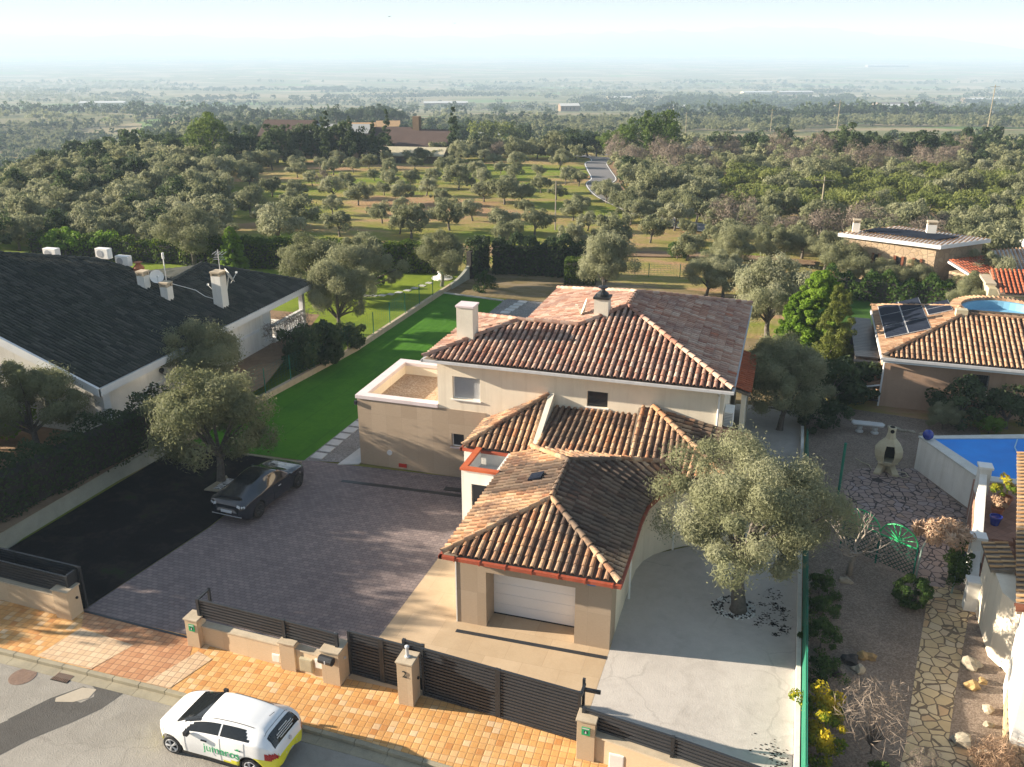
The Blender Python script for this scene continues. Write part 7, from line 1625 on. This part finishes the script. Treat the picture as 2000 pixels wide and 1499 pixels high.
# fallen leaves on the patio
sc_ = MB()
lcs = [(5.2 + rt.gauss(0, .28), rt.uniform(1.2, 5.2), rt.uniform(.06, .22)) for _ in range(16)] + [(5.5, -3.3, .3), (5.3, -3.0, .25), (5.7, -3.6, .2)]
for i in range(520):
    cx_, cy_, cs_ = lcs[i % len(lcs)]; x, y = cx_ + rt.gauss(0, cs_), cy_ + rt.gauss(0, cs_ * .8)
    if x > 5.95: continue
    s = rt.uniform(.012, .045); sc_.poly([(x - s, y - s * .5, .012), (x + s * .8, y - s * .6, .016), (x + s, y + s * .5, .013), (x - s * .6, y + s * .6, .015)], rt.random())
so2 = sc_.build('fallen_leaves', 'dark_soil'); tag(so2, 'dark fallen leaves scattered on the pale patio', 'leaves', kind='stuff')

# ---- the dense groves beyond: 300 nearest olives as trees, everything farther in a few joined masses
def inpoly(p, P):
    c = False; j = len(P) - 1
    for i in range(len(P)):
        if (P[i][1] > p[1]) != (P[j][1] > p[1]) and p[0] < (P[j][0] - P[i][0]) * (p[1] - P[i][1]) / (P[j][1] - P[i][1]) + P[i][0]: c = not c
        j = i
    return c
OPEN = [(-54.0, 46.9), (-57.1, 50.9), (-53.4, 56.0), (-62.9, 71.0), (-77.0, 97.4), (-76, 108), (-53.7, 119.4), (-47.3, 126), (-29.2, 128), (-18.9, 84.5), (-12.3, 79.4), (-3.5, 68), (7.5, 61), (8.5, 48), (-19.1, 43.7), (-45, 44)]
FARM = [(-92, 112), (-60, 108), (-55, 140), (-90, 142)]
NEARX = [(-70, -10), (30, -10), (30, 58), (8, 58), (8, 52), (-19, 50), (-45, 47), (-66, 46)]
roadpts = catmull(RP, 4)
ex_ = []; rge = random.Random(77)
for _ in range(4000):
    x, y = rge.uniform(-80, 8), rge.uniform(50, 134)
    if len(ex_) >= 46: break
    if inpoly((x, y), OPEN) and all((x - g_[0]) ** 2 + (y - g_[1]) ** 2 > 26 for g_ in GROVE) and all((x - g_[0]) ** 2 + (y - g_[1]) ** 2 > 30 for g_ in ex_) and all((p.x - x) ** 2 + (p.y - y) ** 2 > 16 for p in roadpts) and not (y < 58 and x > -40):
        ex_.append((x, y)); plant('olive_mid', x, y, hz(x, y), rge.uniform(.5, .8), 'olive_tree', 'smaller grey-green olive tree between the big ones of the open grove', O, 'smaller olives of the open grove')
for (x, y) in ((-17.6, 86.0), (-14.4, 80.2), (-11.2, 75.2), (-7.3, 71.6), (-2.6, 69.8), (2.4, 68.2), (-13.0, 86.0), (-9.6, 81.5), (-5.6, 77.2)):
    plant('olive_mid', x, y, hz(x, y), .85, 'olive_tree', 'olive tree lining the edge of the country road', O, 'olives lining the road')
def clear(x, y, r=3.2): return all((p.x - x) ** 2 + (p.y - y) ** 2 > r * r for p in roadpts)
rg = random.Random(12); PTS = []
def try_pts(n, Y0, Y1, dmin, tag_, wfun):
    cell = {}; got = 0; tries = 0
    while got < n and tries < n * 12:
        tries += 1; Y = math.sqrt(rg.uniform(Y0 * Y0, Y1 * Y1)); X = rg.uniform(-.66, .66) * Y; x, y = uncam(X, Y)
        if inpoly((x, y), OPEN) or inpoly((x, y), NEARX) or not clear(x, y) or inpoly((x, y), FARM): continue
        if rg.random() > wfun(x, y, X, Y): continue
        k = (int(x / dmin), int(y / dmin)); ok = True
        for a in (-1, 0, 1):
            for b_ in (-1, 0, 1):
                for q in cell.get((k[0] + a, k[1] + b_), ()):
                    if (q[0] - x) ** 2 + (q[1] - y) ** 2 < dmin * dmin: ok = False
        if ok: cell.setdefault(k, []).append((x, y)); PTS.append((x, y, X, Y, tag_)); got += 1
try_pts(1900, 58, 190, 2.75, 'a', lambda x, y, X, Y: 1.0 if math.sin(x * .09 + 2) + math.sin(y * .11 + x * .05) > -1.25 else .25)
PTS.sort(key=lambda p: p[3])
kinds = {'olive': 0, 'yg': 0, 'bare': 0, 'dark': 0}; rest = []
LBL = {'ol': 'grey-green olive tree in the dense grove on the left slope', 'or': 'grey-green olive tree in the dense grove right of the country road', 'oc': 'grey-green olive tree in the dense grove beyond the open grass',
       'y': 'yellow green bushy tree in the bright patch of the right grove', 'b': 'leafless grey brown tree among the olives right of the road', 'd': 'dark round evergreen tree among the olives'}
for (x, y, X, Y, _) in PTS:
    z = hz(x, y); u = rg.random(); xr = X / Y
    if .22 < xr < .62 and 96 < Y < 128 and u < .75: k = 'yg'
    elif -.02 < xr < .5 and (128 < Y < 160 or Y < 90) and u < (.30 if Y > 100 else .14): k = 'bare'
    elif (X < -35 and u < .24) or (Y > 120 and u < .16): k = 'dark'
    else: k = 'olive'
    if k == 'olive' and kinds['olive'] < 215:
        kinds['olive'] += 1; zl = 'l' if X < -18 and xr < -.2 else ('r' if xr > -.0 else 'c')
        plant('olive_near' if Y < 72 else 'olive_mid', x, y, z, rg.uniform(.72, 1.15), 'olive_tree', LBL['o' + zl], O, {'l': 'olives on the left slope', 'r': 'olives right of the road', 'c': 'olives beyond the open grass'}[zl], sz=rg.uniform(.9, 1.2))
    elif k == 'yg' and kinds['yg'] < 90: kinds['yg'] += 1; plant('yellowgreen', x, y, z, rg.uniform(.6, 1.0), 'bushy_tree', LBL['y'], 'tree', 'yellow green trees of the right grove')
    elif k == 'bare' and kinds['bare'] < 70: kinds['bare'] += 1; plant('bare_tree', x, y, z, rg.uniform(.6, 1.05), 'bare_tree', LBL['b'], 'bare tree', 'leafless trees right of the road', sz=rg.uniform(.9, 1.2))
    elif k == 'dark' and kinds['dark'] < 80: kinds['dark'] += 1; plant('round_dark', x, y, z, rg.uniform(.5, .85), 'evergreen_tree', LBL['d'], 'tree', 'dark evergreens among the olives')
    else: rest.append((x, y, z, rg.uniform(.6, .95), 0 if k != 'dark' else 1))
def mass(name, key_list, inst, label, mats):
    """joins far trees into one mesh per leaf colour"""
    rngm = np.random.default_rng(5)
    vs, qs, ts = [], [], []; off = 0
    tm = []
    for (key, vi) in key_list:
        me = TREE[key][vi][0]; n = len(me.vertices); co = np.empty(n * 3, np.float32); me.vertices.foreach_get('co', co)
        tt = np.empty(len(me.polygons), np.float32); me.attributes['tint'].data.foreach_get('value', tt); tm.append((co.reshape(-1, 3), tt))
    for (x, y, z, s, _) in inst:
        co, tt = tm[rngm.integers(len(tm))]; a = rngm.uniform(0, 6.28); c, si = math.cos(a), math.sin(a)
        v = co * np.array([s, s, s * rngm.uniform(.85, 1.15)], np.float32); vx = v[:, 0] * c - v[:, 1] * si + x; vy = v[:, 0] * si + v[:, 1] * c + y
        vs.append(np.stack([vx, vy, v[:, 2] + z], 1)); nq = len(v) // 4; qs.append(np.arange(off, off + len(v)).reshape(nq, 4)); off += len(v)
        ts.append(np.clip(tt * .8 + rngm.uniform(-.15, .3), 0, 1))
    me = np_mesh(name, np.concatenate(vs), np.concatenate(qs), np.concatenate(ts), mats); o = bpy.data.objects.new(name, me); COL.objects.link(o)
    return tag(o, label, 'woodland', kind='stuff')
tree_kind('o1', 5, (1.8, 1.75, 1.2), 2.2, 12, 260, .8, .8, .46, leaf='leaf_olive_far', seed=81, tn=3, nlimb=0)
tree_kind('d1', 4, (2.6, 2.5, 2.2), 2.8, 12, 260, 1.1, 1.0, .6, leaf='leaf_dark', seed=83, tn=3, nlimb=0)
tree_kind('o2', 4, (3.6, 3.5, 1.4), 1.4, 10, 70, 1.3, 1.9, 1.3, leaf='leaf_olive_far', seed=85, tn=3, nlimb=0)
tree_kind('d2', 4, (5, 5, 3.2), 2.8, 14, 90, 1.8, 2.2, 1.5, leaf='leaf_dark', seed=87, tn=3, nlimb=0)
mass('olive_wood', [('olive_far', i) for i in range(6)], [p for p in rest if p[4] == 0] + [], 'far off mass of grey-green olives behind the nearer groves', 'leaf_olive_far') if any(p[4] == 0 for p in rest) else None
def fieldgap(x, y):
    return math.sin(x * .013 + 1.3 * math.sin(y * .007)) + math.sin(y * .019 + x * .004) + .6 * math.sin(x * .031 + y * .027)
PTS2 = []; cnt = 0
while cnt < 8200:
    Y = math.sqrt(rg.uniform(185 ** 2, 620 ** 2)); X = rg.uniform(-.72, .72) * Y; x, y = uncam(X, Y); cnt += 1
    if inpoly((x, y), FARM) or not clear(x, y, 4): continue
    if fieldgap(x, y) > .75: continue
    PTS2.append((x, y, hz(x, y), rg.uniform(.65, 1.1), 1 if rg.random() < (.07 if X > 0 else .16) else 0))
mass('olive_wood', [('o1', i) for i in range(5)], [p for p in PTS2 if p[4] == 0], 'endless grey-green olive wood on the plain', 'leaf_olive_far')
mass('evergreen_wood', [('d1', i) for i in range(4)], [p for p in PTS2 if p[4] == 1] + [p for p in rest if p[4] == 1], 'dark evergreens scattered through the olive wood on the plain', 'leaf_dark')
P3, P4 = [], []; cnt = 0
while cnt < 9000:
    Y = math.sqrt(rg.uniform(600 ** 2, 2900 ** 2)); X = rg.uniform(-.72, .72) * Y; x, y = uncam(X, Y); cnt += 1; f_ = fieldgap(x * .35, y * .5)
    if f_ < -.45: P3.append((x, y, hz(x, y), rg.uniform(.8, 1.5), 0))
    elif f_ < .35 and rg.random() < .5: P4.append((x, y, hz(x, y), rg.uniform(.7, 1.4), 0))
for k in range(34):      # tree lines between the fields
    Y = rg.uniform(500, 2300); X = rg.uniform(-.6, .6) * Y; a = rg.uniform(-.25, .25); L = rg.uniform(60, 260)
    for q in range(int(L / 7)):
        XX = X + q * 7 * math.cos(a); YY = Y + q * 7 * math.sin(a) + rg.uniform(-3, 3); x, y = uncam(XX, YY); P4.append((x, y, hz(x, y), rg.uniform(.7, 1.5), 0))
for k in range(420):     # the dark wood right of the middle
    Y = rg.uniform(1150, 1500); X = Y * rg.uniform(.16, .36); x, y = uncam(X, Y); P4.append((x, y, hz(x, y), rg.uniform(1.1, 1.9), 0))
mass('distant_olives', [('o2', i) for i in range(4)], P3, 'hazy olive groves far out on the plain', 'leaf_olive_far'); mass('distant_woods', [('d2', i) for i in range(4)], P4, 'blue hazy woods and tree lines far out on the plain', 'leaf_dark')
# grass tufts in the open grove
gtp = []
# ================================================================ FAR BUILDINGS AND LANDMARK TREES
def pz(x, y): return hz(x, y)
FH = thing('farmhouse', 'stone farmhouse with long grey roof behind a row of dark cypresses', 'house', (-76, 124, pz(-76, 124)))
z = pz(-76, 124) - .5
def gabled(t, cx, cy, L, W, H, rh, ang, wall, roof, z):
    M4 = Matrix.Translation((cx, cy, z)) @ Matrix.Rotation(ang, 4, 'Z')
    a = MB().prism([(-L / 2, -W / 2), (L / 2, -W / 2), (L / 2, W / 2), (-L / 2, W / 2)], 0, H); a.add([(-L / 2, -W / 2, H), (-L / 2, W / 2, H), (-L / 2, 0, H + rh), (L / 2, -W / 2, H), (L / 2, W / 2, H), (L / 2, 0, H + rh)], [(0, 1, 2), (3, 5, 4)])
    xf(a, M4).build('wall', wall, t); o = .4; r_ = MB()
    r_.add([(-L / 2 - o, -W / 2 - o, H - .1), (L / 2 + o, -W / 2 - o, H - .1), (L / 2 + o, 0, H + rh + .15), (-L / 2 - o, 0, H + rh + .15), (-L / 2 - o, W / 2 + o, H - .1), (L / 2 + o, W / 2 + o, H - .1), (-L / 2 - o, -W / 2 - o, H - .25), (L / 2 + o, -W / 2 - o, H - .25)], [(0, 1, 2, 3), (3, 2, 5, 4), (0, 6, 7, 1)])
    rf = xf(r_, M4).build('roof', roof, t)
    w_ = MB()
    for k in range(max(1, int(L / 4))): w_.box(-L / 2 + 1.5 + k * 3.6, -L / 2 + 2.4 + k * 3.6, -W / 2 - .04, -W / 2, H * .4, H * .75)
    xf(w_, M4).build('window', 'window_glass', t); return rf
gabled(FH, -84, 125.5, 9, 8, 4.6, 2.2, R(10), 'barn_wall', 'barn_roof', z); gabled(FH, -75, 127, 11, 6, 5.2, 1.0, R(12), 'barn_wall', 'olive_metal_roof', z); gabled(FH, -67.5, 130, 9, 6, 4.2, 1.4, R(14), 'barn_wall', 'barn_roof', z)
F2 = thing('farmhouse', 'big farmhouse with broad brown roof and chimney right of the cypresses', 'house', (-60, 128, pz(-60, 128)))
gabled(F2, -60.5, 129, 11, 9, 3.2, 2.6, R(8), 'barn_wall', 'barn_roof', pz(-60, 128) - .5); gabled(F2, -59.5, 121.5, 13, 5, 2.2, .9, R(8), 'barn_wall', 'concrete_cream', pz(-60, 122) - .5)
MB().box(-61.5, -60.3, 128.6, 129.8, pz(-60, 128) + 3, pz(-60, 128) + 7.6).build('chimney', 'barn_wall', F2)
CYP = [(-73.7, 107.8, .75), (-89.1, 125.7, .9), (-77.3, 112.1, .7), (-71.5, 112.8, .95), (-69.2, 110.5, 1.0), (-66.5, 112.8, .85), (-65.1, 111.8, 1.0), (-71.8, 117.0, 1.1), (-64.2, 124, 1.15), (-53.8, 127.5, 1.2), (-53.0, 128.4, 1.0), (-84.8, 108.4, .8), (-84.1, 111.5, .7), (-82.85, 111.9, .75), (-75.4, 110.4, .85), (-62.7, 114.0, .9)]
for i, (x, y, s) in enumerate(CYP): plant('cypress', x, y, pz(x, y) - .3, s, 'cypress', 'dark slim cypress in the row in front of the farmhouses', 'cypress', 'cypresses by the farmhouses', sz=1.0)
for i, (x, y, s) in enumerate(((-80, 113, 1.3), (-76, 114, 1.2), (-72.5, 114.5, 1.2), (-69, 115, 1.3), (-66, 115.5, 1.1), (-63, 117, 1.0))): plant('round_dark', x, y, pz(x, y) - .3, s, 'evergreen_tree', 'dark evergreen filling the gap between the farmhouse cypresses', 'tree', 'dark trees by the farmhouses')
plant('pine', -88.7, 106.6, pz(-88.7, 106.6), .85, 'pine_tree', 'large rounded pine left of the farmhouse', 'pine tree', v=0, sz=1.1); plant('umbrella_pine', -83, 107, pz(-83, 107), .75, 'pine_tree', 'dark pine just right of the large rounded pine', 'pine tree', v=1)
plant('pine', -18.0, 128.3, pz(-18, 128.3), .98, 'pine_tree', 'tallest green pine standing right of the country road', 'pine tree', v=1, sz=1.0); plant('pine', -24.3, 136.5, pz(-24.3, 136.5), .68, 'pine_tree', 'second green pine left of the tallest one', 'pine tree', v=0); plant('pine', -27.8, 140.5, pz(-27, 140), .55, 'pine_tree', 'smallest green pine left of the pair by the road', 'pine tree', v=1)
for i, (x, y, s) in enumerate(((-38, 150, .8), (-33, 152, .7), (-35.5, 156, .75))): plant('umbrella_pine', x, y, pz(x, y), s, 'pine_tree', 'flat topped green pine behind the country road', 'pine tree', 'pines behind the road', v=i % 2)
for i, (X, Y, s, lab) in enumerate(((-75, 210, 1.6, 'large pale green tree group'), (-66, 214, 1.4, 'pale green tree'), (-81, 205, 1.2, 'smaller green tree'))):
    pass
for (px, Y, s, n_) in ((870, 245, .8, 3), (985, 255, 1.05, 3), (700, 262, .9, 4), (560, 300, .8, 3), (445, 330, .8, 3), (730, 420, 1.2, 4), (330, 250, .8, 2), (1500, 172, .55, 2), (1740, 150, .7, 3), (1850, 150, .6, 2)):
    for k in range(n_):
        X = (px - 1000) / 1760 * (Y * .93 + 10) + (k - n_ / 2) * 7.5 * s; x, y = uncam(X, Y + (k % 2) * 5)
        plant('umbrella_pine' if k % 2 else 'round_dark', x, y, pz(x, y), s * rg.uniform(.9, 1.2) * (1 if k % 2 else 1.5), 'distant_tree', 'hazy dark evergreen standing above the distant olives', 'tree', 'tall trees on the plain')
plant('yellowgreen', *uncam(-5, 238), pz(*uncam(-5, 238)), 2.6, 'distant_tree', 'big pale green tree beyond the farmhouses, above the olives', 'tree'); plant('yellowgreen', *uncam(-1, 242), pz(*uncam(-1, 242)), 2.2, 'distant_tree', 'pale green tree beside the biggest one beyond the farmhouses', 'tree')
# hut by the tallest pine, distant white houses, warehouses, greenhouses
H_ = thing('stone_hut', 'small stone hut with chimney right of the tallest pine', 'hut', (-10.5, 128, pz(-10.5, 128)))
MB().box(-12.5, -9.0, 126, 129.5, pz(-10, 128) - .5, pz(-10, 128) + 2.9).build('wall', 'barn_wall', H_); MB().box(-12.8, -8.7, 125.7, 129.8, pz(-10, 128) + 2.9, pz(-10, 128) + 3.15).build('roof', 'concrete_cream', H_); MB().box(-12.0, -11.4, 128, 128.6, pz(-10, 128) + 3.1, pz(-10, 128) + 4.7).build('chimney', 'kerb_stone', H_)
def far_house(px, Y, L, W, H, lab, wall='white_render', roof='tiles_flat', cat='house', name='distant_house', grp='houses far out on the plain', rh=1.5, ang=.1):
    X = (px - 1000) / 1760 * (Y * .933 + 28); x, y = uncam(X, Y); z = pz(x, y) - .5; t = thing(name, lab, cat, (x, y, z), grp); gabled(t, x, y, L, W, H, rh, R(17) + ang, wall, roof, z)
far_house(722, 330, 9, 8, 5.5, 'left white house with orange roof beyond the farmhouses'); far_house(770, 345, 8, 7, 5.5, 'right white house with orange roof beyond the farmhouses'); far_house(695, 322, 5, 5, 4, 'smallest white building left of the two orange roofed houses')
far_house(975, 300, 14, 8, 3.5, 'long white house partly hidden by trees near the middle', roof='slab_white', wall='concrete_cream')
far_house(790, 225, 40, 8, 3, 'long low greenhouse roof behind the farmhouses', roof='olive_metal_roof', wall='barn_wall', cat='greenhouse', name='greenhouse', rh=.8)
far_house(200, 1300, 60, 22, 7, 'bright white warehouse in the haze at the far left', roof='slab_white', wall='concrete_cream', cat='warehouse', name='warehouse', grp='warehouses on the plain')
far_house(870, 1300, 60, 20, 6, 'pale warehouse in the haze above the left farmhouses', roof='slab_white', wall='barn_wall', cat='warehouse', name='warehouse', grp='warehouses on the plain')
far_house(1770, 1250, 80, 26, 8, 'large brown roofed barn complex right of the distant wood', wall='barn_wall', roof='barn_roof', cat='barn', name='barn', grp='warehouses on the plain')
for i, (px, Y, L) in enumerate(((1640, 1300, 60), (1700, 1180, 90), (1760, 1120, 70), (1590, 1500, 50), (1330, 1020, 22), (1920, 1500, 60), (1210, 1600, 40), (1110, 900, 18), (1480, 1900, 60), (1555, 1900, 70))):
    far_house(px, Y, L, 18, 6, 'pale roofed farm building on the hazy plain', roof='slab_white', wall='barn_wall' if i % 2 else 'concrete_cream', cat='farm building', name='farm_building', grp='farm buildings on the plain')
far_house(1735, 4300, 190, 30, 8, 'faint white strip of buildings near the horizon at the right', roof='slab_white', wall='barn_wall', cat='warehouse', name='warehouse', grp='warehouses on the plain')
# utility poles
def pole(px, Y, h, lab, arm=True, mat='kerb_stone'):
    X = (px - 1000) / 1760 * (Y * .933 + 20 * .36); x, y = uncam(X, Y); z = pz(x, y) - .3; t = thing('utility_pole', lab, 'utility pole', (x, y, z), 'utility poles')
    r0 = .10 if Y < 160 else .13; MB().tube([(x, y, z), (x, y, z + h)], [r0, r0 * .6], 6).build('pole', mat, t)
    if arm: MB().tube([(x - 1.0, y - .2, z + h - .4), (x + 1.0, y + .2, z + h - .4)], r0 * .5, 4).build('crossarm', mat, t)
pole(1636, 232, 14, 'left of the two pale tall poles standing in the right olive plain'); pole(1926, 200, 15, 'right of the two pale tall poles standing in the right olive plain'); pole(1508, 262, 13, 'faint tall pole left of the pair on the right olive plain')
pole(1342, 285, 12, 'faintest tall pole nearest the middle of the olive plain'); pole(1595, 92, 6.5, 'pole with short crossarm among the olives above the flat roofed stone house'); pole(1084, 96, 5.5, 'thin pole standing on the bright grass left of the country road', False, 'pale_bark')
# two birds
for (px, py, D, lab) in ((760, 33, 90, 'small dark bird high in the pale sky left of centre'), (888, 46, 140, 'tiny faint bird right of the other bird')):
    u, v_ = (px - 1000) / 1760, (py - 749.5) / 1760; cp_, sp_ = math.cos(R(21.054)), math.sin(R(21.054)); X, Y, Z = u * D, (cp_ - v_ * sp_) * D, 19.3 - (sp_ + v_ * cp_) * D; x, y = uncam(X, Y)
    bm_ = MB(); bm_.add([(0, 0, 0), (.12, .0, .02), (-.12, 0, .02), (0, -.05, .0), (.28, .02, .10), (-.28, .02, .10), (.05, .09, 0), (-.05, .09, 0), (0, .0, .05)], [(0, 1, 4, 6), (0, 2, 5, 7), (3, 1, 8), (3, 2, 8), (1, 6, 8), (2, 7, 8), (6, 7, 8), (3, 1, 6, 0), (3, 2, 7, 0)])
    bm_.v = [(a * 1.1 + x, b_ * 1.1 + y, c * 1.1 + Z) for a, b_, c in bm_.v]; lone(bm_, 'bird', 'soot', lab, 'bird')
m = bpy.data.materials.new('hazemat'); m.use_nodes = True; nt = m.node_tree; nt.nodes.clear()
o_ = nt.nodes.new('ShaderNodeOutputMaterial'); pvn = nt.nodes.new('ShaderNodeVolumePrincipled')
pvn.inputs['Color'].default_value = (0.60, 0.78, 1.0, 1); pvn.inputs['Density'].default_value = 0.00027; pvn.inputs['Anisotropy'].default_value = 0.0
nt.links.new(pvn.outputs[0], o_.inputs['Volume']); MATS['hazemat'] = m
# ================================================================ HAZE
hb = MB(); x0, x1, y0, y1 = -12000, 12000, -60, 15000
hb.box(x0, x1, y0, y1, -113, 135)
hz_o = hb.build('haze', 'hazemat') if 'hazemat' in MATS else None
if hz_o: tag(hz_o, None, None, None, 'stuff')
